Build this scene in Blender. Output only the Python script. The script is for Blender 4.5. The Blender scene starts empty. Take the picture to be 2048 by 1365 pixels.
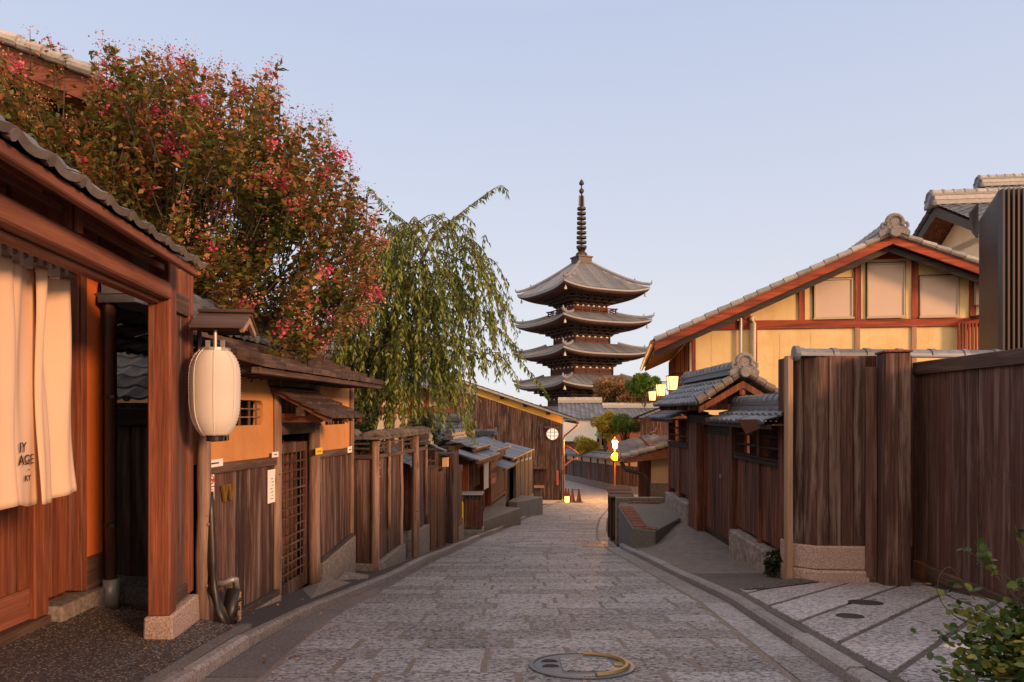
import bpy, bmesh, math, random
import numpy as np
from mathutils import Vector, Matrix

# ------------------------------------------------------------------ camera, sky, sun
SC = bpy.context.scene
COL = SC.collection
FPX, CX, HY = 1370.0, 1024.0, 825.0          # focal length in photo pixels, principal column, horizon row
cam = bpy.data.cameras.new('camera'); camo = bpy.data.objects.new('camera', cam); COL.objects.link(camo)
cam.sensor_width = 36.0; cam.lens = FPX / 2048 * 36.0
cam.shift_y = (HY - 682.5) / 2048
cam.clip_start = 0.05; cam.clip_end = 6000
camo.location = (0, 0, 0); camo.rotation_euler = (math.radians(90), 0, 0)
SC.camera = camo

SUN_EL, SUN_AZ = math.radians(14), math.radians(131)
SKY_STRENGTH = 0.15
world = bpy.data.worlds.new('World'); SC.world = world; world.use_nodes = True
wn = world.node_tree
for n in list(wn.nodes): wn.nodes.remove(n)
w_out = wn.nodes.new('ShaderNodeOutputWorld'); w_bg = wn.nodes.new('ShaderNodeBackground')
w_sky = wn.nodes.new('ShaderNodeTexSky'); w_sky.sky_type = 'NISHITA'; w_sky.sun_disc = False
w_sky.sun_elevation = SUN_EL; w_sky.sun_rotation = SUN_AZ
w_sky.altitude = 60; w_sky.air_density = 1.0; w_sky.dust_density = 0.6; w_sky.ozone_density = 1.6
w_bg.inputs['Strength'].default_value = SKY_STRENGTH
# dawn sky away from the sun: pale blue overhead, lilac grey toward the horizon, over the physical sky
w_tc = wn.nodes.new('ShaderNodeTexCoord'); w_sx = wn.nodes.new('ShaderNodeSeparateXYZ'); w_rp = wn.nodes.new('ShaderNodeValToRGB'); w_mx = wn.nodes.new('ShaderNodeMixRGB')
wn.links.new(w_tc.outputs['Generated'], w_sx.inputs[0]); wn.links.new(w_sx.outputs[2], w_rp.inputs[0])
for k, (p_, c_) in enumerate(((0.0, (.52, .51, .535)), (.13, (.485, .487, .53)), (.30, (.42, .445, .53)), (.50, (.35, .392, .515)), (.8, (.50, .50, .58)), (1.0, (.54, .52, .58)))):
    e_ = w_rp.color_ramp.elements
    if k >= len(e_): e_.new(p_)
    e_[k].position = p_
    e_[k].color = c_ + (1,)
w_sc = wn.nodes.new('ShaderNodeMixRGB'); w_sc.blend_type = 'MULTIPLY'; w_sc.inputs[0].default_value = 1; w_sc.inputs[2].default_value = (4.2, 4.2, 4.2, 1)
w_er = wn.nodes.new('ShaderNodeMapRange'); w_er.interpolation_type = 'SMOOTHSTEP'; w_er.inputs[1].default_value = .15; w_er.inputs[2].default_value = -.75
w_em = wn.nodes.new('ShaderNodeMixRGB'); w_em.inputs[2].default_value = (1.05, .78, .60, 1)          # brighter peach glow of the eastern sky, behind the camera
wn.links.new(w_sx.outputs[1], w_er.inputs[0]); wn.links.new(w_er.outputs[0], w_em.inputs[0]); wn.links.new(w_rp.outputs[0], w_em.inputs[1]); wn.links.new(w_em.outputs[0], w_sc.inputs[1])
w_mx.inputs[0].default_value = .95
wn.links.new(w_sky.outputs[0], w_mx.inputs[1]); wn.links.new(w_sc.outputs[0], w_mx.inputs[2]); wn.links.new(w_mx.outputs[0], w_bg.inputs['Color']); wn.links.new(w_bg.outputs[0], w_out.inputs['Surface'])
sd = bpy.data.lights.new('sun', 'SUN'); sun = bpy.data.objects.new('sun', sd); COL.objects.link(sun)
sd.energy = 1.7; sd.angle = math.radians(9.0); sd.color = (1.0, 0.53, 0.27)
_s = Vector((math.sin(SUN_AZ) * math.cos(SUN_EL), math.cos(SUN_AZ) * math.cos(SUN_EL), math.sin(SUN_EL)))
sun.rotation_euler = (-_s).to_track_quat('-Z', 'Y').to_euler(); sun.location = _s * 40
SC.view_settings.view_transform = 'Standard'; SC.view_settings.look = 'None'
SC.view_settings.exposure = 1.29; SC.view_settings.gamma = 1.0
SC.cycles.max_bounces = 8; SC.cycles.diffuse_bounces = 4; SC.cycles.glossy_bounces = 3
SC.cycles.transmission_bounces = 3; SC.cycles.transparent_max_bounces = 6
try:
    SC.cycles.use_denoising = True
    SC.cycles.sample_clamp_indirect = 4.0
except Exception: pass

# ------------------------------------------------------------------ photo pixels to the place
R = random.Random(7)
HT = [(-60, .8), (-6, .9), (0, 1.0), (8, 1.984), (20, 3.42), (26, 4.05), (32, 4.6), (40, 5.1), (50, 5.48), (60, 5.78), (80, 6.3), (120, 7.0), (300, 9.0), (4000, 40)]
def H(Y):                                     # depth of the road below the eye
    for (a, ha), (b, hb) in zip(HT, HT[1:]):
        if Y <= b: return ha + (hb - ha) * (Y - a) / (b - a)
    return HT[-1][1]
def P(u, v, Y): return Vector(((u - CX) / FPX * Y, Y, (HY - v) / FPX * Y))
def G(u, v, lift=0.0):                        # where a pixel's ray meets the road surface raised by lift
    lo, hi = 1.0, 200.0
    k = (v - HY) / FPX
    for _ in range(50):
        m = (lo + hi) / 2
        if k * m < H(m) - lift: lo = m
        else: hi = m
    return P(u, v, lo)

class Fr:                                     # upright frame: x along a wall, -y its front, z up
    def __init__(s, x, y, z, dx, dy):
        l = math.hypot(dx, dy); s.A = Vector((x, y, z)); s.nx = Vector((dx / l, dy / l, 0)); s.ny = Vector((-dy / l, dx / l, 0))
        s.rz = math.atan2(dy, dx)
    def hit(s, u, v, yl=0.0):                 # local (x, z) of a pixel on the plane y = yl
        d = Vector(((u - CX) / FPX, 1, (HY - v) / FPX))
        t = (yl + s.A.dot(s.ny)) / d.dot(s.ny)
        w = d * t
        return (w - s.A).dot(s.nx), w.z - s.A.z
    def loc(s, p):                            # world point to local
        q = Vector(p) - s.A
        return Vector((q.dot(s.nx), q.dot(s.ny), q.z))
    def w(s, x, y, z): return s.A + s.nx * x + s.ny * y + Vector((0, 0, z))

# ------------------------------------------------------------------ mesh helpers
class MB:
    def __init__(s): s.v = []; s.f = []
    def add(s, vs, fs):
        o = len(s.v); s.v += [tuple(p) for p in vs]; s.f += [tuple(i + o for i in f) for f in fs]; return s
    def hexa(s, b, t):                        # bottom quad, top quad, both counter-clockwise from above
        return s.add(list(b) + list(t), [(3, 2, 1, 0), (4, 5, 6, 7), (0, 1, 5, 4), (1, 2, 6, 5), (2, 3, 7, 6), (3, 0, 4, 7)])
    def box(s, x0, x1, y0, y1, z0, z1):
        x0, x1 = min(x0, x1), max(x0, x1); y0, y1 = min(y0, y1), max(y0, y1); z0, z1 = min(z0, z1), max(z0, z1)
        return s.hexa([(x0, y0, z0), (x1, y0, z0), (x1, y1, z0), (x0, y1, z0)], [(x0, y0, z1), (x1, y0, z1), (x1, y1, z1), (x0, y1, z1)])
    def prism(s, poly, a0, a1, ax='y'):       # polygon extruded along an axis
        n = len(poly)
        f = {'y': lambda p, a: (p[0], a, p[1]), 'x': lambda p, a: (a, p[0], p[1]), 'z': lambda p, a: (p[0], p[1], a)}[ax]
        vs = [f(p, a0) for p in poly] + [f(p, a1) for p in poly]
        fs = [tuple(range(n)), tuple(range(2 * n - 1, n - 1, -1))] + [(i, i + n, (i + 1) % n + n, (i + 1) % n) for i in range(n)]
        return s.add(vs, fs)
    def chain(s, pts, rad, n=8, cap=True):
        pts = [Vector(p) for p in pts]; k = len(pts)
        if not hasattr(rad, '__len__'): rad = [rad] * k
        vs = []; up = Vector((0.13, 0.21, 1)).normalized()
        for i, p in enumerate(pts):
            d = (pts[min(i + 1, k - 1)] - pts[max(i - 1, 0)])
            if d.length < 1e-9: d = Vector((0, 0, 1))
            d.normalize()
            a = d.cross(up)
            if a.length < .05: a = d.cross(Vector((1, 0, 0)))
            a.normalize(); b = d.cross(a)
            for j in range(n):
                th = 2 * math.pi * j / n
                vs.append(p + (a * math.cos(th) + b * math.sin(th)) * rad[i])
        fs = [(i * n + j, i * n + (j + 1) % n, (i + 1) * n + (j + 1) % n, (i + 1) * n + j) for i in range(k - 1) for j in range(n)]
        if cap: fs += [tuple(range(n - 1, -1, -1)), tuple(range((k - 1) * n, k * n))]
        return s.add(vs, fs)
    def tube(s, p0, p1, r0, r1=None, n=8): return s.chain([p0, p1], [r0, r0 if r1 is None else r1], n)
    def lathe(s, prof, c=(0, 0, 0), n=16, ax='z', cap=True):
        vs = []; cx, cy, cz = c
        for r, h in prof:
            for j in range(n):
                a = 2 * math.pi * j / n; p, q = r * math.cos(a), r * math.sin(a)
                vs.append({'z': (cx + p, cy + q, cz + h), 'y': (cx + p, cy + h, cz + q), 'x': (cx + h, cy + p, cz + q)}[ax])
        k = len(prof)
        fs = [(i * n + j, i * n + (j + 1) % n, (i + 1) * n + (j + 1) % n, (i + 1) * n + j) for i in range(k - 1) for j in range(n)]
        if cap: fs += [tuple(range(n - 1, -1, -1)), tuple(range((k - 1) * n, k * n))]
        return s.add(vs, fs)
    def torus(s, c, Rr, r, a0=0, a1=360, n=20, m=6, ax='y', sz=1.0):
        cx, cy, cz = c; full = abs(a1 - a0) >= 360; pts = []
        for i in range(n + 1):
            a = math.radians(a0 + (a1 - a0) * i / n); p, q = Rr * math.cos(a), Rr * math.sin(a) * sz
            pts.append({'y': (cx + p, cy, cz + q), 'z': (cx + p, cy + q, cz), 'x': (cx, cy + p, cz + q)}[ax])
        return s.chain(pts, r, m, cap=not full)
    def pieces(s):                            # groups of loose islands that stand apart from one another
        par = list(range(len(s.v)))
        def find(a):
            while par[a] != a: par[a] = par[par[a]]; a = par[a]
            return a
        for f in s.f:
            r = find(f[0])
            for i in f[1:]: par[find(i)] = r
        lab = np.array([find(i) for i in range(len(s.v))]); _, isl = np.unique(lab, return_inverse=True); k = isl.max() + 1
        if k < 2 or k > 900: return None
        v = np.array(s.v, float); lo = np.full((k, 3), np.inf); hi = np.full((k, 3), -np.inf); np.minimum.at(lo, isl, v); np.maximum.at(hi, isl, v)
        size = (hi - lo).max(1); gap = np.maximum(0, np.maximum(lo[:, None] - hi[None], lo[None] - hi[:, None]))
        near = np.sqrt((gap ** 2).sum(2)) <= np.maximum(.02, .5 * np.maximum(size[:, None], size[None]))
        pc = -np.ones(k, int); n = 0
        for i in range(k):
            if pc[i] >= 0: continue
            st = [i]; pc[i] = n
            while st:
                for b in np.nonzero(near[st.pop()] & (pc < 0))[0]: pc[b] = n; st.append(b)
            n += 1
        return (n, pc[isl]) if 1 < n <= 60 else None
    def build(s, name, mat, parent=None, smooth=False, bevel=0, kind=None):
        got = s.pieces() if parent is not None and s.v else None
        if got:
            n, pv = got; outs = []; nm = name[:-1] if name.endswith('s') and not name.endswith(('ss', 'as')) else name
            for i in range(n):
                q = MB(); idx = np.nonzero(pv == i)[0]; mp = {int(a): j for j, a in enumerate(idx)}
                q.v = [s.v[a] for a in idx]; q.f = [tuple(mp[a] for a in f) for f in s.f if pv[f[0]] == i]
                outs.append(q.build(nm, mat, parent, smooth, bevel, kind))
            return outs[0]
        me = bpy.data.meshes.new(name); me.from_pydata(s.v, [], s.f); me.validate()
        if smooth: me.polygons.foreach_set('use_smooth', [True] * len(me.polygons))
        return link(name, me, mat, parent, bevel, kind, s.v and not smooth)
def link(name, me, mat, parent=None, bevel=0, kind=None, fixn=True):
    if fixn:
        bm = bmesh.new(); bm.from_mesh(me); bmesh.ops.recalc_face_normals(bm, faces=bm.faces); bm.to_mesh(me); bm.free()
    me.materials.append(mat)
    o = bpy.data.objects.new(name, me); COL.objects.link(o)
    if parent: o.parent = parent
    if bevel:
        b = o.modifiers.new('bevel', 'BEVEL'); b.width = bevel; b.segments = 1; b.limit_method = 'ANGLE'; b.angle_limit = math.radians(50)
    if kind: o['kind'] = kind
    return o
def tag(o, label=None, cat=None, group=None, kind=None):
    if label: o['label'] = label
    if cat: o['category'] = cat
    if group: o['group'] = group
    if kind: o['kind'] = kind
    return o
def thing(name, label, cat, fr, group=None):
    o = bpy.data.objects.new(name, None); COL.objects.link(o); o.empty_display_size = .2
    if isinstance(fr, Fr): o.location = fr.A; o.rotation_euler = (0, 0, fr.rz)
    else: o.location = fr
    return tag(o, label, cat, group)
def copy_tree(o, parent=None):
    c = o.copy(); COL.objects.link(c); c.parent = parent
    for ch in list(o.children): copy_tree(ch, c)
    return c
def text_mesh(body, size, ext=.001):
    cu = bpy.data.curves.new('lettering', 'FONT'); cu.body = body; cu.size = size; cu.extrude = ext; cu.align_x = 'CENTER'
    ob = bpy.data.objects.new('lettering', cu); COL.objects.link(ob)
    dg = bpy.context.evaluated_depsgraph_get()
    me = bpy.data.meshes.new_from_object(ob.evaluated_get(dg))
    bpy.data.objects.remove(ob); bpy.data.curves.remove(cu)
    return me
def lettering(body, size, mat, parent, x, y, z, name='lettering'):    # stands in the frame's xz plane, reads from -y
    me = text_mesh(body, size)
    me.transform(Matrix.Translation((x, y, z)) @ Matrix.Rotation(math.radians(90), 4, 'X'))
    me.materials.clear()
    return link(name, me, mat, parent, fixn=False)

# ------------------------------------------------------------------ materials
def lerp(a, b, t): return a + (b - a) * t
class NT:
    def __init__(s, name):
        s.m = bpy.data.materials.new(name); s.m.use_nodes = True; s.t = s.m.node_tree
        s.b = s.t.nodes['Principled BSDF']; s.out = s.t.nodes['Material Output']
    def n(s, typ, **kw):
        x = s.t.nodes.new('ShaderNode' + typ)
        for k, v in kw.items(): setattr(x, k, v)
        return x
    def l(s, a, b): s.t.links.new(a, b)
    def val(s, sock, v):
        if hasattr(v, 'is_linked') or hasattr(v, 'links'): s.l(v, sock)
        else: sock.default_value = v
    def math(s, op, a, b=0.0):
        x = s.n('Math', operation=op); s.val(x.inputs[0], a); s.val(x.inputs[1], b); return x.outputs[0]
    def island(s): return s.n('NewGeometry').outputs['Random Per Island']
    def coord(s, scale=(1, 1, 1), jitter=True, which='Object'):
        c = s.n('TexCoord').outputs[which]
        if jitter:
            ad = s.n('VectorMath', operation='ADD'); s.l(c, ad.inputs[0])
            r = s.math('MULTIPLY', s.island(), 37.0); cb = s.n('CombineXYZ')
            for i in range(3): s.l(r, cb.inputs[i])
            s.l(cb.outputs[0], ad.inputs[1]); c = ad.outputs[0]
        mp = s.n('Mapping'); s.l(c, mp.inputs['Vector']); mp.inputs['Scale'].default_value = scale
        return mp.outputs[0]
    def noise(s, vec, scale=1.0, detail=6, rough=.6, dist=0.0):
        x = s.n('TexNoise'); s.l(vec, x.inputs['Vector'])
        x.inputs['Scale'].default_value = scale; x.inputs['Detail'].default_value = detail
        x.inputs['Roughness'].default_value = rough; x.inputs['Distortion'].default_value = dist
        return x.outputs['Fac']
    def voro(s, vec, scale=1.0):
        x = s.n('TexVoronoi'); s.l(vec, x.inputs['Vector']); x.inputs['Scale'].default_value = scale
        return x.outputs['Distance']
    def ramp(s, fac, stops):
        x = s.n('ValToRGB'); s.l(fac, x.inputs[0]); e = x.color_ramp.elements
        while len(e) < len(stops): e.new(.5)
        for k, (p, c) in enumerate(stops): e[k].position = p; e[k].color = tuple(c) + (1,) if len(c) == 3 else c
        return x.outputs[0]
    def mix(s, f, a, b, mode='MIX'):
        x = s.n('MixRGB', blend_type=mode); s.val(x.inputs[0], f)
        for i, c in ((1, a), (2, b)):
            if isinstance(c, tuple): x.inputs[i].default_value = c + (1,) if len(c) == 3 else c
            else: s.l(c, x.inputs[i])
        return x.outputs[0]
    def rng(s, v, a, b):
        x = s.n('MapRange'); s.l(v, x.inputs[0]); x.inputs[3].default_value = a; x.inputs[4].default_value = b; return x.outputs[0]
    def bright(s, col, lo, hi, src=None):     # multiply a colour by a per-piece brightness
        g = s.rng(src if src is not None else s.island(), lo, hi); cb = s.n('CombineXYZ')
        for i in range(3): s.l(g, cb.inputs[i])
        return s.mix(1.0, col, cb.outputs[0], 'MULTIPLY')
    def bump(s, h, strength=.4, dist=.01):
        x = s.n('Bump'); x.inputs['Strength'].default_value = strength; x.inputs['Distance'].default_value = dist
        s.l(h, x.inputs['Height']); s.l(x.outputs[0], s.b.inputs['Normal'])
    def done(s, col, rough=.8, spec=.3):
        s.val(s.b.inputs['Base Color'], col if not isinstance(col, tuple) else col + (1,)) if not isinstance(col, tuple) else setattr(s.b.inputs['Base Color'], 'default_value', col + (1,))
        s.val(s.b.inputs['Roughness'], rough); s.b.inputs['Specular IOR Level'].default_value = spec
        return s.m
def wood(name, dark, mid, light, axis='z', fine=22, var=(.7, 1.25), worn=None, wornat=.6, rough=.75, plain_board_knots=True):
    t = NT(name); sc = {'z': (fine, fine, .9), 'x': (.9, fine, fine), 'y': (fine, .9, fine)}[axis]
    v = t.coord(sc); g = t.math('ADD', t.math('MULTIPLY', t.noise(v, 1.0, 9, .68, .35), .74), t.math('MULTIPLY', t.noise(v, 4.3, 4, .6), .26))
    c = t.ramp(g, [(.3, dark), (.5, mid), (.72, light)])
    c = t.bright(c, *var); c = t.bright(c, .62, 1.3, t.noise(t.coord({'z': (3, 3, 1.1), 'x': (1.1, 3, 3), 'y': (3, 1.1, 3)}[axis]), 1.0, 5, .65))
    if plain_board_knots:
        kd = t.voro(t.coord({'z': (3.6, 3.6, 1.25), 'x': (1.25, 3.6, 3.6), 'y': (3.6, 1.25, 3.6)}[axis]), 1.0); kf = t.ramp(kd, [(.05, (1, 1, 1)), (.10, (0, 0, 0))]); c = t.mix(t.math('MULTIPLY', kf, .75), c, dark)
    if worn:
        sc2 = {'z': (11, 11, .7), 'x': (.7, 11, 11), 'y': (11, .7, 11)}[axis]
        w = t.noise(t.coord(sc2), 1.0, 7, .7, .5)
        f = t.ramp(w, [(wornat - .12, (0, 0, 0)), (wornat + .12, (1, 1, 1))])
        c = t.mix(f, c, t.mix(g, worn, tuple(x * .55 for x in worn)))
    t.bump(g, .55, .012)
    return t.done(c, t.rng(g, rough - .15, min(1, rough + .15)), .35)
def plaster(name, col, dirt, amt=.5, scale=1.6, rough=.9):
    t = NT(name); a = t.noise(t.coord((1, 1, 1.2), False), scale, 8, .65, .4); b = t.noise(t.coord((1, 1, 1), False), 60, 4, .6)
    f = t.ramp(a, [(.42, (0, 0, 0)), (.8, (amt,) * 3)])
    st = t.noise(t.coord((5, 5, .45), False), 1.0, 6, .7, .3); c = t.mix(f, col, dirt); c = t.mix(t.ramp(st, [(.52, (0, 0, 0)), (.75, (.55, .55, .55))]), c, dirt); c = t.bright(c, .9, 1.08, b)
    t.bump(b, .25, .004); return t.done(c, rough, .2)
def stone(name, cols, scale=55, pit=.5, rough=.85, var=(.8, 1.2), bumpd=.012, st=(1, 1, 1)):
    t = NT(name); v = t.coord(st); g = t.noise(v, scale, 5, .7); big = t.noise(v, 2.2, 5, .6)
    c = t.ramp(g, [(.33, cols[0]), (.5, cols[1]), (.68, cols[2])])
    c = t.bright(c, *var); c = t.bright(c, .75, 1.25, big)
    t.bump(g, pit, bumpd); return t.done(c, rough, .3)
def plain(name, col, rough=.6, metal=0, spec=.4, nz=.15, scale=14):
    t = NT(name); g = t.noise(t.coord((1, 1, 1)), scale, 6, .65)
    c = t.bright(t.mix(0.0, col, col), 1 - nz, 1 + nz, g); t.bump(g, .12, .004)
    t.b.inputs['Metallic'].default_value = metal
    return t.done(c, t.rng(g, max(.05, rough - .12), min(1, rough + .12)), spec)
def glow(name, col, strength, base=(.8, .7, .5)):
    t = NT(name); t.b.inputs['Emission Color'].default_value = col + (1,); t.b.inputs['Emission Strength'].default_value = strength
    g = t.noise(t.coord((1, 1, 1), False), 9, 3, .5)
    t.done(t.mix(g, base, tuple(x * .9 for x in base)), .7); return t.m
def leaf(name, stops, patch=None, trans=.25, rough=.5):
    t = NT(name); i = t.island()
    if patch:
        n = t.noise(t.coord((1, 1, 1), False), patch, 3, .6)
        i = t.math('ADD', t.math('MULTIPLY', i, .5), t.math('MULTIPLY', t.rng(n, -.55, 1.55), .5))
    c = t.ramp(i, stops); t.done(c, rough, .35)
    tr = t.n('BsdfTranslucent'); t.l(c, tr.inputs['Color']); mx = t.n('MixShader'); mx.inputs[0].default_value = trans
    t.l(t.b.outputs[0], mx.inputs[1]); t.l(tr.outputs[0], mx.inputs[2]); t.l(mx.outputs[0], t.out.inputs['Surface'])
    return t.m

W_RED = wood('red_brown_timber', (.035, .010, .006), (.155, .044, .02), (.33, .11, .05), 'z', 20, (.8, 1.2), (.30, .16, .11), .66)
W_REDX = wood('red_brown_beam', (.07, .022, .013), (.19, .066, .036), (.30, .12, .07), 'x', 20, (.85, 1.15), (.30, .17, .12), .68)
W_REDY = wood('red_brown_crossbeam', (.06, .02, .012), (.15, .055, .03), (.24, .10, .06), 'y', 20, (.85, 1.15))
W_DK = wood('dark_weathered_boards', (.009, .0045, .0035), (.050, .0225, .016), (.14, .07, .052), 'z', 34, (.5, 1.5), (.34, .24, .2), .605)
W_DKX = wood('dark_weathered_rail', (.018, .010, .008), (.062, .036, .027), (.15, .09, .068), 'x', 24, (.75, 1.3), (.25, .17, .14), .64)
W_DKY = wood('dark_weathered_crosspiece', (.018, .010, .008), (.062, .036, .027), (.15, .09, .068), 'y', 24, (.75, 1.3))
W_BLK = wood('charred_boards_glow_tint', (.007, .004, .003), (.048, .016, .009), (.25, .08, .038), 'z', 28, (.45, 1.75), (.36, .13, .065), .6)  # reddish streaks put the street lamp's glow into the grain colour
W_BLKX = wood('charred_rail', (.008, .005, .005), (.022, .014, .012), (.06, .036, .03), 'x', 24, (.8, 1.2))
W_GREY = wood('grey_brown_boards', (.03, .014, .011), (.088, .04, .03), (.155, .08, .062), 'z', 30, (.7, 1.3), (.30, .21, .175), .62)
W_LOG = wood('bare_log', (.05, .028, .02), (.19, .112, .08), (.38, .25, .19), 'z', 14, (.85, 1.15), (.50, .36, .28), .62)
W_PALE = wood('pale_board', (.22, .13, .08), (.34, .21, .13), (.46, .30, .2), 'z', 18, (.9, 1.1))
W_VERM = wood('reddish_beam_paint', (.12, .02, .01), (.30, .055, .022), (.42, .12, .06), 'x', 16, (.85, 1.15), (.10, .03, .02), .58)
W_VERMZ = wood('reddish_post_paint', (.10, .02, .01), (.28, .055, .022), (.40, .12, .06), 'z', 16, (.85, 1.15), (.09, .03, .02), .58)
W_SMOKE = wood('smoke_grey_board', (.022, .018, .017), (.05, .04, .038), (.10, .08, .075), 'x', 22, (.85, 1.15))
W_BAMBOO = wood('light_brown_slats', (.16, .07, .025), (.28, .13, .05), (.38, .2, .09), 'z', 20, (.8, 1.2))
PL_OR = plaster('ochre_plaster', (.58, .265, .09), (.38, .18, .08), .85)
PL_DEEP = plaster('deep_orange_plaster', (.62, .15, .035), (.5, .12, .035), .4)
PL_YEL = plaster('yellow_plaster', (.76, .60, .31), (.66, .40, .15), .8)
PL_YOL = plaster('golden_plaster', (.76, .46, .11), (.66, .38, .1), .5)
PL_CRM = plaster('cream_plaster', (.70, .58, .42), (.55, .45, .33), .6)
PL_WHT = plaster('white_plaster', (.80, .76, .70), (.7, .64, .56), .5)
ST_GR = stone('pinkish_granite', [(.15, .10, .08), (.35, .25, .205), (.52, .40, .335)], 70, .6)
ST_CON = stone('weathered_concrete', [(.11, .092, .08), (.185, .157, .137), (.26, .228, .2)], 26, .3, .9, (.9, 1.1))
ST_WALL = stone('grey_stone_block', [(.12, .10, .09), (.23, .19, .17), (.34, .29, .26)], 14, .5, .9, (.85, 1.15), .02)
ST_KERB = stone('granite_kerb', [(.13, .118, .118), (.25, .23, .23), (.36, .335, .335)], 60, .4, .8, (.8, 1.15))
def paving_material(name, a, b, c, joint=False):
    t = NT(name); v = t.coord((.72, 1, 1)); i = t.island()
    g = t.noise(v, 44, 2, .55, .8); big = t.noise(t.coord((1, 1, 1), False), 1.3, 4, .6); fine = t.noise(v, 130, 3, .6)
    col = t.ramp(g, [(.40, a), (.48, b), (.60, c)])
    col = t.mix(t.math('MULTIPLY', i, .5), col, t.mix(.6, col, (.17, .185, .22)))
    col = t.bright(col, .68, 1.26); col = t.bright(col, .8, 1.22, big); col = t.bright(col, .82, 1.2, fine)
    t.bump(t.math('ADD', g, t.math('MULTIPLY', fine, .25)), .9, .022)
    return t.done(col, t.rng(g, .8, .58), .4)
ST_PAVE = paving_material('chiselled_granite', (.08, .07, .07), (.27, .25, .25), (.40, .372, .37))
ST_SLAB = paving_material('rough_slab_stone', (.14, .12, .125), (.38, .34, .345), (.54, .49, .49))
MORTAR = stone('sandy_mortar', [(.115, .095, .08), (.185, .15, .128), (.26, .215, .185)], 40, .4, .95)
ASPH = stone('asphalt', [(.035, .032, .032), (.062, .055, .054), (.11, .097, .093)], 120, .5, .9)
GUT = stone('worn_edge_strip', [(.08, .07, .066), (.145, .127, .12), (.22, .195, .185)], 60, .4, .85)
GRAVEL = stone('set_gravel', [(.03, .024, .022), (.11, .085, .075), (.62, .52, .44)], 62, .9, .85, (1, 1), .02)
CONC_AP = stone('smooth_concrete', [(.13, .11, .10), (.17, .148, .135), (.21, .185, .17)], 9, .12, .9, (1, 1), .01)
EARTH = stone('earth', [(.07, .055, .04), (.13, .1, .075), (.2, .16, .12)], 12, .4, .95)
BRICK = stone('brown_brick', [(.12, .05, .035), (.2, .085, .06), (.28, .13, .1)], 24, .4, .85)
def gravel_material(name):
    t = NT(name); v = t.coord((1, 1, 1), False); x = t.n('TexVoronoi'); t.l(v, x.inputs['Vector']); x.inputs['Scale'].default_value = 95
    sp = t.n('SeparateColor'); t.l(x.outputs['Color'], sp.inputs[0]); big = t.noise(v, 2.5, 5, .6)
    c = t.ramp(sp.outputs[0], [(0, (.05, .038, .034)), (.45, (.12, .09, .08)), (.75, (.24, .19, .165)), (.93, (.62, .52, .44))])
    c = t.mix(t.rng(x.outputs['Distance'], -.1, 1.5), c, (.035, .028, .026)); c = t.bright(c, .55, 1.45, big); t.bump(x.outputs['Distance'], -.9, .02); return t.done(c, .8, .35)
GRAVEL = gravel_material('pebbled_apron')
def tile_mat(name, a, b, rough=.42):
    t = NT(name); g = t.noise(t.coord((1, 1, 1)), 11, 5, .65)
    c = t.ramp(g, [(.3, a), (.7, b)]); c = t.bright(c, .7, 1.35); t.bump(g, .15, .006)
    return t.done(c, t.rng(g, rough - .1, rough + .2), .5)
TILE = tile_mat('blue_grey_roof_tile', (.075, .085, .105), (.15, .165, .19))
TILE_BR = tile_mat('brownish_roof_tile', (.075, .062, .055), (.15, .12, .105), .55)
TILE_LT = tile_mat('pale_grey_tile', (.23, .225, .21), (.37, .36, .34), .6)
TILE_OLD = tile_mat('old_grey_tile', (.12, .125, .135), (.33, .335, .345), .6)
ORN = stone('moulded_grey_tile', [(.13, .12, .12), (.2, .185, .18), (.27, .25, .245)], 30, .3, .7, (1, 1))
METAL = plain('dark_brown_metal', (.045, .032, .028), .45, .3)
METALB = plain('dull_steel', (.34, .31, .29), .4, .35)
PIPE_BK = plain('black_pipe', (.022, .016, .015), .4, 0, .5, .4)
PIPE_BR = plain('brown_pipe', (.10, .045, .032), .45)
PIPE_CR = plain('cream_pipe', (.66, .56, .42), .5)
PIPE_WH = plain('white_pipe', (.76, .72, .68), .45)
COPPER = plain('brown_copper', (.20, .075, .04), .4, .4)
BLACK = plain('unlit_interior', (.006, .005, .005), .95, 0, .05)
BLKPAINT = plain('black_ink', (.02, .018, .02), .7)
PAPER = plain('white_card', (.78, .74, .68), .8, 0, .2, .05)
REDINK = plain('red_ink', (.6, .03, .03), .7)
YELLOW = plain('yellow_plastic', (.75, .5, .04), .5)
GOLD = plain('gold_metal', (.45, .27, .07), .35, .8)
SHUT = plain('beige_shutter', (.60, .47, .37), .6, 0, .3, .06, 5)
SHUTF = plain('beige_frame', (.48, .38, .27), .5, 0, .3, .06)
VERDI = plain('verdigris', (.17, .33, .26), .6, .3)
VERDID = plain('pale_bronze', (.35, .38, .33), .6, .2)
IRON = plain('rusty_iron', (.05, .04, .038), .6, .4, .4, .4)
IRONB = plain('blue_grey_iron', (.13, .14, .155), .42, .5, .4, .3)
BRASS = plain('worn_yellow_metal', (.30, .21, .09), .5, .6, .4, .3)
CONE = plain('dark_red_plastic', (.14, .035, .025), .5)
CANVAS = plain('off_white_cloth', (.72, .66, .58), .9, 0, .1, .05)
PAG_W = wood('pagoda_timber', (.02, .011, .009), (.05, .026, .02), (.10, .052, .04), 'z', 3, (.85, 1.15))
PAG_R = plain('pagoda_red_brown', (.10, .034, .024), .8)
LEAD = plain('aged_bronze', (.055, .045, .035), .5, .5)
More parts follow.
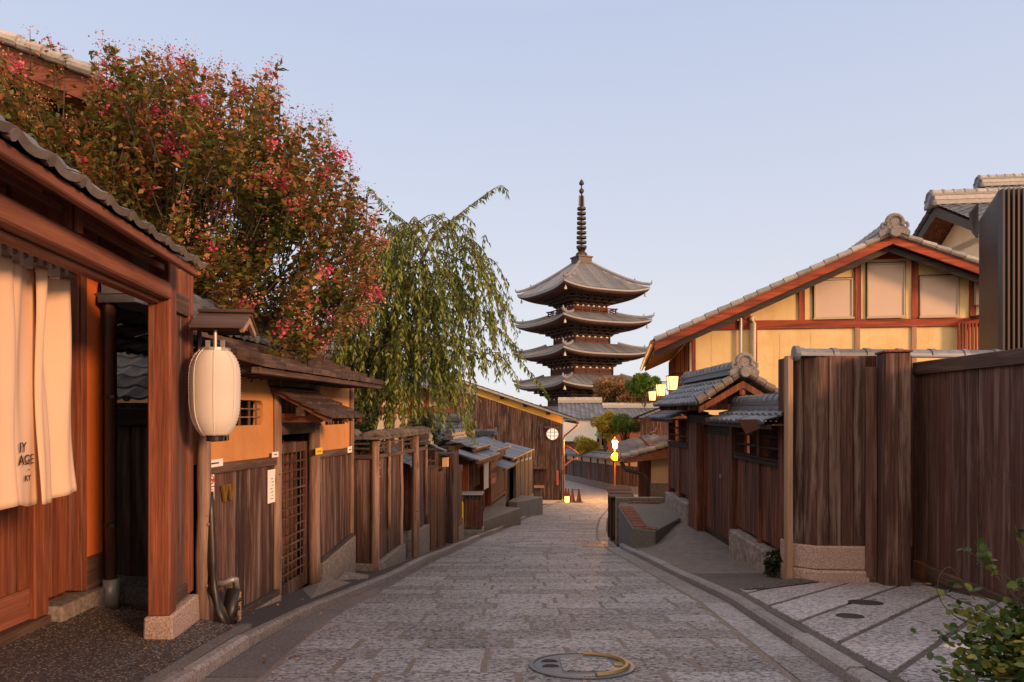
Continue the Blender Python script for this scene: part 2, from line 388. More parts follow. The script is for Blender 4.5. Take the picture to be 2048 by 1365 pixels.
# ------------------------------------------------------------------ ground, street, kerbs
def pl(tab, y):
    if y <= tab[0][0]: return tab[0][1]
    for (a, xa), (b, xb) in zip(tab, tab[1:]):
        if y <= b:
            t = (y - a) / (b - a); return xa + (xb - xa) * t
    return tab[-1][1]
KL = [(-6, -1.35), (1, -1.62), (3.7, -1.70), (4.65, -1.765), (5.8, -1.72), (8.08, -1.47), (10.5, -1.32), (16, -.78), (24.5, .21), (33, 1.35), (37.5, 2.45), (41, 4.2)]
KR = [(-6, 1.2), (3.7, 1.80), (6.5, 2.04), (12.9, 2.05), (15.5, 2.2), (20, 2.75), (26, 3.6), (33, 4.9), (38, 6.3), (41, 7.4)]
def kl(y): return pl(KL, y)
def kr(y): return pl(KR, y)
def strip(fa, fb, za, zb, y0, y1, st, mb=None, nx=1):
    mb = mb or MB(); n = max(2, int((y1 - y0) / st)); vs = []
    for i in range(n + 1):
        y = y0 + (y1 - y0) * i / n
        for k in range(nx + 1):
            t = k / nx; vs.append((lerp(fa(y), fb(y), t), y, lerp(za(y), zb(y), t)))
    w = nx + 1
    return mb.add(vs, [(i * w + k, i * w + k + 1, (i + 1) * w + k + 1, (i + 1) * w + k) for i in range(n) for k in range(nx)])
S0 = 'structure'
# earth sheet out to the horizon
ys = [-60, -20, -6, 0, 4, 8, 12, 16, 20, 26, 32, 40, 50, 60, 80, 120, 300, 900, 3500]
xs = [-2500, -300, -60, -20, -8, 0, 8, 20, 60, 300, 2500]
g = MB().add([(x, y, -H(y) - .12) for y in ys for x in xs], [(j * 11 + i, j * 11 + i + 1, (j + 1) * 11 + i + 1, (j + 1) * 11 + i) for j in range(len(ys) - 1) for i in range(10)])
g.build('ground', EARTH, kind=S0)
hr = lambda o: (lambda y: -H(y) + o)
LL = lambda y: kl(y) + lerp(.31, .12, max(0, min(1, (y - 3.8) / 4.5)))
RL = lambda y: kr(y) - .25
ST_EDGE = paving_material('edge_granite', (.14, .125, .125), (.27, .245, .24), (.37, .335, .33))
mb = MB(); y = -1.0; rs2 = random.Random(9)
while y < 40:
    L_ = rs2.uniform(.9, 1.7); a_, b_ = y + .003, y + L_ - .003; tz = rs2.uniform(-.003, .003)
    q = [(kl(a_) + .005, a_), (LL(a_), a_), (LL(b_), b_), (kl(b_) + .005, b_)]
    mb.hexa([(x, v, -H(v) - .03) for x, v in q], [(x, v, -H(v) - .003 + tz) for x, v in q]); y += L_
mb.build('street_edge_left', GUT, kind=S0)
mb = MB(); y = -1.0; rs2 = random.Random(6)
while y < 40:
    L_ = rs2.uniform(.8, 1.4); a_, b_ = y + .004, y + L_ - .004; tz = rs2.uniform(-.002, .003)
    q = [(RL(a_) + .01, a_), (kr(a_) - .006, a_), (kr(b_) - .006, b_), (RL(b_) + .01, b_)]
    mb.hexa([(x, v, -H(v) - .03) for x, v in q], [(x, v, -H(v) + tz) for x, v in q]); y += L_
mb.build('street_edge_right', ST_EDGE, kind=S0)
strip(lambda y: LL(y) - .001, lambda y: RL(y) + .009, hr(-.0025), hr(-.0025), -5, 41, .5, nx=3).build('street_bed', MORTAR, kind=S0)
strip(lambda y: kl(y) - .02, lambda y: kr(y) + .02, hr(-.032), hr(-.032), -5, 41, .5, nx=3).build('street_sub_base', EARTH, kind=S0)
# chiselled setts, row by row
MHC = (.41, 4.03); MHR = .315
mb = MB(); rs = random.Random(11); y = -1.0
while y < 41:
    d = rs.uniform(.27, .345) if y < 20 else rs.uniform(.3, .36)
    slope = .012
    x = LL(y) + .015 - (0 if rs.random() < .5 else 0); xe = RL(y) - .012
    first = True
    while x < xe - .05:
        w = rs.uniform(.38, .82) if not first else rs.uniform(.25, .8)
        first = False
        x2 = min(x + w, xe)
        if xe - x2 < .22: x2 = xe
        cx_, cy_ = (x + x2) / 2, y + d / 2
        gx, gy = rs.uniform(.012, .022), rs.uniform(.009, .015)
        if False and x - .02 < MHC[0] + MHR and x2 + .02 > MHC[0] - MHR and y < MHC[1] + MHR and y + d > MHC[1] - MHR:
            pieces = []                       # cut the setts back round the manhole
            for (a, b) in ((x, min(x2, MHC[0] - MHR - .02)), (max(x, MHC[0] + MHR + .02), x2)):
                if b - a > .06: pieces.append((a, b))
        else: pieces = [(x, x2)]
        for a, b in pieces:
            c = .008; tz = rs.uniform(.0, .004)
            sk = lambda xx, yy: yy + slope * (xx - .3)
            A = [(a + gx, y + gy), (b - gx, y + gy), (b - gx, y + d - gy), (a + gx, y + d - gy)]
            A = [(px + rs.uniform(-.006, .006), sk(px, py) + rs.uniform(-.005, .005)) for px, py in A]
            ins = [(A[0][0] + c, A[0][1] + c), (A[1][0] - c, A[1][1] + c), (A[2][0] - c, A[2][1] - c), (A[3][0] + c, A[3][1] - c)]
            vs = [(px, py, -H(py) - .026) for px, py in A] + [(px, py, -H(py) - .004 + tz) for px, py in A] + [(px, py, -H(py) + tz) for px, py in ins]
            mb.add(vs, [(0, 1, 5, 4), (1, 2, 6, 5), (2, 3, 7, 6), (3, 0, 4, 7), (4, 5, 9, 8), (5, 6, 10, 9), (6, 7, 11, 10), (7, 4, 8, 11), (8, 9, 10, 11)])
        x = x2
    y += d
mb.build('street_paving', ST_PAVE, kind=S0)
ST_KERBD = stone('worn_kerb', [(.12, .1, .095), (.23, .20, .19), (.36, .32, .31)], 50, .5, .85, (.75, 1.2))
# kerbs, stone by stone
def kerb(f, side, y0, y1, w, h, name):
    mb = MB(); y = y0; rr = random.Random(3)
    while y < y1:
        L = rr.uniform(.9, 1.3); ya, yb = y + .006, min(y + L, y1) - .006
        n = 3; j = rr.uniform(-.006, .006)
        pr = []
        for k in range(n + 1):
            yy = lerp(ya, yb, k / n); x0 = f(yy); x1 = x0 + side * w; z = -H(yy)
            pr.append([(x0, yy, z - .05), (x0, yy, z + h - .02 + j), (x0 + side * .022, yy, z + h + j), (x1, yy, z + h + j), (x1, yy, z - .05)])
        vs = [p for q in pr for p in q]
        fs = [(i * 5 + a, i * 5 + a + 1, (i + 1) * 5 + a + 1, (i + 1) * 5 + a) for i in range(n) for a in range(4)] + [(0, 1, 2, 3, 4), tuple(n * 5 + a for a in (4, 3, 2, 1, 0))]
        mb.add(vs, fs); y += L
    return mb.build(name, ST_KERB if side > 0 else ST_KERBD, kind=S0)
kerb(kl, -1, .5, 38.6, .075, .07, 'kerb_left')
kerb(kr, 1, .5, 13.2, .105, .08, 'kerb_right')
# left pavement strip of asphalt
strip(lambda y: kl(y) - 3.2, lambda y: kl(y) - .073, hr(.055), hr(.05), 4.9, 36, .5, nx=2).build('sidewalk_left', ASPH, kind=S0)
# gravel apron in front of the gate
mb = MB(); ys = [0.2, 1, 2, 2.8, 3.4, 3.9, 4.4, 4.9]
ge = lambda y: kl(y) - .15 - max(0, (y - 3.6)) * .035
vs = []
for yy in ys:
    for k, xx in enumerate((-4.6, -3.0, -2.6, -2.2, ge(yy))):
        zi = -1.385; ze = -H(yy) + .07; t = (0, 0, .3, .66, 1)[k]
        vs.append((xx, yy, lerp(max(zi, ze) if yy < 4 else zi, ze, t)))
mb.add(vs, [(j * 5 + i, j * 5 + i + 1, (j + 1) * 5 + i + 1, (j + 1) * 5 + i) for j in range(len(ys) - 1) for i in range(4)])
vs = [(-4.6, 4.9, -1.385), (-2.3, 4.9, -1.47), (-2.42, 6.35, -1.56), (-4.6, 6.35, -1.43)]
mb.add(vs, [(0, 1, 2, 3)])
mb.build('gravel_apron', GRAVEL, kind=S0)
strip(lambda y: ge(y), lambda y: ge(y) + .075, hr(.085), hr(.085), .3, 4.93, .6, MB()).build('apron_edging', GUT, kind=S0)
strip(lambda y: ge(y) + .075, lambda y: ge(y) + .076, hr(.085), hr(-.03), .3, 4.93, .6, MB()).build('apron_edging_face', GUT, kind=S0)
strip(lambda y: ge(y) + .07, lambda y: kl(y) - .072, hr(.03), hr(.02), .3, 5.0, .6, MB()).build('gutter_left', ASPH, kind=S0)
# right: slab paving, bounded by the kerb and the timber fence
def clip(poly, hp):
    for (a, b, c) in hp:                      # keep a*x+b*y<=c
        out = []
        for i in range(len(poly)):
            p, q = poly[i], poly[(i + 1) % len(poly)]; dp, dq = a * p[0] + b * p[1] - c, a * q[0] + b * q[1] - c
            if dp <= 0: out.append(p)
            if (dp < 0 < dq) or (dq < 0 < dp):
                t = dp / (dp - dq); out.append((p[0] + (q[0] - p[0]) * t, p[1] + (q[1] - p[1]) * t))
        poly = out
        if len(poly) < 3: return []
    return poly
reg = [(-1, .085, -1.96 + .085 * 6.5 - .26), (1, 0, 4.75), (0, 1, 7.25), (0, -1, -1.5), (-.30, .62, 3.52)]
mb = MB(); rs = random.Random(5)
for k in range(-8, 9):
    xo = 1.97 - 4.17 * .93 + k * .62; yy = 1.0 + rs.uniform(0, .5)
    while yy < 8:
        L = rs.uniform(.7, 1.25)
        q = [(xo + .93 * yy + .005, yy + .005), (xo + .62 + .93 * yy - .005, yy + .005 + .05), (xo + .62 + .93 * (yy + L) - .005, yy + L - .004 + .05), (xo + .93 * (yy + L) + .005, yy + L - .006)]
        q = clip(q, reg)
        if len(q) >= 3:
            n = len(q); z = lambda p, o: (p[0], p[1], -H(p[1]) + o)
            cx_ = sum(p[0] for p in q) / n; cy_ = sum(p[1] for p in q) / n
            ins = [(lerp(p[0], cx_, .008), lerp(p[1], cy_, .008)) for p in q]
            mb.add([z(p, .05) for p in q] + [z(p, .082) for p in q] + [z(p, .09) for p in ins], [(i, (i + 1) % n, n + (i + 1) % n, n + i) for i in range(n)] + [(n + i, n + (i + 1) % n, 2 * n + (i + 1) % n, 2 * n + i) for i in range(n)] + [tuple(range(2 * n, 3 * n))])
        yy += L
mb.build('slab_paving_right', ST_SLAB, kind=S0)
strip(lambda y: kr(y) + .1, lambda y: 5.5, hr(.081), hr(.081), 1, 8.2, .6, nx=2).build('slab_bed', stone('dark_joint', [(.05, .045, .04), (.09, .08, .07), (.13, .11, .1)], 30, .3), kind=S0)
# right: smooth concrete apron that stays level while the street falls
def sm(t): t = max(0, min(1, t)); return t * t * (3 - 2 * t)
mb = MB(); vs = []; ny_, nx_ = 26, 12
for j in range(ny_ + 1):
    yy = lerp(6.9, 14.6, j / ny_)
    for i in range(nx_ + 1):
        t = i / nx_; xx = lerp(kr(yy) + .108, 4.6, t)
        lo = -H(yy) + .08; hi = max(lo, -2.02 - .012 * (yy - 8)) if yy > 7.6 else lo
        vs.append((xx, yy, lerp(lo, hi, sm((xx - kr(yy) - .15) / 1.0))))
w = nx_ + 1
mb.add(vs, [(j * w + i, j * w + i + 1, (j + 1) * w + i + 1, (j + 1) * w + i) for j in range(ny_) for i in range(nx_)])
mb.build('concrete_apron_right', CONC_AP, smooth=True, kind=S0)
# soil strip at the end of the slabs
mb = MB(); q = [(2.22, 6.66), (2.5, 6.72), (3.25, 7.25), (3.45, 7.6), (3.2, 7.75), (2.55, 7.05)]
mb.add([(x, y, -H(y) + .10) for x, y in q] + [(2.9, 7.2, -H(7.2) + .13)], [(i, (i + 1) % 6, 6) for i in range(6)])
mb.build('soil_patch', GRAVEL, kind=S0)
# flat road beyond the bend
strip(lambda y: kl(y) if y < 41 else 4.2 - (y - 41) * .55, lambda y: kr(y) + 2 if y < 41 else 9.5 - (y - 41) * .05, hr(-.035), hr(-.035), 37, 66, 1, nx=4).build('road_beyond', stone('pale_far_paving', [(.2, .19, .19), (.30, .285, .285), (.38, .36, .36)], 6, .3), kind=S0)
strip(lambda y: -8, lambda y: kl(y) + .1 if y < 41 else 4.5 - (y - 41) * .5, hr(-.03), hr(-.03), 35.5, 44, .7, nx=2).build('side_street', stone('pale_side_paving', [(.22, .2, .2), (.31, .29, .285), (.38, .36, .35)], 10, .3), kind=S0)
strip(lambda y: kr(y), lambda y: kr(y) + 3, hr(.0), hr(.0), 14, 40, .8).build('sidewalk_right', ASPH, kind=S0)
# ------------------------------------------------------------------ shared roof pieces
def tile_roof(mb, O, ex, es, L, S, tw=.26, tl=.24, amp=.032, seg=6, lip=.028):
    O = Vector(O); ex = Vector(ex).normalized(); es = Vector(es).normalized(); n = ex.cross(es)
    if n.z < 0: n = -n
    nx = max(1, round(L / tw)); ns = max(1, round(S / tl)); tw = L / nx; tl = S / ns
    for j in range(ns):
        for i in range(nx):
            vs = []; jz = R.uniform(-.004, .004)
            for (s, lift) in ((j * tl - .012, lip), ((j + 1) * tl, .004)):
                for k in range(seg + 1):
                    t = k / seg; h = amp * (math.cos(2 * math.pi * (t - .12)) * .5 + .5) ** 1.6
                    vs.append(O + ex * ((i + t) * tw) + es * s + n * (h + lift + jz))
            m = seg + 1
            for k in range(m): vs.append(vs[k] - n * lip)
            mb.add(vs, [(k, k + 1, m + k + 1, m + k) for k in range(seg)] + [(2 * m + k, 2 * m + k + 1, k + 1, k) for k in range(seg)])
            if j == 0:                        # round end of the eave tile
                c = O + ex * ((i + .12) * tw) + es * -.016 + n * .022; r = amp * 1.15
                ring = [c + ex * (r * math.cos(a)) + n * (r * math.sin(a)) for a in [2 * math.pi * q / 8 for q in range(8)]]
                mb.add(ring + [p + es * .03 for p in ring], [tuple(range(8))] + [(q, (q + 1) % 8, (q + 1) % 8 + 8, q + 8) for q in range(8)])
    return mb
def ridge(mb, p0, p1, w=.2, h=.12, layers=2, pitch=.28, r=None):
    p0, p1 = Vector(p0), Vector(p1); d = p1 - p0; L = d.length; d.normalize(); s = d.cross(Vector((0, 0, 1))).normalized(); up = s.cross(d)
    def bx(a, b, hw, z0, z1):
        q = [p0 + d * a - s * hw, p0 + d * b - s * hw, p0 + d * b + s * hw, p0 + d * a + s * hw]
        mb.hexa([p + up * z0 for p in q], [p + up * z1 for p in q])
    for k in range(layers):
        z0 = h * k / layers
        bx(0, L, w / 2 + (.02 if k % 2 == 0 else 0) - .008 * k, z0, z0 + h / layers - .006)
    r = r or w * .42; nseg = max(1, round(L / pitch)); pt = L / nseg
    for i in range(nseg):
        for (a, b, rr) in ((i * pt, (i + 1) * pt, r), (i * pt, i * pt + pt * .16, r * 1.14)):
            vs = []
            for q in (a, b):
                for k in range(9):
                    an = math.pi * k / 8; vs.append(p0 + d * q + s * (rr * math.cos(an)) + up * (h + rr * math.sin(an) - .01))
            mb.add(vs, [(k, k + 1, 9 + k + 1, 9 + k) for k in range(8)] + [tuple(range(8, -1, -1)), tuple(range(9, 18))])
    return mb
def onigawara(mb, c, sc, ax='y'):             # moulded ridge-end tile facing -y: arch, cloud curls, round end disc
    x, y, z = c
    mb.torus((x, y, z + .20 * sc), .17 * sc, .055 * sc, -25, 205, 16, 7)
    mb.lathe([(.11 * sc, -.02 * sc), (.12 * sc, .05 * sc)], (x, y, z + .2 * sc), 14, 'y')
    for s in (-1, 1):
        mb.torus((x + s * .23 * sc, y, z + .13 * sc), .06 * sc, .035 * sc, 0, 360, 12, 6)
        mb.torus((x + s * .2 * sc, y, z + .0 * sc), .10 * sc, .035 * sc, 80 if s > 0 else -20, 200 if s > 0 else 100, 8, 6)
        mb.prism([(x + s * .07 * sc, z - .02 * sc), (x + s * .32 * sc, z - .12 * sc), (x + s * .34 * sc, z - .02 * sc), (x + s * .2 * sc, z + .14 * sc), (x + s * .07 * sc, z + .2 * sc)][::s], y - .02 * sc, y + .07 * sc)
    mb.prism([(x - .14 * sc, z - .02 * sc), (x + .14 * sc, z - .02 * sc), (x + .16 * sc, z + .2 * sc), (x + .07 * sc, z + .34 * sc), (x - .07 * sc, z + .34 * sc), (x - .16 * sc, z + .2 * sc)], y + .0, y + .09 * sc)
    mb.lathe([(.105 * sc, -.09 * sc), (.125 * sc, -.07 * sc), (.125 * sc, .03 * sc)], (x, y, z - .03 * sc), 16, 'y')
    return mb
def planks(mb, x0, x1, zb, zt, y, w=.13, t=.02, gap=.004, jit=.006, seed=1):   # upright boards, front at y, uneven faces
    rr = random.Random(seed); n = max(1, round((x1 - x0) / w)); w = (x1 - x0) / n
    fb = zb if callable(zb) else (lambda x: zb); ft = zt if callable(zt) else (lambda x: zt)
    for i in range(n):
        a, b = x0 + i * w + gap / 2, x0 + (i + 1) * w - gap / 2; j = rr.uniform(0, jit)
        mb.hexa([(a, y + j, fb(a)), (b, y + j, fb(b)), (b, y + t + .008, fb(b)), (a, y + t + .008, fb(a))], [(a, y + j, ft(a)), (b, y + j, ft(b)), (b, y + t + .008, ft(b)), (a, y + t + .008, ft(a))])
    return mb
def slab(mb, x0, x1, zb, zt, y0, y1):         # wall piece whose foot and head may slope along x
    fb = zb if callable(zb) else (lambda x: zb); ft = zt if callable(zt) else (lambda x: zt)
    return mb.hexa([(x0, y0, fb(x0)), (x1, y0, fb(x1)), (x1, y1, fb(x1)), (x0, y1, fb(x0))], [(x0, y0, ft(x0)), (x1, y0, ft(x1)), (x1, y1, ft(x1)), (x0, y1, ft(x0))])
def lin(xa, za, xb, zb): return lambda x: za + (zb - za) * (x - xa) / (xb - xa)
def log(mb, x, y, z0, z1, r, seed=0):         # a knotty round post
    rr = random.Random(seed); k = 9; pts, ra = [], []
    for i in range(k):
        t = i / (k - 1); pts.append((x + rr.uniform(-.006, .006), y + rr.uniform(-.005, .005), lerp(z0, z1, t))); ra.append(r * (1.06 - .14 * t) * rr.uniform(.95, 1.05))
    mb.chain(pts, ra, 10)
    for _ in range(4):
        zz = rr.uniform(z0 + .2, z1 - .2); an = rr.uniform(-2.6, -.5)
        mb.tube((x + math.cos(an) * r * .6, y + math.sin(an) * r * .6, zz), (x + math.cos(an) * r * 1.18, y + math.sin(an) * r * 1.18, zz + .01), r * .34, r * .2, 6)
    return mb
# ------------------------------------------------------------------ left foreground: gate, curtain, lantern
_l = math.hypot(.143, 1)
GF = Fr(-2.18 + .143 / _l * 2.2, 4.4 - 2.2 / _l, -1.40, -.143, 1)
hx = lambda f, u, y=0, v=900: f.hit(u, v, y)[0]
hz = lambda f, u, v, y=0: f.hit(u, v, y)[1]
gate = thing('roofed_gate', 'red-brown timber gate with a tiled roof, its end post on a stone block', 'gate', GF)
c0 = hx(GF, 340); pe = hx(GF, 391); xs0 = -1.2
ztop = hz(GF, 340, 512); bt = hz(GF, 165, 474); bb = hz(GF, 165, 519)
bt = (bt + hz(GF, 330, 561)) / 2; bb = (bb + hz(GF, 330, 594)) / 2
sb = hz(GF, 344, 1229)
MB().box(c0, c0 + .125, 0, .135, sb, ztop).build('post', W_RED, gate, bevel=.008)
MB().box(pe - .10, pe, .012, .11, sb + .03, ztop).build('post', W_RED, gate, bevel=.008)
m = MB(); planks(m, c0 + .127, pe - .102, sb + .03, bt - .16, .035, .085, .03, .004, .006, 3); m.build('board_panel', W_GREY, gate, bevel=.003)
MB().box(c0 + .127, pe - .102, .02, .12, sb + .02, sb + .11).build('panel_rail', W_DKX, gate, bevel=.005)
MB().box(c0 + .127, pe - .102, .01, .12, bt - .16, bt - .02).build('panel_rail', W_DKX, gate, bevel=.005)
zlow = -H(4.9) + 1.40 - .25
m = MB(); m.hexa([(c0 - .02, -.03, zlow), (pe + .05, -.03, zlow), (pe + .05, .17, zlow), (c0 - .02, .17, zlow)], [(c0 - .012, -.015, sb), (pe + .03, -.015, sb), (pe + .03, .155, sb), (c0 - .012, .155, sb)])
m.build('foot_stone', ST_GR, gate, bevel=.012)
MB().box(xs0, c0 - .002, -.012, .15, bb, bt).build('beam', W_REDX, gate, bevel=.01)
MB().box(xs0, c0 - .002, .06, .14, bb - .025, bb - .003).build('beam_batten', W_REDX, gate, bevel=.005)
for u0, u1 in ((110, 164),):
    a, b = hx(GF, 141, 0, 400), hx(GF, 164, 0, 400)
    MB().box(a, b, .0, .12, bt + .003, hz(GF, 150, 385)).build('short_post', W_RED, gate, bevel=.006)
    MB().box(a + .02, b - .02, -.016, -.003, bt + .003, hz(GF, 150, 385) - .01).build('short_post_face', W_RED, gate, bevel=.004)
zr = hz(GF, 64, 385, .04)
MB().box(xs0, c0 - .002, .03, .055, zr - .02, zr + .018).build('slat', W_REDX, gate, bevel=.004)
# gate roof: eave overhangs the street side
ey = -.20; ex1, ez = GF.hit(405, 532, ey); ez2 = GF.hit(40, 270, ey)[1]; ez = (ez + ez2) / 2
sl = math.tan(math.radians(24))
m = MB(); m.prism([(ey + .06, ez - .06), (ey + .06, ez - .035), (.46, ez - .035 + sl * .6), (1.25, ez - .05), (1.25, ez - .075), (.46, ez - .06 + sl * .6)], xs0, ex1 - .05, 'x'); m.build('roof_boards', W_REDX, gate)
MB().box(xs0, ex1 - .04, ey + .015, ey + .055, ez - .085, ez - .035).build('eave_board', W_REDX, gate, bevel=.006)
m = MB()
for k in range(9):
    xx = xs0 + .2 + k * .42
    if xx < ex1 - .1: m.hexa([(xx, .16, ez - .03), (xx + .045, .16, ez - .03), (xx + .045, .45, ez + .10), (xx, .45, ez + .10)], [(xx, .16, ez + .03), (xx + .045, .16, ez + .03), (xx + .045, .45, ez + .16), (xx, .45, ez + .16)])
m.build('rafters', W_REDY, gate)
MB().box(xs0, ex1 - .03, .02, .14, ztop + .002, ztop + .05).build('eave_beam', W_REDX, gate, bevel=.008)
m = MB(); tile_roof(m, (xs0, ey, ez - .035), (1, 0, 0), (0, math.cos(math.radians(24)), math.sin(math.radians(24))), ex1 - xs0, .72, .235, .24, .020, 8, .034)
tile_roof(m, (ex1, 1.28, ez - .035), (-1, 0, 0), (0, -math.cos(math.radians(24)), math.sin(math.radians(24))), ex1 - xs0, .9, .235, .24, .036, 6, .04)
m.build('roof_tiles', TILE_BR, gate)
m = MB(); ridge(m, (xs0, .46, ez + .26), (ex1, .46, ez + .26), .22, .13, 2); m.build('ridge', TILE, gate)
# little board roof over the paper lantern, nailed to the gate
p = GF.loc(P(352, 640, 4.72)); m = MB()
lx, ly, lz = p.x, p.y, GF.loc(P(360, 625, 4.72)).z
y1 = -.06; y2 = GF.loc(P(498, 640, 4.72)).y
for s in (-1, 1):
    for k in range(2):
        q = [(lx + s * (.01 + k * .10), y2 - .0, lz - k * .05), (lx + s * (.125 + k * .10), y2, lz - .058 - k * .055), (lx + s * (.125 + k * .10), y1, lz - .058 - k * .055), (lx + s * (.01 + k * .10), y1, lz - k * .05)]
        if s < 0: q = q[::-1]
        m.hexa([(a, b, c - .018) for a, b, c in q], q)
m.box(lx - .03, lx + .03, y2 - .01, y1, lz + .002, lz + .025)
can = m.build('lantern_roof', W_DKY, gate, bevel=.003)
MB().prism([(lx - .2, lz - .12), (lx - .02, lz - .03), (lx + .02, lz - .03), (lx + .2, lz - .12), (lx + .17, lz - .15), (lx, lz - .07), (lx - .17, lz - .15)], y2 + .01, y2 + .035).build('bargeboard', W_PALE, can)
MB().box(lx - .025, lx + .025, y2 + .03, y1 + .06, lz - .12, lz - .075).build('bracket', W_REDY, can)
# paper lantern
LY = 4.62; lc = P(430.5, 785, LY); lh = 172 / FPX * LY; lr = 48.5 / FPX * LY
lan = thing('paper_lantern', 'large white paper lantern hanging under a small board roof beside the gate post', 'lantern', lc)
prof = []; nrib = 28
for i in range(nrib + 1):
    t = i / nrib; z = (t - .5) * lh; a = abs(2 * t - 1)
    r = lr * (1 - .46 * a ** (4.6 if t > .5 else 3.4)) * (1.0 - .05 * max(0, .6 - t))
    if i: prof.append((r * .945, z - lh / nrib * .5))
    prof.append((r, z))
t_ = NT('lantern_paper'); nz_ = t_.noise(t_.coord((1, 1, 1), False), 5, 5, .6)
cc = t_.mix(nz_, (.82, .75, .66), (.70, .62, .53)); t_.done(cc, .8, .2)
tr_ = t_.n('BsdfTranslucent'); t_.l(cc, tr_.inputs['Color']); mx_ = t_.n('MixShader'); mx_.inputs[0].default_value = .25
t_.l(t_.b.outputs[0], mx_.inputs[1]); t_.l(tr_.outputs[0], mx_.inputs[2]); t_.l(mx_.outputs[0], t_.out.inputs['Surface'])
LPAPER = t_.m
m = MB(); m.lathe(prof, n=40); m.build('paper_body', LPAPER, lan, smooth=True)
m = MB()
for an in (-118, -70, -20, 40, 100, 160, 215):
    a = math.radians(an); m.chain([(math.cos(a) * r * 1.004, math.sin(a) * r * 1.004, z) for r, z in prof[::4]], .0028, 4)
m.build('seams', CANVAS, lan)
m = MB(); m.lathe([(.05, -lh / 2 - .04), (.055, -lh / 2 - .036), (.058, -lh / 2 + .012)], n=16); m.build('bottom_ring', PIPE_BK, lan)
m = MB(); m.lathe([(.095, lh / 2 - .012), (.095, lh / 2 + .008), (.06, lh / 2 + .012)], n=16)
for s in (-1, 1): m.box(s * .05 - .012, s * .05 + .012, -.01, .01, lh / 2 + .01, lh / 2 + .06)
m.tube((0, 0, lh / 2 + .01), (0, 0, lh / 2 + .13), .012, n=8); m.build('top_fitting', METALB, lan)
# cable on the post behind the lantern
p0 = GF.loc(P(385, 705, 4.95)); m = MB()
m.chain([GF.w(pe + .02, -.02, z) for z in (ztop * .84, ztop * .8, ztop * .72, ztop * .66)], [.012, .018, .018, .006], 6)
tag(m.build('cable_box', PIPE_BK, None), 'slim black cable fitting on the gate post behind the paper lantern', 'cable')

# house front behind the gate
HF = Fr(-3.055, 4.3, -1.385, -.02, 1)
hs = thing('timber_house', 'timber house front with a plank door and an orange plaster panel behind the curtain', 'house', HF)
xe = hx(HF, 226); zt = 2.55
pz0 = hz(HF, 168, 1178)
m = MB(); m.box(-3.2, xe, .12, 3.0, -.15, zt); m.build('wall', W_BLK, hs)
d1 = hx(HF, 84)
m = MB(); planks(m, -1.2, d1 - .07, .06, 2.2, .05, .17, .03, .003, .002, 4); door = m.build('door', W_BAMBOO if False else W_RED, hs, bevel=.003)
MB().box(-1.2, d1 - .07, .03, .055, .06, .26).build('door_rail', W_REDX, door, bevel=.004)
MB().box(d1 - .165, d1 - .07, .028, .05, .262, 2.2).build('door_stile', W_RED, door, bevel=.004)
MB().box(-1.5, d1 + .05, -.03, .12, -.12, .055).build('threshold', W_DKX, hs, bevel=.006)
MB().box(d1 - .068, d1 + .07, .0, .119, .055, zt).build('post', W_RED, hs, bevel=.006)
xA, xB = hx(HF, 118), hx(HF, 156)
xC, xD = hx(HF, 168), hx(HF, 206)
yj = -.015
m = MB(); planks(m, d1 + .072, xC - .072, .16, zt, yj, .145, .15, .003, .004, 8); m.build('boards', W_RED, hs, bevel=.004)
MB().box(xC - .07, xC - .004, yj - .012, .119, .12, zt).build('post', W_RED, hs, bevel=.006)
MB().box(xC - .003, xD + .003, yj + .015, .119, .34, zt - .05).build('plaster_panel', PL_DEEP, hs)
MB().box(xC - .003, xD + .003, yj - .008, .118, .10, .337).build('panel_base_board', W_DKX, hs, bevel=.004)
MB().box(xD + .004, xe - .01, yj - .02, .118, .10, zt).build('post', W_BLK, hs, bevel=.006)
MB().box(d1 + .07, xe + .02, yj - .07, .115, -.2, .098).build('base_stone', ST_CON, hs, bevel=.012)
m = MB(); tile_roof(m, (-3.3, -.5, zt + .02), (1, 0, 0), (0, .92, .39), xe + 3.45, 3.4, .28, .28, .035, 5); m.build('roof', TILE, hs)
MB().box(-3.3, xe + .12, -.42, .1, zt - .06, zt).build('eave_soffit', W_BLKX, hs)
# rain pipes at the house corner
for (u, yo, r, mt, zb, lab) in ((222, -.10, .04, PIPE_BR, .10, 'thick brown rain pipe with a grey socket foot at the corner of the orange panel'), (212, -.02, .022, PIPE_BK, .12, 'thin black rain pipe running just beside the orange plaster panel')):
    x = hx(HF, u, yo); q = thing('rain_pipe', lab, 'pipe', HF.w(x, yo, 0))
    m = MB(); m.chain([(0, 0, zb), (0, 0, 2.2), (.02, .02, 2.28), (.06, .06, 2.36), (.06, .06, 2.5)], r, 10); m.build('tube', mt, q, smooth=True)
    if r > .03:
        m = MB(); m.lathe([(.056, -.06), (.056, .15), (.044, .152)], n=14); m.build('socket', METALB, q, smooth=True)
    m = MB()
    for zz in (.55, 1.5): m.lathe([(r * 1.18, zz - .012), (r * 1.18, zz + .012)], n=10)
    m.build('clips', PIPE_BK, q)
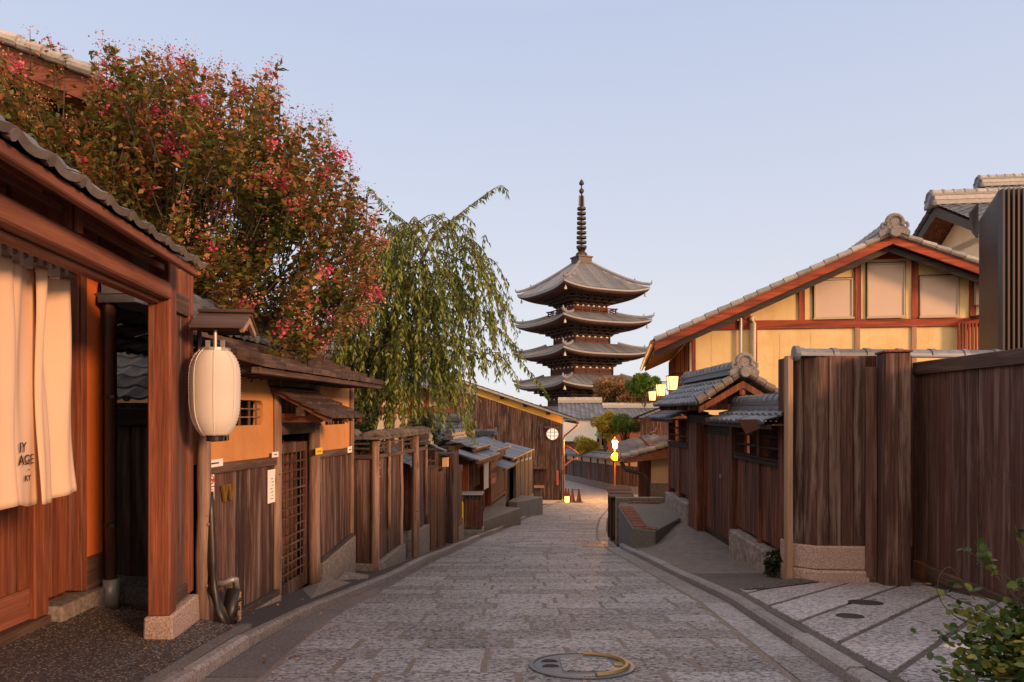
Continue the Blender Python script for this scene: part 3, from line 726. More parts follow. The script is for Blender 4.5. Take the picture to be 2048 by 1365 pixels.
# dark board fence closing the gap beyond the house
AF = Fr(-4.3, 6.25, -1.45, 1, 0)
fe = thing('board_fence', 'dark board fence in the shadowed gap between house front and gate post', 'fence', AF)
zcap = hz(AF, 280, 852); zbo = hz(AF, 280, 1160); xr = 2.05
m = MB(); planks(m, 0, xr, zbo, zcap, 0, .2, .03, .004, .006, 2); m.build('boards', W_GREY, fe, bevel=.003)
MB().box(0, xr, -.04, .05, zcap, zcap + .16).build('top_board', W_BLKX, fe, bevel=.005)
MB().box(0, xr, -.03, .06, zbo - .07, zbo).build('bottom_rail', W_BLKX, fe, bevel=.005)
MB().box(0, xr, -.06, .08, -.1, zbo - .075).build('stone_foot', ST_WALL, fe, bevel=.015)
AR = Fr(-4.6, 6.9, -1.45, 1, 0)
sh = thing('lean_to_roof', 'small grey tiled lean-to seen over the dark board fence, left of the lantern', 'shed', AR)
m = MB(); tile_roof(m, (0, -.1, hz(AR, 280, 800)), (1, 0, 0), (0, .85, .52), 2.25, 1.1, .25, .24, .034, 6); m.build('roof', TILE, sh)
m = MB(); m.box(0, 2.2, .05, .9, 0, hz(AR, 280, 800) - .03); m.build('wall', W_BLK, sh)

# entrance curtain, hung on a pole between gate and door
NF = Fr(*(GF.w(0, .30, 0)), -.143, 1)
nor = thing('entrance_curtain', 'pale orange-lit cloth curtain with printed lettering hanging in the gate', 'curtain', NF)
t_ = NT('curtain_cloth'); v_ = t_.coord((1, 1, 1), False); nz_ = t_.noise(v_, 3, 4, .6); wv = t_.noise(t_.coord((160, 160, 160), False), 1, 2, .5)
cc = t_.mix(nz_, (.82, .60, .42), (.76, .52, .35)); t_.bump(wv, .15, .002); t_.done(cc, .9, .15)
tr_ = t_.n('BsdfTranslucent'); t_.l(cc, tr_.inputs['Color']); mx_ = t_.n('MixShader'); mx_.inputs[0].default_value = .2
t_.l(t_.b.outputs[0], mx_.inputs[1]); t_.l(tr_.outputs[0], mx_.inputs[2]); t_.l(mx_.outputs[0], t_.out.inputs['Surface'])
CLOTH = t_.m
ztc = hz(NF, 137, 560); zbc = hz(NF, 140, 985)
def cloth(name, xa, xb, seed, flare, lift, fa=1.0):
    rr = random.Random(seed); nx, nz = 36, 40; f1, f2 = rr.uniform(2.2, 3.2), rr.uniform(4, 6); ph, ph2 = rr.uniform(0, 6), rr.uniform(0, 6); vs = []
    for j in range(nz + 1):
        t = j / nz
        for i in range(nx + 1):
            s = i / nx; amp = (.022 + .022 * (1 - t)) * fa
            x = lerp(xa, xb, s) + (s - .5) * flare * t * t + .03 * t * t * lift
            y = amp * math.sin(f1 * math.pi * s + ph) + .012 * fa * math.sin(f2 * math.pi * s + ph2 + 1.5 * t) - .05 * t * t * lift + .008 * math.sin(7 * t + 5 * s + ph)
            z = lerp(ztc, zbc, t) - .03 * (1 - abs(2 * s - 1)) * (t < .02) + .02 * t * math.sin(3 * s + ph)
            vs.append((x, y, z))
    w = nx + 1
    me = bpy.data.meshes.new(name); me.from_pydata(vs, [], [(j * w + i, (j + 1) * w + i, (j + 1) * w + i + 1, j * w + i + 1) for j in range(nz) for i in range(nx)])
    me.polygons.foreach_set('use_smooth', [True] * len(me.polygons))
    o = link(name, me, CLOTH, nor, fixn=False)
    so = o.modifiers.new('thickness', 'SOLIDIFY'); so.thickness = .003; so.offset = 0
    return min(p[1] for p in vs[len(vs) // 2:])
xq = [hx(NF, u, 0, 620) for u in (-190, -92, 10, 62, 128)]
cloth('panel', xq[0], xq[1] + .01, 2, .03, .2); cloth('panel', xq[1], xq[2] + .015, 12, .03, .5)
ty = cloth('panel', xq[2] - .005, xq[3] + .035, 4, .0, .3, .3) - .004; cloth('panel', xq[3] - .02, xq[4], 21, .05, .6)
m = MB(); m.tube((xq[0] - .2, .0, ztc + .035), (xq[4] + .1, .0, ztc + .035), .013, n=8); m.build('pole', W_PALE, nor)
m = MB()
for k in range(14):
    x = lerp(xq[0] + .03, xq[4] - .01, k / 13); m.box(x - .014, x + .014, -.02, .02, ztc - .02, ztc + .055)
m.build('loops', CANVAS, nor)
k_ = (hz(NF, 45, 884) - hz(NF, 45, 930)) * .5
for body, u, v, s in (('IY', 46, 905, 1.25), ('AGE', 53, 929, 1.2), ('-', 58, 944, .9), ('KY', 56, 962, .75)):
    x, z = NF.hit(u, v, ty); lettering(body, k_ * s, BLKPAINT, nor, x, ty, z)

# ------------------------------------------------------------------ plaster street wall with the lattice door
WF = Fr(-2.27, 5.03, -1.62, .077, 1)
ws = thing('street_wall', 'ochre plaster street wall with dark boards, a lattice door and a shingled roof', 'gatehouse', WF)
X = lambda u, y=0: hx(WF, u, y); Z = lambda u, v, y=0: hz(WF, u, v, y)
xL, x1, x2, x3, x4, xR = X(398), X(413), X(549), X(622), X(637), X(702)
zg = lambda x: -H(WF.w(x, 0, 0).y) + 1.62 + .03
ez_ = (Z(480, 709, -.45) + Z(745, 772, -.45)) / 2 - .02
rail = lambda x: lerp(Z(413, 930), Z(700, 896), (x - x1) / (xR - x1))
wt = ez_ + .12
pb = lin(x1, Z(420, 1250), x2, Z(550, 1180))     # boards end above the stone base
base1 = lin(x1, Z(413, 1262) , x2, Z(557, 1180)); base2 = lin(x4, Z(637, 1123), xR, Z(703, 1068))
m = MB(); m.box(xL, x2, .1, .28, -1.0, wt); m.box(x3 + .02, xR, .1, .9, -1.3, wt); m.box(x2, x3 + .02, .55, .9, -1.3, wt); m.build('core', BLACK, ws)
wx0, wx1, wz0, wz1 = X(468), X(528), Z(505, 851), Z(505, 801)
m = MB(); slab(m, x1 - .02, wx0, rail, wt, .01, .098); slab(m, wx1, x2 + .01, rail, wt, .01, .098); slab(m, wx0, wx1, rail, wz0, .01, .098); slab(m, wx0, wx1, wz1, wt, .01, .098)
c = .035
m.prism([(wx1 - c, wz1), (wx1, wz1), (wx1, wz1 - c)], .011, .09); m.prism([(wx1 - c, wz0), (wx1, wz0 + c), (wx1, wz0)], .011, .09)
m.prism([(wx0, wz1), (wx0 + c, wz1), (wx0, wz1 - c)], .011, .09); m.prism([(wx0, wz0), (wx0, wz0 + c), (wx0 + c, wz0)], .011, .09)
m.build('plaster', PL_OR, ws)
m = MB()
for k in (.3, .62, .86): m.box(lerp(wx0, wx1, k) - .006, lerp(wx0, wx1, k) + .006, .03, .045, wz0, wz1)
for k in (.33, .66): m.box(wx0, wx1, .032, .042, lerp(wz0, wz1, k) - .005, lerp(wz0, wz1, k) + .005)
m.build('window_bars', W_LOG, ws)
sx0, sx1 = X(640), X(702)
m = MB(); slab(m, x4 - .02, xR, rail, wt, .01, .098); m.build('plaster', PL_OR, ws)
for (ua, ub, va, vb) in ((424, 459, 872, 884), (652, 690, 838, 850)):
    m = MB(); m.box(X(ua), X(ub), .004, .03, Z(ua, vb), Z(ua, va)); v_ = m.build('air_slot', BLACK, ws)
    m = MB()
    for k in range(4): m.box(lerp(X(ua), X(ub), (k + .5) / 4) - .008, lerp(X(ua), X(ub), (k + .5) / 4) + .008, -.001, .003, Z(ua, vb), Z(ua, va))
    m.build('slot_bars', W_LOG, v_)
m = MB(); slab(m, x1 - .01, x2 + .01, lambda x: rail(x) - .075, lambda x: rail(x) + .002, -.025, .03); m.build('rail', W_DKX, ws, bevel=.004)
m = MB(); slab(m, x4 - .01, xR + .01, lambda x: rail(x) - .075, lambda x: rail(x) + .002, -.025, .03); m.build('rail', W_DKX, ws, bevel=.004)
m = MB(); planks(m, x1, x2, base1, lambda x: rail(x) - .076, -.005, .125, .02, .003, .007, 5); m.build('boards', W_DK, ws, bevel=.002)
m = MB(); planks(m, x4, xR, base2, lambda x: rail(x) - .076, -.005, .11, .02, .003, .007, 6); m.build('boards', W_DK, ws, bevel=.002)
m = MB(); slab(m, x1 - .02, x2 + .0, lambda x: base1(x) - .02, lambda x: base1(x) + .03, -.05, .02); m.build('skirting', W_SMOKE, ws, bevel=.003)
m = MB(); slab(m, x4, xR, lambda x: base2(x) - .015, lambda x: base2(x) + .02, -.045, .02); m.build('skirting', W_SMOKE, ws, bevel=.003)
m = MB(); slab(m, x1 - .05, x2, lambda x: -1.2, lambda x: base1(x) - .022, -.065, .1); m.build('stone_base', ST_CON, ws, bevel=.008)
m = MB(); slab(m, x4 - .01, xR + .005, lambda x: -1.4, lambda x: base2(x) - .017, -.06, .1); m.build('stone_base', ST_CON, ws, bevel=.008)
for (xx, sd, r, zb) in ((xL + .04, 1, .05, -.3), (x2 + .03, 2, .045, Z(555, 1213)), (x3 + .07, 3, .062, Z(630, 1165)), (xR - .01, 4, .032, -.6)):
    m = MB(); log(m, xx, -.01, zb, wt - .02, r, sd); m.build('log_post', W_LOG, ws, smooth=True)
# lattice door
dz0, dz1 = Z(590, 1190), Z(590, 885, .05)
MB().box(x2, x3 + .05, -.03, .1, Z(590, 868), Z(590, 832)).build('lintel', W_DKX, ws, bevel=.006)
dl, dr = x2 + .08, x3 + .03
m = MB(); m.box(dl, dl + .05, .05, .085, dz0, dz1); m.box(dr - .05, dr, .05, .085, dz0, dz1); m.box(dl + .05, dr - .05, .052, .083, dz1 - .1, dz1); m.box(dl + .05, dr - .05, .052, .083, dz0, dz0 + .13)
dd = m.build('lattice_door', W_DK, ws, bevel=.003)
m = MB(); n = 7
for k in range(1, n): xx = lerp(dl + .05, dr - .05, k / n); m.box(xx - .008, xx + .008, .0585, .066, dz0 + .13, dz1 - .1)
n = 14
for k in range(1, n): zz = lerp(dz0 + .13, dz1 - .1, k / n); m.box(dl + .05, dr - .05, .052, .058, zz - .009, zz + .009)
m.build('lattice', W_DKX, dd)
m = MB(); m.box(dl, dr, .16, .17, dz0, dz1); m.build('backing', W_BLK, dd)
m = MB(); planks(m, x2 - .01, x3 + .1, Z(590, 832), wt, .06, .16, .03); m.build('over_door_boards', W_BLK, ws)
# canopy over the door
cy = -.58; ca, cz = WF.hit(628, 838, cy); cb = WF.hit(714, 828, cy)[0]; czw = cz + .30
ca = x2 - .10; cb = max(cb, ca + 1.0)
m = MB(); nn = 5
for k in range(nn):                           # overlapping shingle courses
    ya, yb = lerp(cy, 0.02, k / nn), lerp(cy, .02, (k + 1) / nn) + .05; za, zb = lerp(cz, czw, k / nn), lerp(cz, czw, (k + 1) / nn) + .02
    rr = random.Random(k); q = 11
    for i in range(q):
        a, b = lerp(ca, cb, i / q) + .003, lerp(ca, cb, (i + 1) / q) - .003; j = rr.uniform(-.006, .006)
        m.hexa([(a, ya + j, za + .0), (b, ya + j, za + .0), (b, yb, zb - .015), (a, yb, zb - .015)], [(a, ya + j, za + .03), (b, ya + j, za + .03), (b, yb, zb + .008), (a, yb, zb + .008)])
cn = m.build('door_canopy', W_DKY, ws)
m = MB()
for xx in (ca + .03, (ca + cb) / 2, cb - .06): m.hexa([(xx, cy + .03, cz - .05), (xx + .04, cy + .03, cz - .05), (xx + .04, .0, czw - .06), (xx, .0, czw - .06)], [(xx, cy + .03, cz - .002), (xx + .04, cy + .03, cz - .002), (xx + .04, .0, czw - .012), (xx, .0, czw - .012)])
m.build('rafters', W_REDY, cn); MB().box(ca, cb, -.3, -.24, cz + .02, cz + .10).build('purlin', W_DKX, cn)
MB().box(ca - .02, cb + .02, -.04, .06, czw + .0, czw + .06).build('top_board', W_PALE if False else W_DKX, cn, bevel=.004)
for k in range(2):
    xx = (x2 + .06, x3 + .05)[k]; MB().box(xx - .03, xx + .03, -.42, .0, Z(590, 868) + .12, Z(590, 868) + .2).build('bracket_arm', W_REDY, cn)
# main roof: board-and-bark lower slope, tiled crest
re0, re1 = xL - .02, X(760, -.45)
sl = math.radians(21); m = MB(); nn = 4
for k in range(nn):
    ya, yb = lerp(-.5, .32, k / nn), lerp(-.5, .32, (k + 1) / nn) + .06
    za, zb = ez_ + (ya + .5) * math.tan(sl), ez_ + (yb + .5) * math.tan(sl); q = 17; rr = random.Random(k + 40)
    for i in range(q):
        a, b = lerp(re0, re1, i / q), lerp(re0, re1, (i + 1) / q) - .002; j = rr.uniform(-.008, .008)
        m.hexa([(a, ya + j, za), (b, ya + j, za), (b, yb, zb - .03), (a, yb, zb - .03)], [(a, ya + j, za + .05), (b, ya + j, za + .05), (b, yb, zb + .005), (a, yb, zb + .005)])
rf = m.build('roof', W_DKX, ws)
MB().box(re0, re1, -.47, -.40, ez_ - .05, ez_ - .002).build('eave_board', W_DKX, rf, bevel=.004)
m = MB()
for k in range(14): xx = lerp(re0 + .1, re1 - .15, k / 13); m.box(xx, xx + .05, -.395, .2, ez_ - .045, ez_ + .02)
m.build('rafters', W_DKY, rf)
zr = ez_ + .82 * math.tan(sl) + .02
m = MB(); tile_roof(m, (re0, .16, zr - .02), (1, 0, 0), (0, .93, .36), re1 - re0, .5, .26, .24, .03); ridge(m, (re0, .62, zr + .14), (re1, .62, zr + .14), .24, .13, 2, .26); m.build('tiles', TILE, rf)
m = MB(); tile_roof(m, (re1, 1.5, zr - .10), (-1, 0, 0), (0, -.93, .34), re1 - re0, .95, .26, .24, .03); m.build('tiles', TILE, rf)
# things fixed to this wall
def sign(name, lab, cat, u0, u1, v0, v1, mat=PAPER, t=.004, y=-.012):
    x0, z1 = WF.hit(u0, v0, y); x1_, z0 = WF.hit(u1, v1, y)
    o = thing(name, lab, cat, WF.w((x0 + x1_) / 2, y, (z0 + z1) / 2)); o.rotation_euler = (0, 0, WF.rz)
    w, h = (x1_ - x0), (z1 - z0)
    MB().box(-w / 2, w / 2, 0, t, -h / 2, h / 2).build('card', mat, o); return o, w, h
o, w, h = sign('no_smoking_sign', 'small white card with a red no-smoking ring above a strip of writing', 'sign', 417.5, 428.5, 949, 1022)
zc = h * .34; m = MB(); m.torus((0, -.002, zc), w * .36, w * .06, n=20, m=5); m.prism([(-w * .27, zc + w * .2), (-w * .2, zc + w * .27), (w * .27, zc - w * .2), (w * .2, zc - w * .27)], -.005, -.001); m.build('red_ring', REDINK, o)
m = MB(); m.box(-w * .25, w * .25, -.003, -.001, zc - w * .06, zc + w * .06); m.build('cigarette', BLKPAINT, o)
MB().box(-w * .5, w * .5, -.003, -.001, zc - w * .68, zc - w * .60).build('gap_line', BLKPAINT, o)
rr = random.Random(4); m = MB(); m2 = MB()
for k in range(9):
    zz = lerp(zc - w * .9, -h * .46, k / 8)
    for xx in (-.28, -.05, .2): (m if k % 3 else m2).box(w * xx, w * (xx + rr.uniform(.1, .2)), -.002, -.0005, zz - .006, zz + rr.uniform(.003, .008))
m.build('writing', BLKPAINT, o); m2.build('writing', REDINK, o)
o, w, h = sign('notice', 'narrow white paper notice on the boards just left of the lattice door', 'notice', 536, 552.5, 941, 1003)
m = MB(); rr = random.Random(9)
for k in range(7): zz = lerp(h * .22, -h * .38, k / 6); m.box(-w * rr.uniform(.05, .28), w * rr.uniform(.02, .22), -.0015, -.0003, zz - .003, zz + .003)
m.build('writing', BLKPAINT, o)
for (u0, u1, v0, v1, nm, lab, mt) in ((412, 446, 922, 932, 'plate', 'long white plate on the rail at the near end of the ochre wall', PAPER), (545, 557, 905, 914, 'plate', 'short white plate on the rail beside the left door log', PAPER), (696, 704, 894, 905, 'plate', 'small white plate at the far end of the ochre wall rail', PAPER), (632, 645, 897, 908, 'sticker', 'yellow sticker on the right door log under the canopy', YELLOW)):
    o, w, h = sign(nm, lab, 'plate' if nm == 'plate' else 'sticker', u0, u1, v0, v1, mt, .006, -.036 if nm == 'plate' else -.075)
    if mt is PAPER: MB().box(-w * .2, w * .25, -.001, .0005, -h * .1, h * .1).build('writing', BLKPAINT, o)
    else: MB().box(-w * .3, w * .3, -.001, .0005, -h * .15, h * .05).build('writing', REDINK, o)
xw, zw = WF.hit(455, 985, -.02); o = thing('emblem', 'gold W-shaped emblem fixed to the dark boards', 'emblem', WF.w(xw, -.02, zw)); o.rotation_euler = (0, 0, WF.rz)
w = (X(467) - X(443)); h = Z(455, 968) - Z(455, 1001); m = MB()
for s in (-1, 1): m.prism([(s * w * .25 - w * .26, h * .45), (s * w * .25 - w * .10, h * .5), (s * w * .25 - w * .0, -h * .1), (s * w * .25 + w * .12, h * .5), (s * w * .25 + w * .24, h * .42), (s * w * .25 + w * .03, -h * .5), (s * w * .25 - w * .07, -h * .5)], -.012, .004)
m.build('letter', GOLD, o)
# pipes at the foot of the near log
o = thing('drain_pipe', 'thick black lagged drain pipe leaning down the wall in front of the near log', 'pipe', WF.w(0, 0, 0)); o.rotation_euler = (0, 0, WF.rz)
pts = []
for u, v, y in ((421, 985, -.05), (422, 1030, -.06), (423, 1120, -.07), (426, 1180, -.09), (440, 1220, -.16), (455, 1262, -.24)): a, b = WF.hit(u, v, y); pts.append((a, y, b))
m = MB(); m.chain(pts, [.02, .03, .034, .036, .036, .034], 10); m.build('tube', PIPE_BK, o, smooth=True)
o = thing('standpipe', 'black wrapped standpipe with a steel elbow and a pale corrugated tube', 'pipe', WF.w(0, 0, 0)); o.rotation_euler = (0, 0, WF.rz)
a, b = WF.hit(467, 1180, -.14); a2, b2 = WF.hit(462, 1256, -.16)
m = MB(); m.chain([(a2 - .01, -.15, b2 - .05), (a2 + .005, -.15, lerp(b, b2, .5)), (a, -.14, b)], [.058, .056, .05], 12)
for t in (.25, .5, .72): m.lathe([(.06, -.008), (.06, .008)], (lerp(a2, a, t), -.147, lerp(b2, b, t)), 12)
m.build('sleeve', PIPE_BK, o, smooth=True)
e0 = WF.hit(434, 1168, -.02); e1 = WF.hit(458, 1163, -.14); m = MB(); m.chain([(e0[0], 0.0, e0[1]), (e0[0] + .01, -.08, e0[1] + .005), (a - .02, -.14, e1[1]), (a + .03, -.14, e1[1] - .01), (a + .045, -.14, b + .0)], .024, 10); m.build('elbow', METALB, o, smooth=True)
m = MB(); pr = []
c0_ = WF.hit(475, 1185, -.15); c1_ = WF.hit(480, 1250, -.16)
for k in range(25): pr.append((.021 + .003 * (k % 2), lerp(c1_[1] - .03, c0_[1], k / 24)))
m.lathe(pr, (c0_[0] + .01, -.15, 0), 10); m.build('corrugated_tube', W_PALE, o)
# stone step with a sloping cheek before the door
q = [WF.w(x2 + .02, -.02, 0), WF.w(x3 + .75, -.02, 0)]
o = thing('door_step', 'low concrete door step with a sloping cheek below the lattice door', 'step', WF)
zs = Z(590, 1205, -.1); xe_ = X(714, -.25)
m = MB(); m.hexa([(x2 - .02, -.34, zg(x2) - .25), (xe_ - .35, -.40, zg(xe_) - .25), (xe_ - .35, .05, zg(xe_) - .25), (x2 - .02, .05, zg(x2) - .25)], [(x2 - .02, -.34, zg(x2) + .02), (xe_ - .35, -.40, zs - .10), (xe_ - .35, .04, zs - .02), (x2 - .02, .04, zs)])
m.build('slab', ST_CON, o, bevel=.01)
m = MB(); m.hexa([(xe_ - .348, -.42, zg(xe_) - .25), (xe_ + .1, -.36, zg(xe_) - .25), (xe_ + .1, -.07, zg(xe_) - .25), (xe_ - .348, -.07, zg(xe_) - .25)], [(xe_ - .348, -.42, zs - .22), (xe_ + .1, -.36, zs - .1), (xe_ + .1, -.07, zs - .06), (xe_ - .348, -.07, zs - .10)])
m.build('cheek', ST_CON, o, bevel=.01)
# ------------------------------------------------------------------ left side further down the hill
F2 = Fr(-1.74, 8.72, -H(8.72), .109, 1)
f2 = thing('log_fence', 'plank fence with bare log posts, open rails and tile coping beside the ochre wall', 'fence', F2)
X = lambda u, y=0: hx(F2, u, y); Z = lambda u, v, y=0: hz(F2, u, v, y)
xe = X(853); xg0, xg1 = X(806), X(828); L2 = xe
zcb = (Z(760, 876) + Z(845, 868)) / 2; zrl = lin(0, Z(752, 918), xe, Z(850, 900))
zb = lin(0, Z(752, 1129), xg0, Z(806, 1087)); zb2 = lin(xg1, Z(832, 1062), xe, Z(853, 1048))
logs = [(0, .055), (X(778), .022), (X(803), .026), (X(831), .06), (xe - .02, .026)]
for k, (x, r) in enumerate(logs):
    m = MB(); log(m, x, 0, (-.1, .5, -.3, -.5, .2)[k], zcb, r, k + 3); m.build('log_post', W_LOG, f2, smooth=True)
m = MB(); planks(m, .05, X(777), zb, zrl, .02, .12, .02, .003, .007, 3); planks(m, X(780), X(802), zb, zrl, .02, .12, .02, .003, .007, 4); planks(m, X(837), xe - .05, zb2, zrl, .02, .1, .02, .003, .007, 5); m.build('boards', W_DK, f2, bevel=.002)
m = MB(); slab(m, .04, xe, lambda x: zrl(x), lambda x: zrl(x) + .05, -.02, .05); m.build('rail', W_LOG if False else W_DKX, f2, bevel=.004)
hgap = lambda x: zcb - zrl(x) - .05
for k in (.4, .7):
    m = MB(); slab(m, .05, xe, lambda x: zrl(x) + .05 + hgap(x) * k - .012, lambda x: zrl(x) + .05 + hgap(x) * k + .012, -.005, .02); m.build('thin_rail', W_DKX, f2)
for xx in (X(777), X(803), X(826)):
    MB().box(xx - .03, xx + .03, -.012, .04, zrl(xx) + .052, zcb).build('stub_post', W_DK, f2, bevel=.003)
m = MB(); slab(m, -.03, xg0, lambda x: -.7, lambda x: zb(x) - .0, -.04, .12); m.build('stone_base', ST_CON, f2, bevel=.008)
m = MB(); slab(m, xg1 + .06, xe + .02, lambda x: -1.2, lambda x: zb2(x), -.05, .12); m.build('stone_base', ST_CON, f2, bevel=.008)
# return toward the ochre wall
yr = .36; m = MB()
zr0 = zrl(0); bb_ = [(-.005, .03), (.03, .18), (.18, yr)]
for a, b in ((.06, .17), (.174, .27), (.274, yr)): m.box(-.02, .0, a, b, zb(0) + .02, zr0)
m.build('boards', W_DK, f2, bevel=.003)
m = MB(); m.box(-.05, .02, .02, yr, zr0, zr0 + .05)
for k in (.4, .7): m.box(-.02, .0, .03, yr, zr0 + .05 + hgap(0) * k - .012, zr0 + .05 + hgap(0) * k + .012)
m.build('rail', W_DKY, f2, bevel=.003)
MB().box(-.06, .06, .02, yr + .02, -.3, zb(0) + .018).build('stone_base', ST_CON, f2, bevel=.008)
# tile coping
def coping(par, x0, x1, z, hw, mat, along='x', y=0, pitch=.17):
    m = MB(); n = max(1, round((x1 - x0) / pitch)); rr = random.Random(8)
    for i in range(n):
        a, b = lerp(x0, x1, i / n), lerp(x0, x1, (i + 1) / n); r = (b - a) * .24; c = (a + b) / 2
        if along == 'x':
            m.box(a + .002, b - .002, y - hw, y + hw, z, z + .03); m.chain([(c, y - hw - .012, z + .035), (c, y, z + .075), (c, y + hw + .012, z + .035)], r, 8)
        else:
            m.box(y - hw, y + hw, a + .002, b - .002, z, z + .035); m.chain([(y - hw - .012, c, z + .035), (y, c, z + .075), (y + hw + .012, c, z + .035)], r, 8)
    return m.build('tile_coping', mat, par)
coping(f2, -.12, xe - .22, zcb, .12, TILE_BR, pitch=.21); coping(f2, .13, yr + .02, zcb - .002, .11, TILE_BR, 'y', 0, .21)
# inner gate leaf of light slats and dark gap
m = MB(); planks(m, xg0 + .05, xg1 + .12, -.75, Z(815, 990, .3), .30, .075, .02, .012, .0, 6); m.build('slat_gate', W_BAMBOO, f2)
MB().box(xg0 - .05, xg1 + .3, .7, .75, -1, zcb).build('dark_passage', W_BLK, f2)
o = thing('threshold_stone', 'flat grey stone in front of the slatted gate of the log fence', 'stone', F2)
m = MB(); zt_ = Z(815, 1103, -.2); m.prism([(xg0 + .0, -.02), (xg0 + .02, -.25), (xg0 + .5, -.33), (xg1 + .35, -.27), (xg1 + .3, .0)], -1.3, lerp(-.62, zt_, 0) - .0, 'z'); m.build('slab', ST_CON, o, bevel=.02)

# dark panelled fence with a little tiled roof
F3 = Fr(-1.44, 11.5, -H(11.5), .105, 1)
f3 = thing('panel_fence', 'dark panel fence with thin posts under a small tiled crest, below the log fence', 'fence', F3)
X = lambda u, y=0: hx(F3, u, y); Z = lambda u, v, y=0: hz(F3, u, v, y)
xs = [.02, X(861), X(875.5), X(890)]
zt1, zt2 = Z(861, 908), Z(880, 916); zb1, zb2_ = Z(861, 1072), Z(882, 1072)
for k, x in enumerate(xs): MB().box(x - .02, x + .02, -.008, .05, -.7 - .1 * k, (zt1, zt1, zt1, zt2)[k]).build('post', W_DK, f3, bevel=.004)
for k in range(3):
    a, b = xs[k] + .022, xs[k + 1] - .022; zz0 = (-.02, -.12, -.28)[k]; tp = (Z(857, 938), Z(868, 938), Z(882, 950))[k]
    m = MB(); planks(m, a, b, zz0, tp, .0, .1, .02, .003, .003, k); m.build('boards', W_BLK, f3)
    MB().box(a, b, -.007, .03, tp, tp + .06).build('rail', W_DKX, f3)
    MB().box(a, b, -.007, .04, zz0 - .07, zz0).build('bottom_rail', W_RED if False else W_REDX, f3)
    MB().box(a, b, -.03, .06, zz0 - 1.0, zz0 - .072).build('stone_base', ST_CON, f3)
    MB().box(a, b, -.01, .01, tp + .13, tp + .155).build('thin_rail', W_DKX, f3)
m = MB(); ra_, rb_ = .0, X(887, -.25)
tile_roof(m, (ra_ - .05, -.30, Z(870, 908, -.25)), (1, 0, 0), (0, .9, .42), rb_ - ra_, .36, .16, .15, .02, 5, .02); tile_roof(m, (rb_, .34, Z(870, 908, -.25)), (-1, 0, 0), (0, -.9, .42), rb_ - ra_, .36, .16, .15, .02, 5, .02)
ridge(m, (ra_ - .05, .02, Z(870, 908, -.25) + .13), (rb_, .02, Z(870, 908, -.25) + .13), .16, .16, 3, .2); m.build('tiles', TILE, f3)
o = thing('wall_lamp', 'small pale box lamp hanging under a bracket at the end of the dark panel fence', 'lamp', F3)
a, b = F3.hit(891, 924, -.1); MB().box(a - .05, a + .05, -.15, -.05, b - .09, b + .09).build('shade', plain('lamp_shade_paper', (.72, .5, .27), .8), o)
MB().box(a - .07, a + .07, -.17, -.03, b + .092, b + .11).build('cap', W_BLKX, o); MB().box(a - .22, a + .12, -.3, .06, b + .14, b + .17).build('hood', W_SMOKE, o); MB().box(a - .01, a + .01, -.11, -.09, b + .11, b + .14).build('stem', PIPE_BK, o)

# next small gate with one broad post
F4 = Fr(-1.27, 13.1, -H(13.1), .12, 1)
f4 = thing('side_gate', 'small dark gateway with one broad post, between panel fence and metal-topped bin', 'gate', F4)
X = lambda u, y=0: hx(F4, u, y); Z = lambda u, v, y=0: hz(F4, u, v, y)
xa, xb, xc_ = X(903), X(914), X(924)
MB().box(xa, xb - .01, -.04, .16, -.5, Z(908, 898)).build('broad_post', W_DK, f4, bevel=.006)
m = MB(); planks(m, xb, xc_, Z(918, 1040), Z(918, 945), .0, .11, .02, .003, .004, 2); m.build('boards', W_DK, f4)
MB().box(xb, xc_, -.02, .05, Z(918, 945), Z(918, 932)).build('rail', W_REDX, f4); MB().box(xb, xc_, -.02, .05, Z(918, 1052), Z(918, 1040)).build('bottom_rail', W_REDX, f4)
MB().box(xb - .02, xc_ + .05, -.04, .1, -.9, Z(918, 1052) - .002).build('stone_base', ST_CON, f4, bevel=.006)
MB().box(xa - .05, xb - .02, -.06, .2, -.9, -.502).build('foot_stone', ST_CON, f4, bevel=.01)
MB().box(.0, xa, .5, .56, -.6, Z(897, 925)).build('recessed_door', W_BLK, f4)
MB().box(.0, xc_, -.06, .12, Z(908, 898) + .003, Z(908, 890)).build('lintel', W_BLKX, f4)
zz = Z(922, 897, -.3); m = MB(); tile_roof(m, (xa - .1, -.32, zz), (1, 0, 0), (0, .9, .42), xc_ - xa + .3, .38, .17, .15, .02, 5, .02); tile_roof(m, (xc_ + .2, .4, zz), (-1, 0, 0), (0, -.9, .42), xc_ - xa + .3, .38, .17, .15, .02, 5, .02); ridge(m, (xa - .1, .04, zz + .14), (xc_ + .2, .04, zz + .14), .16, .14, 2, .2); m.build('tiles', TILE, f4)
# metal-topped wooden bin
bn = Fr(-1.26, 16.9, -H(16.9), 1, 0); o = thing('storage_bin', 'tall dark wooden bin with a pale metal top at the kerb beside the side gate', 'bin', bn)
w = .52; h = 1.06; m = MB(); planks(m, .04, w - .04, .18, h - .08, .02, .11, .02, .003, .002); m.box(.03, w - .03, .045, .6, .18, h - .06); m.build('boards', W_BLK, o)
m = MB()
for x in (0, w - .06): m.box(x, x + .06, .0, .06, .0, h - .06); m.box(x, x + .06, .55, .61, 0, h - .06)
m.box(.062, w - .062, .005, .05, h - .15, h - .062); m.box(.062, w - .062, .005, .05, .16, .22); m.build('frame', W_DK, o, bevel=.004)
MB().box(-.02, w + .02, -.03, .65, h - .058, h - .03).build('metal_top', METALB, o, bevel=.006); MB().box(-.02, w + .02, -.03, .65, -.12, .15).build('plinth', ST_CON, o, bevel=.01)
pp = P(924.5, 1070, 16.6); o = thing('guy_guard', 'thin yellow guard tube with black bands standing left of the metal-topped bin', 'guard', (pp.x, 16.6, -H(16.6) + .05))
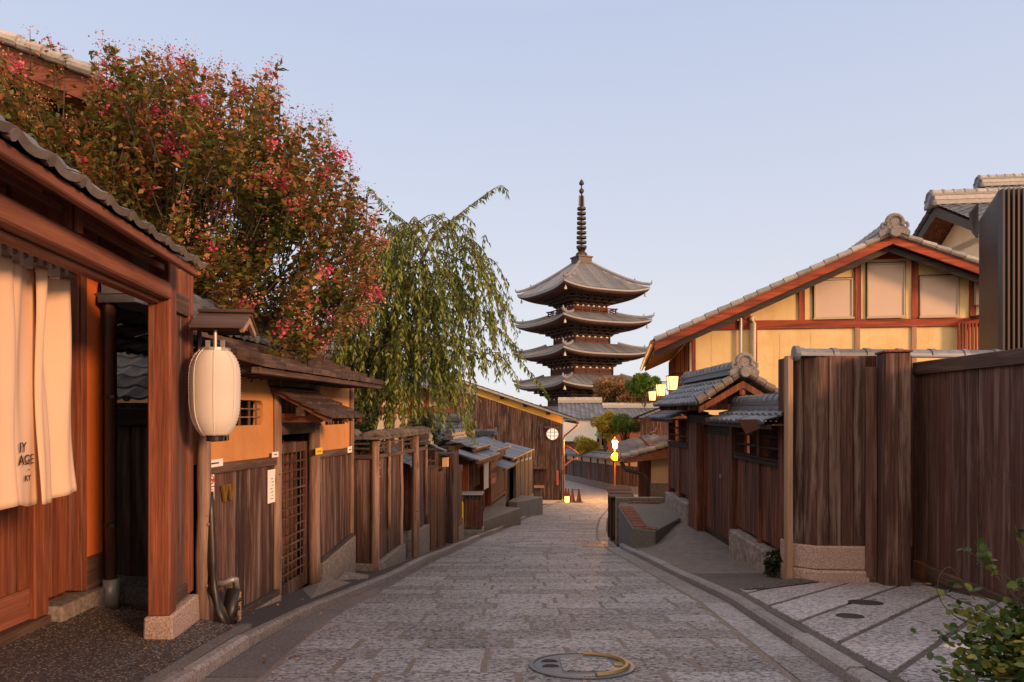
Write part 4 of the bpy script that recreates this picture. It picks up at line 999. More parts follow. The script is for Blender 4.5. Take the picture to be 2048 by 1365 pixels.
MB().lathe([(.03, .05), (.035, .75), (.02, .8)], n=10).build('tube', plain('bright_yellow', (.8, .5, .03), .5), o); m = MB()
for z in (.02, .12, .22): m.lathe([(.06, z), (.065, z + .03), (.06, z + .06)], n=10)
m.build('black_foot', PIPE_BK, o)

# shops with gabled tile roofs
SF = Fr(-1.32, 18.0, -H(18.0), .153, 1)
X = lambda u, y=0: hx(SF, u, y); Z = lambda u, v, y=0: hz(SF, u, v, y)
def shop_roof(par, xm, ya, yb, ze, zr, hw, mat=TILE):   # ridge runs away from the street, slopes fall along x
    m = MB(); s = math.hypot(hw, zr - ze)
    tile_roof(m, (xm - hw, yb, ze), (0, -1, 0), (hw, 0, zr - ze), yb - ya, s, .24, .22, .035, 6); tile_roof(m, (xm + hw, ya, ze), (0, 1, 0), (-hw, 0, zr - ze), yb - ya, s, .24, .22, .035, 5)
    ridge(m, (xm, ya - .02, zr), (xm, yb, zr), .2, .14, 2, .26); t = m.build('tiles', mat, par)
    m = MB(); onigawara(m, (0, 0, 0), .55); m.v = [(xm + p[0], ya - .05 + p[1], zr + .05 + p[2]) for p in m.v]; m.build('ridge_end', ORN, t)
    m = MB()
    for sg in (-1, 1): m.prism([(xm, zr - .02), (xm + sg * hw, ze - .02), (xm + sg * hw, ze - .12), (xm, zr - .14)][::sg], ya + .02, ya + .06)
    m.build('bargeboard', W_PALE, t); m = MB(); m.prism([(xm, zr - .1), (xm - hw * .95, ze - .03), (xm + hw * .95, ze - .03)], ya + .2, ya + .25); m.build('gable_wall', PL_CRM, t)
x0, xA_, x1s, x2s, x3s = X(940), X(968), X(1010), X(1031), X(1065)
s1 = thing('shop_house', 'small timber shop with a pale hanging cloth and stacked pent roofs below the bin', 'shop', SF)
top1 = Z(985, 905)
m = MB(); m.box(.2, x1s, .25, 4, -2.2, top1 + .3); m.build('core', W_BLK, s1)
m = MB(); planks(m, xA_ + 1.2, x1s, Z(1000, 990), top1, .0, .14, .03, .004, .004, 3); m.build('boards', W_RED, s1)
m = MB(); planks(m, x0 - .3, xA_ - .1, Z(955, 975), top1, .1, .16, .03, .004, .004, 5); m.build('shop_front', W_BAMBOO, s1)
MB().box(xA_ + 1.2, x1s, -.02, .05, Z(1000, 994), Z(1000, 988)).build('sill_rail', W_REDX, s1)
for xx in (x0 - .3, xA_ - .08, xA_ + 1.1, x1s - .05): MB().box(xx, xx + .1, -.015, .24, -1.9, top1 + .02).build('post', W_RED, s1, bevel=.006)
MB().box(xA_ + .02, x1s, -.03, .12, -2.4, Z(985, 1010)).build('stone_base', ST_CON, s1)
a = X(968, -.2); b = X(978, -.2); vs = []; zt_, zb_ = Z(972, 927, -.2), Z(972, 978, -.2)
m = MB()
for k in range(9): t = k / 8; vs += [(lerp(a, b, t), -.2 + .015 * math.sin(k * 1.9), zt_), (lerp(a, b, t), -.2 + .03 * math.sin(k * 1.9), zb_)]
m.add(vs, [(2 * k, 2 * k + 1, 2 * k + 3, 2 * k + 2) for k in range(8)]); ob = m.build('hanging_cloth', CANVAS, s1); so = ob.modifiers.new('t', 'SOLIDIFY'); so.thickness = .004
MB().box(X(980, -.18), X(992, -.18), -.2, -.14, Z(985, 967, -.2), Z(985, 925, -.2)).build('side_board', W_REDX, s1); MB().box(X(982, -.2), X(990, -.2), -.215, -.202, Z(985, 968, -.2), Z(985, 958, -.2)).build('small_plate', plain('faded_red_card', (.5, .16, .1), .8), s1)
def pent(par, u0, u1, v_, yf, rise, mat, depth=.9, nm='pent_roof'):
    a, b = X(u0, yf), X(u1, yf); z = Z((u0 + u1) / 2, v_, yf); n = max(3, int((b - a) / .35)); m = MB()
    for i in range(n):
        p, q = lerp(a, b, i / n), lerp(a, b, (i + 1) / n) - .01
        m.hexa([(p, yf, z - .03), (q, yf, z - .03), (q, yf + depth, z + rise - .03), (p, yf + depth, z + rise - .03)], [(p, yf, z), (q, yf, z), (q, yf + depth, z + rise), (p, yf + depth, z + rise)])
        m.box(p - .012, p + .012, yf, yf + .03, z, z + .015)
    o = m.build(nm, mat, par); MB().box(a + .03, b - .03, yf + .05, yf + .1, z - .1, z - .032).build('eave_rail', W_REDX, o); return o
SLATE = tile_mat('grey_board_roof', (.10, .105, .115), (.17, .175, .19), .5)
pent(s1, 958, 1000, 913, -.6, .28, SLATE); pent(s1, 952, 985, 892, -.35, .25, SLATE); pent(s1, 985, 1022, 897, -.45, .3, SLATE)
MB().box(X(962, -.2), X(1003, -.2), -.1, .3, Z(980, 925), Z(980, 905)).build('eave_beam', W_REDX, s1)
shop_roof(s1, X(958) + .4, .4, 3.4, Z(958, 874, .4), Z(958, 842, .4), .9)
shop_roof(s1, X(1000) + .6, .3, 3.4, Z(1000, 890, .4), Z(1000, 868, .4), .9)
MB().box(X(941) - .0, X(941) + .04, -.1, 1.2, -2, Z(941, 905)).build('end_boards', W_DK, s1)
MB().box(X(940) - .06, X(940) - .01, -.1, .55, Z(940, 921), Z(940, 911)).build('white_strip', PAPER, s1)
s2 = thing('shop_house', 'narrow timber shop with a dark doorway and white vents just before the barn', 'shop', SF)
m = MB(); m.box(x1s + .03, x3s, .3, 4, -2.8, Z(1040, 915)); m.build('core', W_BLK, s2)
tb, tt = lin(x2s, Z(1031, 1008), x3s, Z(1064, 988)), lin(x2s, Z(1031, 928), x3s, Z(1064, 918))
m = MB(); planks(m, x2s, x3s, tb, tt, .0, .22, .03, .004, .004, 7); m.build('boards', W_DK, s2)
m = MB(); slab(m, x2s, x3s, lambda x: -3.5, tb, -.05, .1); m.build('stone_base', ST_CON, s2)
m = MB(); slab(m, x2s, x3s, tt, lambda x: tt(x) + .42, .02, .1); pl_ = m.build('plaster_band', PL_CRM, s2)
m = MB()
for k in range(4): xx = lerp(x2s, x3s, (k + .5) / 4); m.box(xx - .35, xx + .35, -.0, .05, tt(xx) + .1, tt(xx) + .3)
m.build('vent', W_BLK, pl_)
for k in range(5): xx = lerp(x2s, x3s - .06, k / 4); MB().box(xx, xx + .1, -.012, .09, tb(xx), tt(xx) + .42).build('post', W_DK, s2)
pent(s2, 1027, 1068, 908, -.4, .3, SLATE, 1.2); pent(s2, 1012, 1033, 932, -.5, .25, SLATE)
m = MB(); planks(m, x1s + .15, x2s - .1, -2.4, Z(1022, 936), .22, .3, .03); m.build('door', W_BLK, s2)
shop_roof(s2, X(1030) + 1.0, .8, 4, Z(1035, 903, .8), Z(1035, 885, .8), 1.0, TILE_LT)
# concrete ramps before the shops
for (u0, u1, v, lab) in ((952, 1036, 1016, 'sloping concrete landing before the shop with the pale cloth'), (1037, 1081, 994, 'farther concrete landing before the narrow shop, beside the barn')):
    o = thing('concrete_landing', lab, 'landing', SF)
    a, b = X(u0, -.3), X(u1, -.85); zt_ = Z(u1, v, -.85); ww = -.95
    m = MB(); m.hexa([(a, -.25, -4), (b, -.95, -4), (b, .1, -4), (a, .1, -4)], [(a, -.25, zt_ + .12), (b, -.95, zt_), (b, .1, zt_ + .06), (a, .1, zt_ + .14)]); m.build('block', ST_CON, o, bevel=.02)

# tall barn-like house facing up the street
BF = Fr(-6.5, 40.0, -5.1, 1, 0)
br = thing('barn_house', 'tall dark boarded house with a round window and golden gable band at the bend', 'house', BF)
X = lambda u, y=0: hx(BF, u, y); Z = lambda u, v, y=0: hz(BF, u, v, y)
xr = X(1125); rl = lin(X(990), Z(990, 789), X(1121), Z(1121, 833)); rl2 = lambda x: rl(x) - .40
xk = X(880)
m = MB(); planks(m, xk, xr, 0, rl2, .0, .22, .03, .006, .01, 4); m.build('boards', W_DK, br)
m = MB(); slab(m, xk, xr, rl2, rl, .0, .05); m.build('golden_band', PL_YOL, br)
zk = rl(xk); m = MB(); m.prism([(xk - (xr - xk), 0), (xr, 0), (xr, rl(xr)), (xk, zk), (xk - (xr - xk), rl(xr))], .06, 9); m.build('body', W_BLK, br)
xo = X(1152); m = MB(); s = math.hypot(xo - xk, rl(xo) - zk)
tile_roof(m, (xo, -.55, rl(xo) + .14), (0, 1, 0), (xk - xo, 0, zk - rl(xo)), 10, s, .3, .3, .05, 4); tile_roof(m, (2 * xk - xo, 9.4, rl(xo) + .14), (0, -1, 0), (xo - xk, 0, zk - rl(xo)), 10, s, .3, .3, .05, 3)
ridge(m, (xk, -.55, zk + .15), (xk, 9.4, zk + .15), .35, .3, 3, .35); rf = m.build('roof', TILE, br)
m = MB(); slab(m, xk, xo, lambda x: rl(x) + .02, lambda x: rl(x) + .15, -.5, -.44); m.build('bargeboard', TILE_LT, rf)
m = MB(); slab(m, xk, xo - .02, lambda x: rl(x) + .0, lambda x: rl(x) + .06, -.43, .0); m.build('soffit', W_BLK, rf)
m = MB()
for u in (1004, 1050, 1096): x = X(u); m.box(x - .12, x + .12, -.35, -.02, rl(x) - .16, rl(x) - .0)
m.build('purlin_end', W_BLKX, rf)
cxr, czr = BF.hit(1105, 868.5, -.05); m = MB(); m.lathe([(.37, -.04), (.37, .04)], (cxr, -.03, czr), 24, 'y'); wn_ = m.build('round_window', glow('window_paper', (1, .9, .7), .25, (.8, .76, .66)), br)
m = MB(); m.torus((cxr, -.07, czr), .37, .03, n=24)
for k in (-.11, .11): m.box(cxr + k - .012, cxr + k + .012, -.09, -.07, czr - .33, czr + .33); m.box(cxr - .34, cxr + .34, -.088, -.072, czr + k - .012, czr + k + .012)
m.build('bars', W_BLK, wn_)
MB().box(X(1089), X(1124), -.25, 0, Z(1105, 857), Z(1105, 853.5)).build('window_hood', W_GREY, br)
MB().box(X(1066), X(1091), -.06, 0, Z(1078, 973), Z(1078, 938)).build('lattice_window', W_BLK, br); m = MB()
for k in range(9): x = lerp(X(1067), X(1090), k / 8); m.box(x - .015, x + .015, -.09, -.062, Z(1078, 968), Z(1078, 940))
m.build('window_slats', W_SMOKE, br); MB().box(X(1063), X(1094), -.3, 0, Z(1078, 938), Z(1078, 934)).build('window_hood', W_GREY, br); MB().box(X(1068), X(1088), -.1, -.061, Z(1078, 976), Z(1078, 971)).build('window_sill', W_PALE, br)
o = thing('name_board', 'narrow reddish vertical board on the dark barn wall right of the lattice window', 'sign', BF.w(X(1115), -.03, Z(1115, 956))); MB().box(-.06, .06, -.03, .02, -.42, .42).build('board', plain('faded_red_board', (.45, .13, .07), .7), o)
o = thing('gutter_pipe', 'brown gutter downpipe with a swan neck at the right corner of the dark barn', 'pipe', BF)
m = MB(); e = X(1155, -.5); z = Z(1155, 846, -.5); m.chain([(e, -.5, z), (e, -.45, z - .12), (e - .15, -.35, z - .28), (xr + .1, -.1, Z(1130, 873)), (xr + .06, -.08, Z(1128, 880)), (xr + .06, -.08, 0.05)], .05, 8); m.chain([(e, -.6, z), (e, 9, z)], .08, 8); m.build('pipe', COPPER, o)
o = thing('gutter_pipe', 'lower brown gutter pipe stub sticking out beyond the barn corner', 'pipe', BF)
m = MB(); m.chain([(X(1130), .2, Z(1130, 932)), (X(1142), .3, Z(1142, 922)), (X(1155), .3, Z(1155, 918)), (X(1157), .3, Z(1157, 908)), (X(1140), .3, Z(1140, 896)), (X(1130), .3, Z(1130, 893))], .05, 8); m.build('pipe', COPPER, o)
# cones with bars and the little ground lamp
cones = []
for k, (u, Y) in enumerate(((1131.5, 38.6), (1137, 38.0), (1145, 37.8), (1158, 37.6))):
    p = P(u, 1000, Y)
    if k == 0:
        o = thing('traffic_cone', 'x', 'cone', (p.x, Y, -H(Y))); m = MB(); m.lathe([(.16, .04), (.15, .06), (.03, .74), (.02, .75)], n=12); m.build('cone', CONE, o); MB().box(-.2, .2, -.2, .2, 0, .04).build('base', PIPE_BK, o); c1 = o
    else: o = copy_tree(c1); o.location = (p.x, Y, -H(Y))
    o['label'] = ['dark red cone nearest the barn wall, half behind another cone', 'dark red cone just above the small glowing lamp', 'dark red cone between the lamp and the cone farthest right', 'dark red cone standing farthest from the barn, at the right end'][k]; o['group'] = 'cones at the barn corner'; cones.append(o.location.copy())
o = thing('cone_bar', 'thin dark bar linking the two right-hand cones at the barn corner', 'bar', cones[2] + Vector((0, 0, .7))); m = MB(); m.tube((0, 0, 0), cones[3] - cones[2], .018, n=6); m.build('bar', PIPE_BK, o)
p = P(1134, 1000, 37.3); o = thing('ground_lamp', 'small glowing yellow box lamp on the street in front of the cones', 'lamp', (p.x, 37.3, -H(37.3)))
MB().box(-.11, .11, -.11, .11, .05, .36).build('shade', glow('lamp_yellow', (1, .58, .08), 3.0, (.9, .6, .1)), o); m = MB(); m.box(-.13, .13, -.13, .13, 0, .05); m.box(-.12, .12, -.12, .12, .36, .38); m.build('frame', PIPE_BK, o)
# house behind the weeping tree
MF = Fr(-3.6, 17.5, -H(17.5), .153, 1); m_ = thing('townhouse', 'cream plaster townhouse with red timber posts, glimpsed through the weeping tree', 'house', MF)
X = lambda u, y=0: hx(MF, u, y); Z = lambda u, v, y=0: hz(MF, u, v, y)
xa, xb = .0, 9.0; zt = 3.9
MB().box(xa, xb, .1, 5, 0, zt).build('walls', PL_CRM, m_)
m = MB(); m.box(xa - .06, xa - .002, .1, 5, 0, 1.7); m.build('lower_wall', W_RED, m_)
for x in (0.0, 1.6, 3.4, 5.2, 7.0, 8.7): MB().box(x, x + .22, -.02, .099, 0, zt).build('post', W_VERMZ, m_)
for z in (1.9, 3.1): MB().box(xa, xb, -.0, .098, z, z + .16).build('beam', W_VERM, m_)
MB().box(3.65, 5.15, -.04, .098, 2.1, 3.05).build('window', W_VERMZ, m_)
for yy in (.12, 2.5, 4.8): MB().box(xa - .05, xa - .001, yy, yy + .2, 1.702, zt).build('post', W_VERMZ, m_)
for z in (1.95, 2.9): MB().box(xa - .055, xa - .003, .33, 2.49, z, z + .14).build('beam', W_VERM, m_)
m = MB(); tile_roof(m, (xa - .5, -.9, zt - .1), (1, 0, 0), (0, .9, .4), xb + 1, 3.6, .3, .3, .04, 4); tile_roof(m, (xb + .5, 6, zt - .1), (-1, 0, 0), (0, -.9, .4), xb + 1, 3.6, .3, .3, .04, 3); ridge(m, (xa - .5, 2.5, zt + 1.4), (xb + .5, 2.5, zt + 1.4), .3, .25, 3, .3); m.build('roof', TILE, m_)
m = MB(); m.prism([(-.8, zt - .18), (2.4, zt + 1.3), (5.8, zt - .18)], xa - .3, xa - .25, 'x'); m.build('gable_board', W_BLK, m_)
m = MB(); tile_roof(m, (xa - .2, -1.1, 1.75), (1, 0, 0), (0, .9, .4), xb, 1.2, .28, .26, .035, 5); m.build('pent_roof', TILE, m_)
# two storey house behind the blossoming tree, upper left
UF = Fr(-11.0, 7.6, -1.8, 1, 0); u_ = thing('two_storey_house', 'tall timber house behind the blossoming tree, gable roof slanting at the top left', 'house', UF)
X = lambda u, y=0: hx(UF, u, y); Z = lambda u, v, y=0: hz(UF, u, v, y)
ra, za = UF.hit(0, 82, -.5); rb, zb_ = UF.hit(196, 160, -.5); sl_ = (zb_ - za) / (rb - ra); rz_ = lambda x: za + sl_ * (x - ra)
xk = .8; xw = X(130)
m = MB(); m.prism([(xk - 3, 0), (xw, 0), (xw, rz_(xw) - .14), (xk, rz_(xk) - .14), (xk - 3, rz_(xk) - 1.4)], .0, 3.6); m.build('wall', plaster('warm_ochre_wall', (.60, .32, .12), (.45, .25, .1), .5), u_)
for u in (0, 40, 86, 128): x = X(u); MB().box(x - .06, x + .06, -.03, -.002, 0, rz_(x) - .45).build('post', W_RED, u_)
MB().box(xk, xw, -.035, -.001, Z(60, 255), Z(60, 245)).build('beam', W_REDX, u_)
m = MB(); slab(m, X(20), xw, lambda x: rz_(x) - .62, lambda x: rz_(x) - .3, -.004, .01); m.build('shadow_gap', BLACK, u_)  # flat black strip stands in for the shaded gap under the roof slope
m = MB(); slab(m, xk, rb, lambda x: rz_(x) - .27, lambda x: rz_(x) - .02, -.5, -.45); m.build('bargeboard', W_REDX, u_)
m = MB(); slab(m, xk, rb, lambda x: rz_(x) - .05, lambda x: rz_(x) - .02, -.449, .0); m.build('soffit', W_RED, u_)
m = MB(); L_ = math.hypot(rb - xk, rz_(rb) - rz_(xk)); tile_roof(m, (rb, -.58, rz_(rb)), (0, 1, 0), (xk - rb, 0, rz_(xk) - rz_(rb)), 3.4, L_, .27, .26, .045, 7, .05); m.build('roof', TILE_LT, u_)
m = MB(); n = int(L_ / .27)
for k in range(n):
    t0, t1 = k / n, (k + .97) / n; m.chain([(lerp(rb, xk, t0), -.56, lerp(rz_(rb), rz_(xk), t0) + .055), (lerp(rb, xk, t1), -.56, lerp(rz_(rb), rz_(xk), t1) + .035)], [.07, .06], 10)
m.build('verge_tiles', TILE_LT, u_)
# ------------------------------------------------------------------ right side, from near to far (frames run toward the camera)
hx = lambda f, u, y=0, v=900: f.hit(u, v, y)[0]
hz = lambda f, u, v, y=0: f.hit(u, v, y)[1]
NR = Fr(4.352, 7.42, -1.95, -.05, -1)
X = lambda u, y=0: hx(NR, u, y); Z = lambda u, v, y=0: hz(NR, u, v, y)
nf = thing('sliding_fence', 'long dark brown boarded fence panel at the right edge, hung above the slabs', 'fence', NR)
xa, xb = X(1831), 12.0; zt, zb = Z(1940, 711), (Z(1837, 1122) + Z(2040, 1204)) / 2
m = MB(); planks(m, xa, xb, zb, zt - .12, .0, .215, .03, .007, .008, 6); m.build('boards', W_GREY, nf, bevel=.003)
MB().box(xa, xb, .04, .06, zb, zt - .14).build('backing', W_BLK, nf); MB().box(xa - .01, xb, -.03, .05, zt - .135, zt).build('top_rail', W_DKX, nf, bevel=.006)
MB().box(xa + .25, xb, -.035, .05, zb - .17, zb).build('bottom_rail', W_DKX, nf, bevel=.006); MB().box(xa, xa + .247, -.03, .05, zb - .20, zb - .002).build('rail_end', W_REDX, nf, bevel=.004); 
xq = X(2005); MB().box(xq, xq + .12, -.036, .052, zb - .26, zb - .172).build('foot', W_RED, nf, bevel=.004)
MB().box(xa - .04, xa - .012, .01, .06, zb - .2, zt - .05).build('end_post', W_REDX, nf); MB().box(xa - .6, xa + .1, .12, .16, zb - .3, zt - .04).build('end_return', W_BLK, nf)  # second board is added behind the gap so that it looks dark
o = thing('drain_grate', 'dark mesh drain grate on the slabs under the fence panel', 'grate', NR)
m = MB()
for k in range(9): m.box(.35, 1.15, .0 + k * .045, .012 + k * .045, -.02, .0)
for k in range(18): m.box(.35 + k * .046, .358 + k * .046, -.0, .38, -.022, -.004)
m.v = [(a, b - .1, c + .135 - (a * .122 if False else -a * .12)) for a, b, c in m.v]; m.build('mesh', IRON, o)
# broad corner post
p = G(1757, 1187, .07); pf = Fr(3.70, 7.02, -H(7.02) + .05, 1, -.22)
o = thing('gate_post', 'broad dark timber gate post with a flat cap beside the fence panel', 'post', pf)
X = lambda u, y=0: hx(pf, u, y); Z = lambda u, v, y=0: hz(pf, u, v, y)
w = X(1822) - X(1770); x0 = X(1770); zt = Z(1795, 705)
m = MB(); m.box(x0, x0 + w, 0, .30, -.05, zt); m.build('shaft', W_DK, o, bevel=.008)
m = MB(); planks(m, x0 + .004, x0 + w - .004, .0, zt - .01, -.012, .13, .01, .003, .002, 3); m.build('front_boards', W_RED if False else W_DK, o, bevel=.003)
MB().box(x0 - .012, x0 + w + .012, -.03, .32, zt + .001, zt + .022).build('cap', W_RED, o, bevel=.004)
MB().box(x0 - .03, x0 + w + .02, -.05, .33, -.15, -.052 + .06).build('foot_plate', IRON, o)
# boarded corner wall on granite
cf = Fr(3.06, 7.34, -H(7.34) + .06, 1, -.05)
X = lambda u, y=0: hx(cf, u, y); Z = lambda u, v, y=0: hz(cf, u, v, y)
cw = thing('corner_wall', 'dark boarded corner wall on a pink granite base with a blue-grey tile crest', 'wall', cf)
xa, xf, xg = X(1590), X(1634), X(1731); zt = Z(1640, 712); zg = Z(1680, 1092); zs = Z(1680, 1140)
ch = .16                                       # the near-left corner is cut back
pl_ = [(xa, ch), (xf, 0), (xg + .5, 0), (xg + .5, .5), (xa, .5)]
m = MB(); m.prism([(a, b + .03) for a, b in pl_], zg, zt, 'z'); m.build('core', W_BLK, cw)
m = MB(); planks(m, xf, xg, zg, zt - .02, .0, .12, .02, .008, .014, 4)
d = Vector((xf - xa, -ch, 0)); L = d.length; d.normalize(); nrm = Vector((-d.y, d.x, 0)); n = 2
for i in range(n):
    a = Vector((xa, ch, 0)) + d * (L * i / n + .002); b = Vector((xa, ch, 0)) + d * (L * (i + 1) / n - .002)
    m.hexa([tuple(a) [:2] + (zg,), tuple(b)[:2] + (zg,), tuple(b + nrm * .025)[:2] + (zg,), tuple(a + nrm * .025)[:2] + (zg,)], [tuple(a)[:2] + (zt - .02,), tuple(b)[:2] + (zt - .02,), tuple(b + nrm * .025)[:2] + (zt - .02,), tuple(a + nrm * .025)[:2] + (zt - .02,)])
m.build('boards', W_DK, cw, bevel=.003)
e = lambda k: [(xa - .01, ch - k), (xf - .01, -k), (xg + .03, -k), (xg + .03, .45), (xa - .01, .45)]
m = MB(); m.prism(e(.03), zs, zg - .002, 'z'); m.build('granite_base', ST_GR, cw, bevel=.015)
m = MB(); m.prism(e(.06), -.12, zs - .002, 'z'); m.build('granite_base', ST_GR, cw, bevel=.02)
MB().box(X(1577) , xa - .012, .02, .14, .0, zt + .005).build('edge_post', W_PALE, cw, bevel=.005)
m = MB(); m.box(X(1727) - .0, X(1748), -.07, -.03, .1, Z(1735, 735)); m.build('side_board', W_GREY, cw, bevel=.004)
m = MB(); rp0 = cf.loc(P(1612, 712, 7.15)); zr = zt + .0
ridge(m, (rp0.x, .06, zr), (rp0.x + 2.6, .42, zr), .13, .0 + .02, 1, .36, .075); m.build('tile_crest', TILE, cw)
m = MB(); m.lathe([(.085, -.02), (.085, .03)], (rp0.x - .02, .055, zr + .03), 14, 'x'); m.build('crest_end', TILE, cw)
# round covers and a pale stone
for (u, v, r, lab, mt) in ((1731, 1206, .14, 'larger dark round cover set in the slab paving before the gate post', IRON), (1700, 1233, .10, 'smaller dark round cover set in the slab paving nearer the kerb', IRON), (1921, 1296, .09, 'pale flat round stone on the slab paving beside the leafy shrub', plain('pale_stone', (.62, .56, .46), .8))):
    p = G(u, v, .09); o = thing('round_cover' if mt is IRON else 'flat_stone', lab, 'cover' if mt is IRON else 'stone', (p.x, p.y, -H(p.y) + .092)); m = MB(); m.lathe([(r, -.03), (r, .002), (r * .94, .006), (r * .9, .002)], n=20); m.v = [(a, b, c - a * 0 - b * .123) for a, b, c in m.v]; m.build('disc', mt, o)
# manhole in the street
p = Vector((MHC[0], MHC[1], -H(MHC[1]) + .008)); o = thing('manhole_cover', 'round manhole cover with a granite infill and a worn brassy rim in the street', 'manhole', p)
tl = lambda m: [(a, b, c - b * .123) for a, b, c in m.v]
m = MB(); m.lathe([(.31, -.03), (.31, .004), (.285, .006), (.285, .0)], n=40); m.v = tl(m); m.build('frame', IRONB, o)
m = MB(); m.lathe([(.278, -.03), (.278, .003), (0.001, .003)], n=40, cap=False); m.v = tl(m); m.build('lid', IRONB, o)
m = MB(); k = .155; m.prism([(-.12, -k), (.17, -k), (.17, k), (-.12, k)], .0, .0095, 'z'); m.v = tl(m); m.build('stone_infill', ST_PAVE, o)
m = MB()
for i in range(34):
    a = math.radians(-92 + i * 5.4); c, s = math.cos(a), math.sin(a); q = [(.245 * c + .006 * s, .245 * s - .006 * c), (.272 * c + .006 * s, .272 * s - .006 * c), (.272 * c - .006 * s, .272 * s + .006 * c), (.245 * c - .006 * s, .245 * s + .006 * c)]
    m.prism(q, .003, .007, 'z')
m.v = tl(m); m.build('worn_rim', BRASS, o)
m = MB(); m.torus((0, 0, .006), .262, .018, -78, 82, 24, 6, 'z'); m.v = tl(m); m.build('worn_rim', BRASS, o)
m = MB(); m.prism([(.19, -.035), (.25, -.05), (.25, .05), (.19, .035)], .003, .008, 'z'); m.v = tl(m); m.build('key_plate', BRASS, o)
m = MB()
for yy, ln in ((.07, .05), (-.05, .045)):
    for r_ in (.045, .028, .012): m.torus((-.185, yy, .005), r_, .0035, 0, 180, 12, 4, 'z')
    m.box(-.235, -.135, yy - .004, yy + .002, .003, .007)
m.v = tl(m); m.build('raised_marks', IRON, o)

# ------------------------------------------------------------------ right roofed gateway
RG = Fr(3.32, 14.6, -2.05, -.02, -1)
X = lambda u, y=0: hx(RG, u, y); Z = lambda u, v, y=0: hz(RG, u, v, y)
rg = thing('roofed_gateway', 'dark boarded gateway with double doors under a blue tiled gable roof and moulded ridge end', 'gate', RG)
x0, x1, d0, d1, x2, x3 = X(1340), X(1383), X(1398), X(1466), X(1474), X(1578)
wb1, wb2 = Z(1360, 998), lin(x2, Z(1474, 1058), x3, Z(1574, 1118))
def bay(xa, xb, zr, zt, zb, nm, seed):         # open rails above, boards below
    planks(m1, xa, xb, zb, zr - .05, .0, .1, .02, .003, .004, seed)
    m2.box(xa, xb, -.05, .08, zr - .05, zr + .03); m2.box(xa, xb, -.085, -.03, zr + .02, zr + .035)
    for k in (.36, .68): m2.box(xa, xb, -.01, .03, lerp(zr, zt, k) - .02, lerp(zr, zt, k) + .012)
    m3.box(xa, xb, .18, .22, -.3, zt)
m1, m2, m3 = MB(), MB(), MB()
zr1, zr2 = Z(1360, 888), Z(1520, 918); ztp1, ztp2 = Z(1360, 842), Z(1520, 848)
bay(x0, x1, zr1, ztp1, Z(1360, 985), 'l', 1); bay(x2, x3 + .02, zr2, ztp2, lin(x2, Z(1474, 1052), x3, Z(1574, 1108)), 'r', 2)
m1.build('boards', W_BLK, rg, bevel=.002); m2.build('rails', W_BLKX, rg, bevel=.003); m3.build('inner_boards', W_BLK, rg)
for x in (x0, X(1360), x1, (x2 + x3) / 2, x2 - .06): MB().box(x - .04, x + .04, -.03, .1, -.1, ztp1 + .02).build('post', W_BLK, rg, bevel=.004)
MB().box(x1 + .02, d0 + .05, -.06, .2, -.12, Z(1390, 830)).build('door_post', W_BLK, rg, bevel=.006); MB().box(d1 - .0, d1 + .14, -.06, .2, -.12, Z(1470, 845)).build('door_post', W_BLK, rg, bevel=.006)
m = MB(); m.box(x0 - .05, x1 - .02, -.1, .3, -.6, Z(1360, 995)); m.build('stone_base', ST_WALL, rg, bevel=.02)
m = MB(); slab(m, x2 - .0, x3 + .05, lambda x: -.5, lambda x: wb2(x) - .0, -.12, .3); m.build('stone_base', ST_WALL, rg, bevel=.02)
dm = (d0 + d1) / 2 + .06; dt = Z(1430, 850, .1)
for a, b in ((d0 + .06, dm - .004), (dm + .004, d1 - .01)):
    m = MB(); planks(m, a, b, -.08, dt, .10, .13, .03, .003, .003, int(a * 9)); dd = m.build('door', W_BLK, rg, bevel=.002)
    m = MB(); m.box(a, b, .085, .099, dt - .16, dt - .02); m.box(a, b, .085, .099, -.06, .08); m.build('door_rail', W_BLKX, dd)
m = MB(); m.lathe([(.035, -.02), (.035, .0)], (dm + .02, .085, dt * .56), 12, 'y'); m.build('lock_plate', METALB, rg)
MB().box(x1, d1 + .14, -.08, .16, dt + .02, dt + .16).build('lintel', W_BLKX, rg, bevel=.005)
# gable roof: ridge along x, gable end toward the camera
ax_, az_ = RG.hit(1494, 770, .1); xr1 = ax_; xr0 = X(1390, .1) ; zrd = RG.hit(1470, 760, .1)[1]
xr0 = 1.5; ez_ = 2.17; zrd = 2.60; rise = zrd - .02 - ez_; hw = .62
m = MB(); s = math.hypot(hw, rise)
xr1 = x2 + .05
tile_roof(m, (xr0 - .1, -hw + .08, ez_), (1, 0, 0), (0, hw, rise), xr1 - xr0 + .1, s, .21, .2, .034, 7, .03); tile_roof(m, (xr1, hw + .08, ez_), (-1, 0, 0), (0, -hw, rise), xr1 - xr0 + .1, s, .21, .2, .034, 6, .03)
ridge(m, (xr0 - .02, .08, zrd + .0), (xr1 - .04, .08, zrd), .2, .13, 3, .24); rf = m.build('roof', TILE, rg)
m = MB()
for sg in (-1, 1):
    n = 5
    for k in range(n): t0, t1 = k / n, (k + .98) / n; m.chain([(xr1 + .0, .08 + sg * lerp(hw + .04, .05, t0), ez_ + rise * t0 + .045), (xr1 + .0, .08 + sg * lerp(hw + .04, .05, t1), ez_ + rise * t1 + .03)], [.062, .056], 10)
m.build('verge_tiles', TILE_BR, rf)
m = MB()
for sg in (-1, 1): m.prism([(.08, zrd - .10), (.08 + sg * hw, ez_ - .04), (.08 + sg * hw, ez_ - .13), (.08, zrd - .2)], xr1 - .08, xr1 - .03, 'x')
m.build('bargeboard', W_RED, rf)
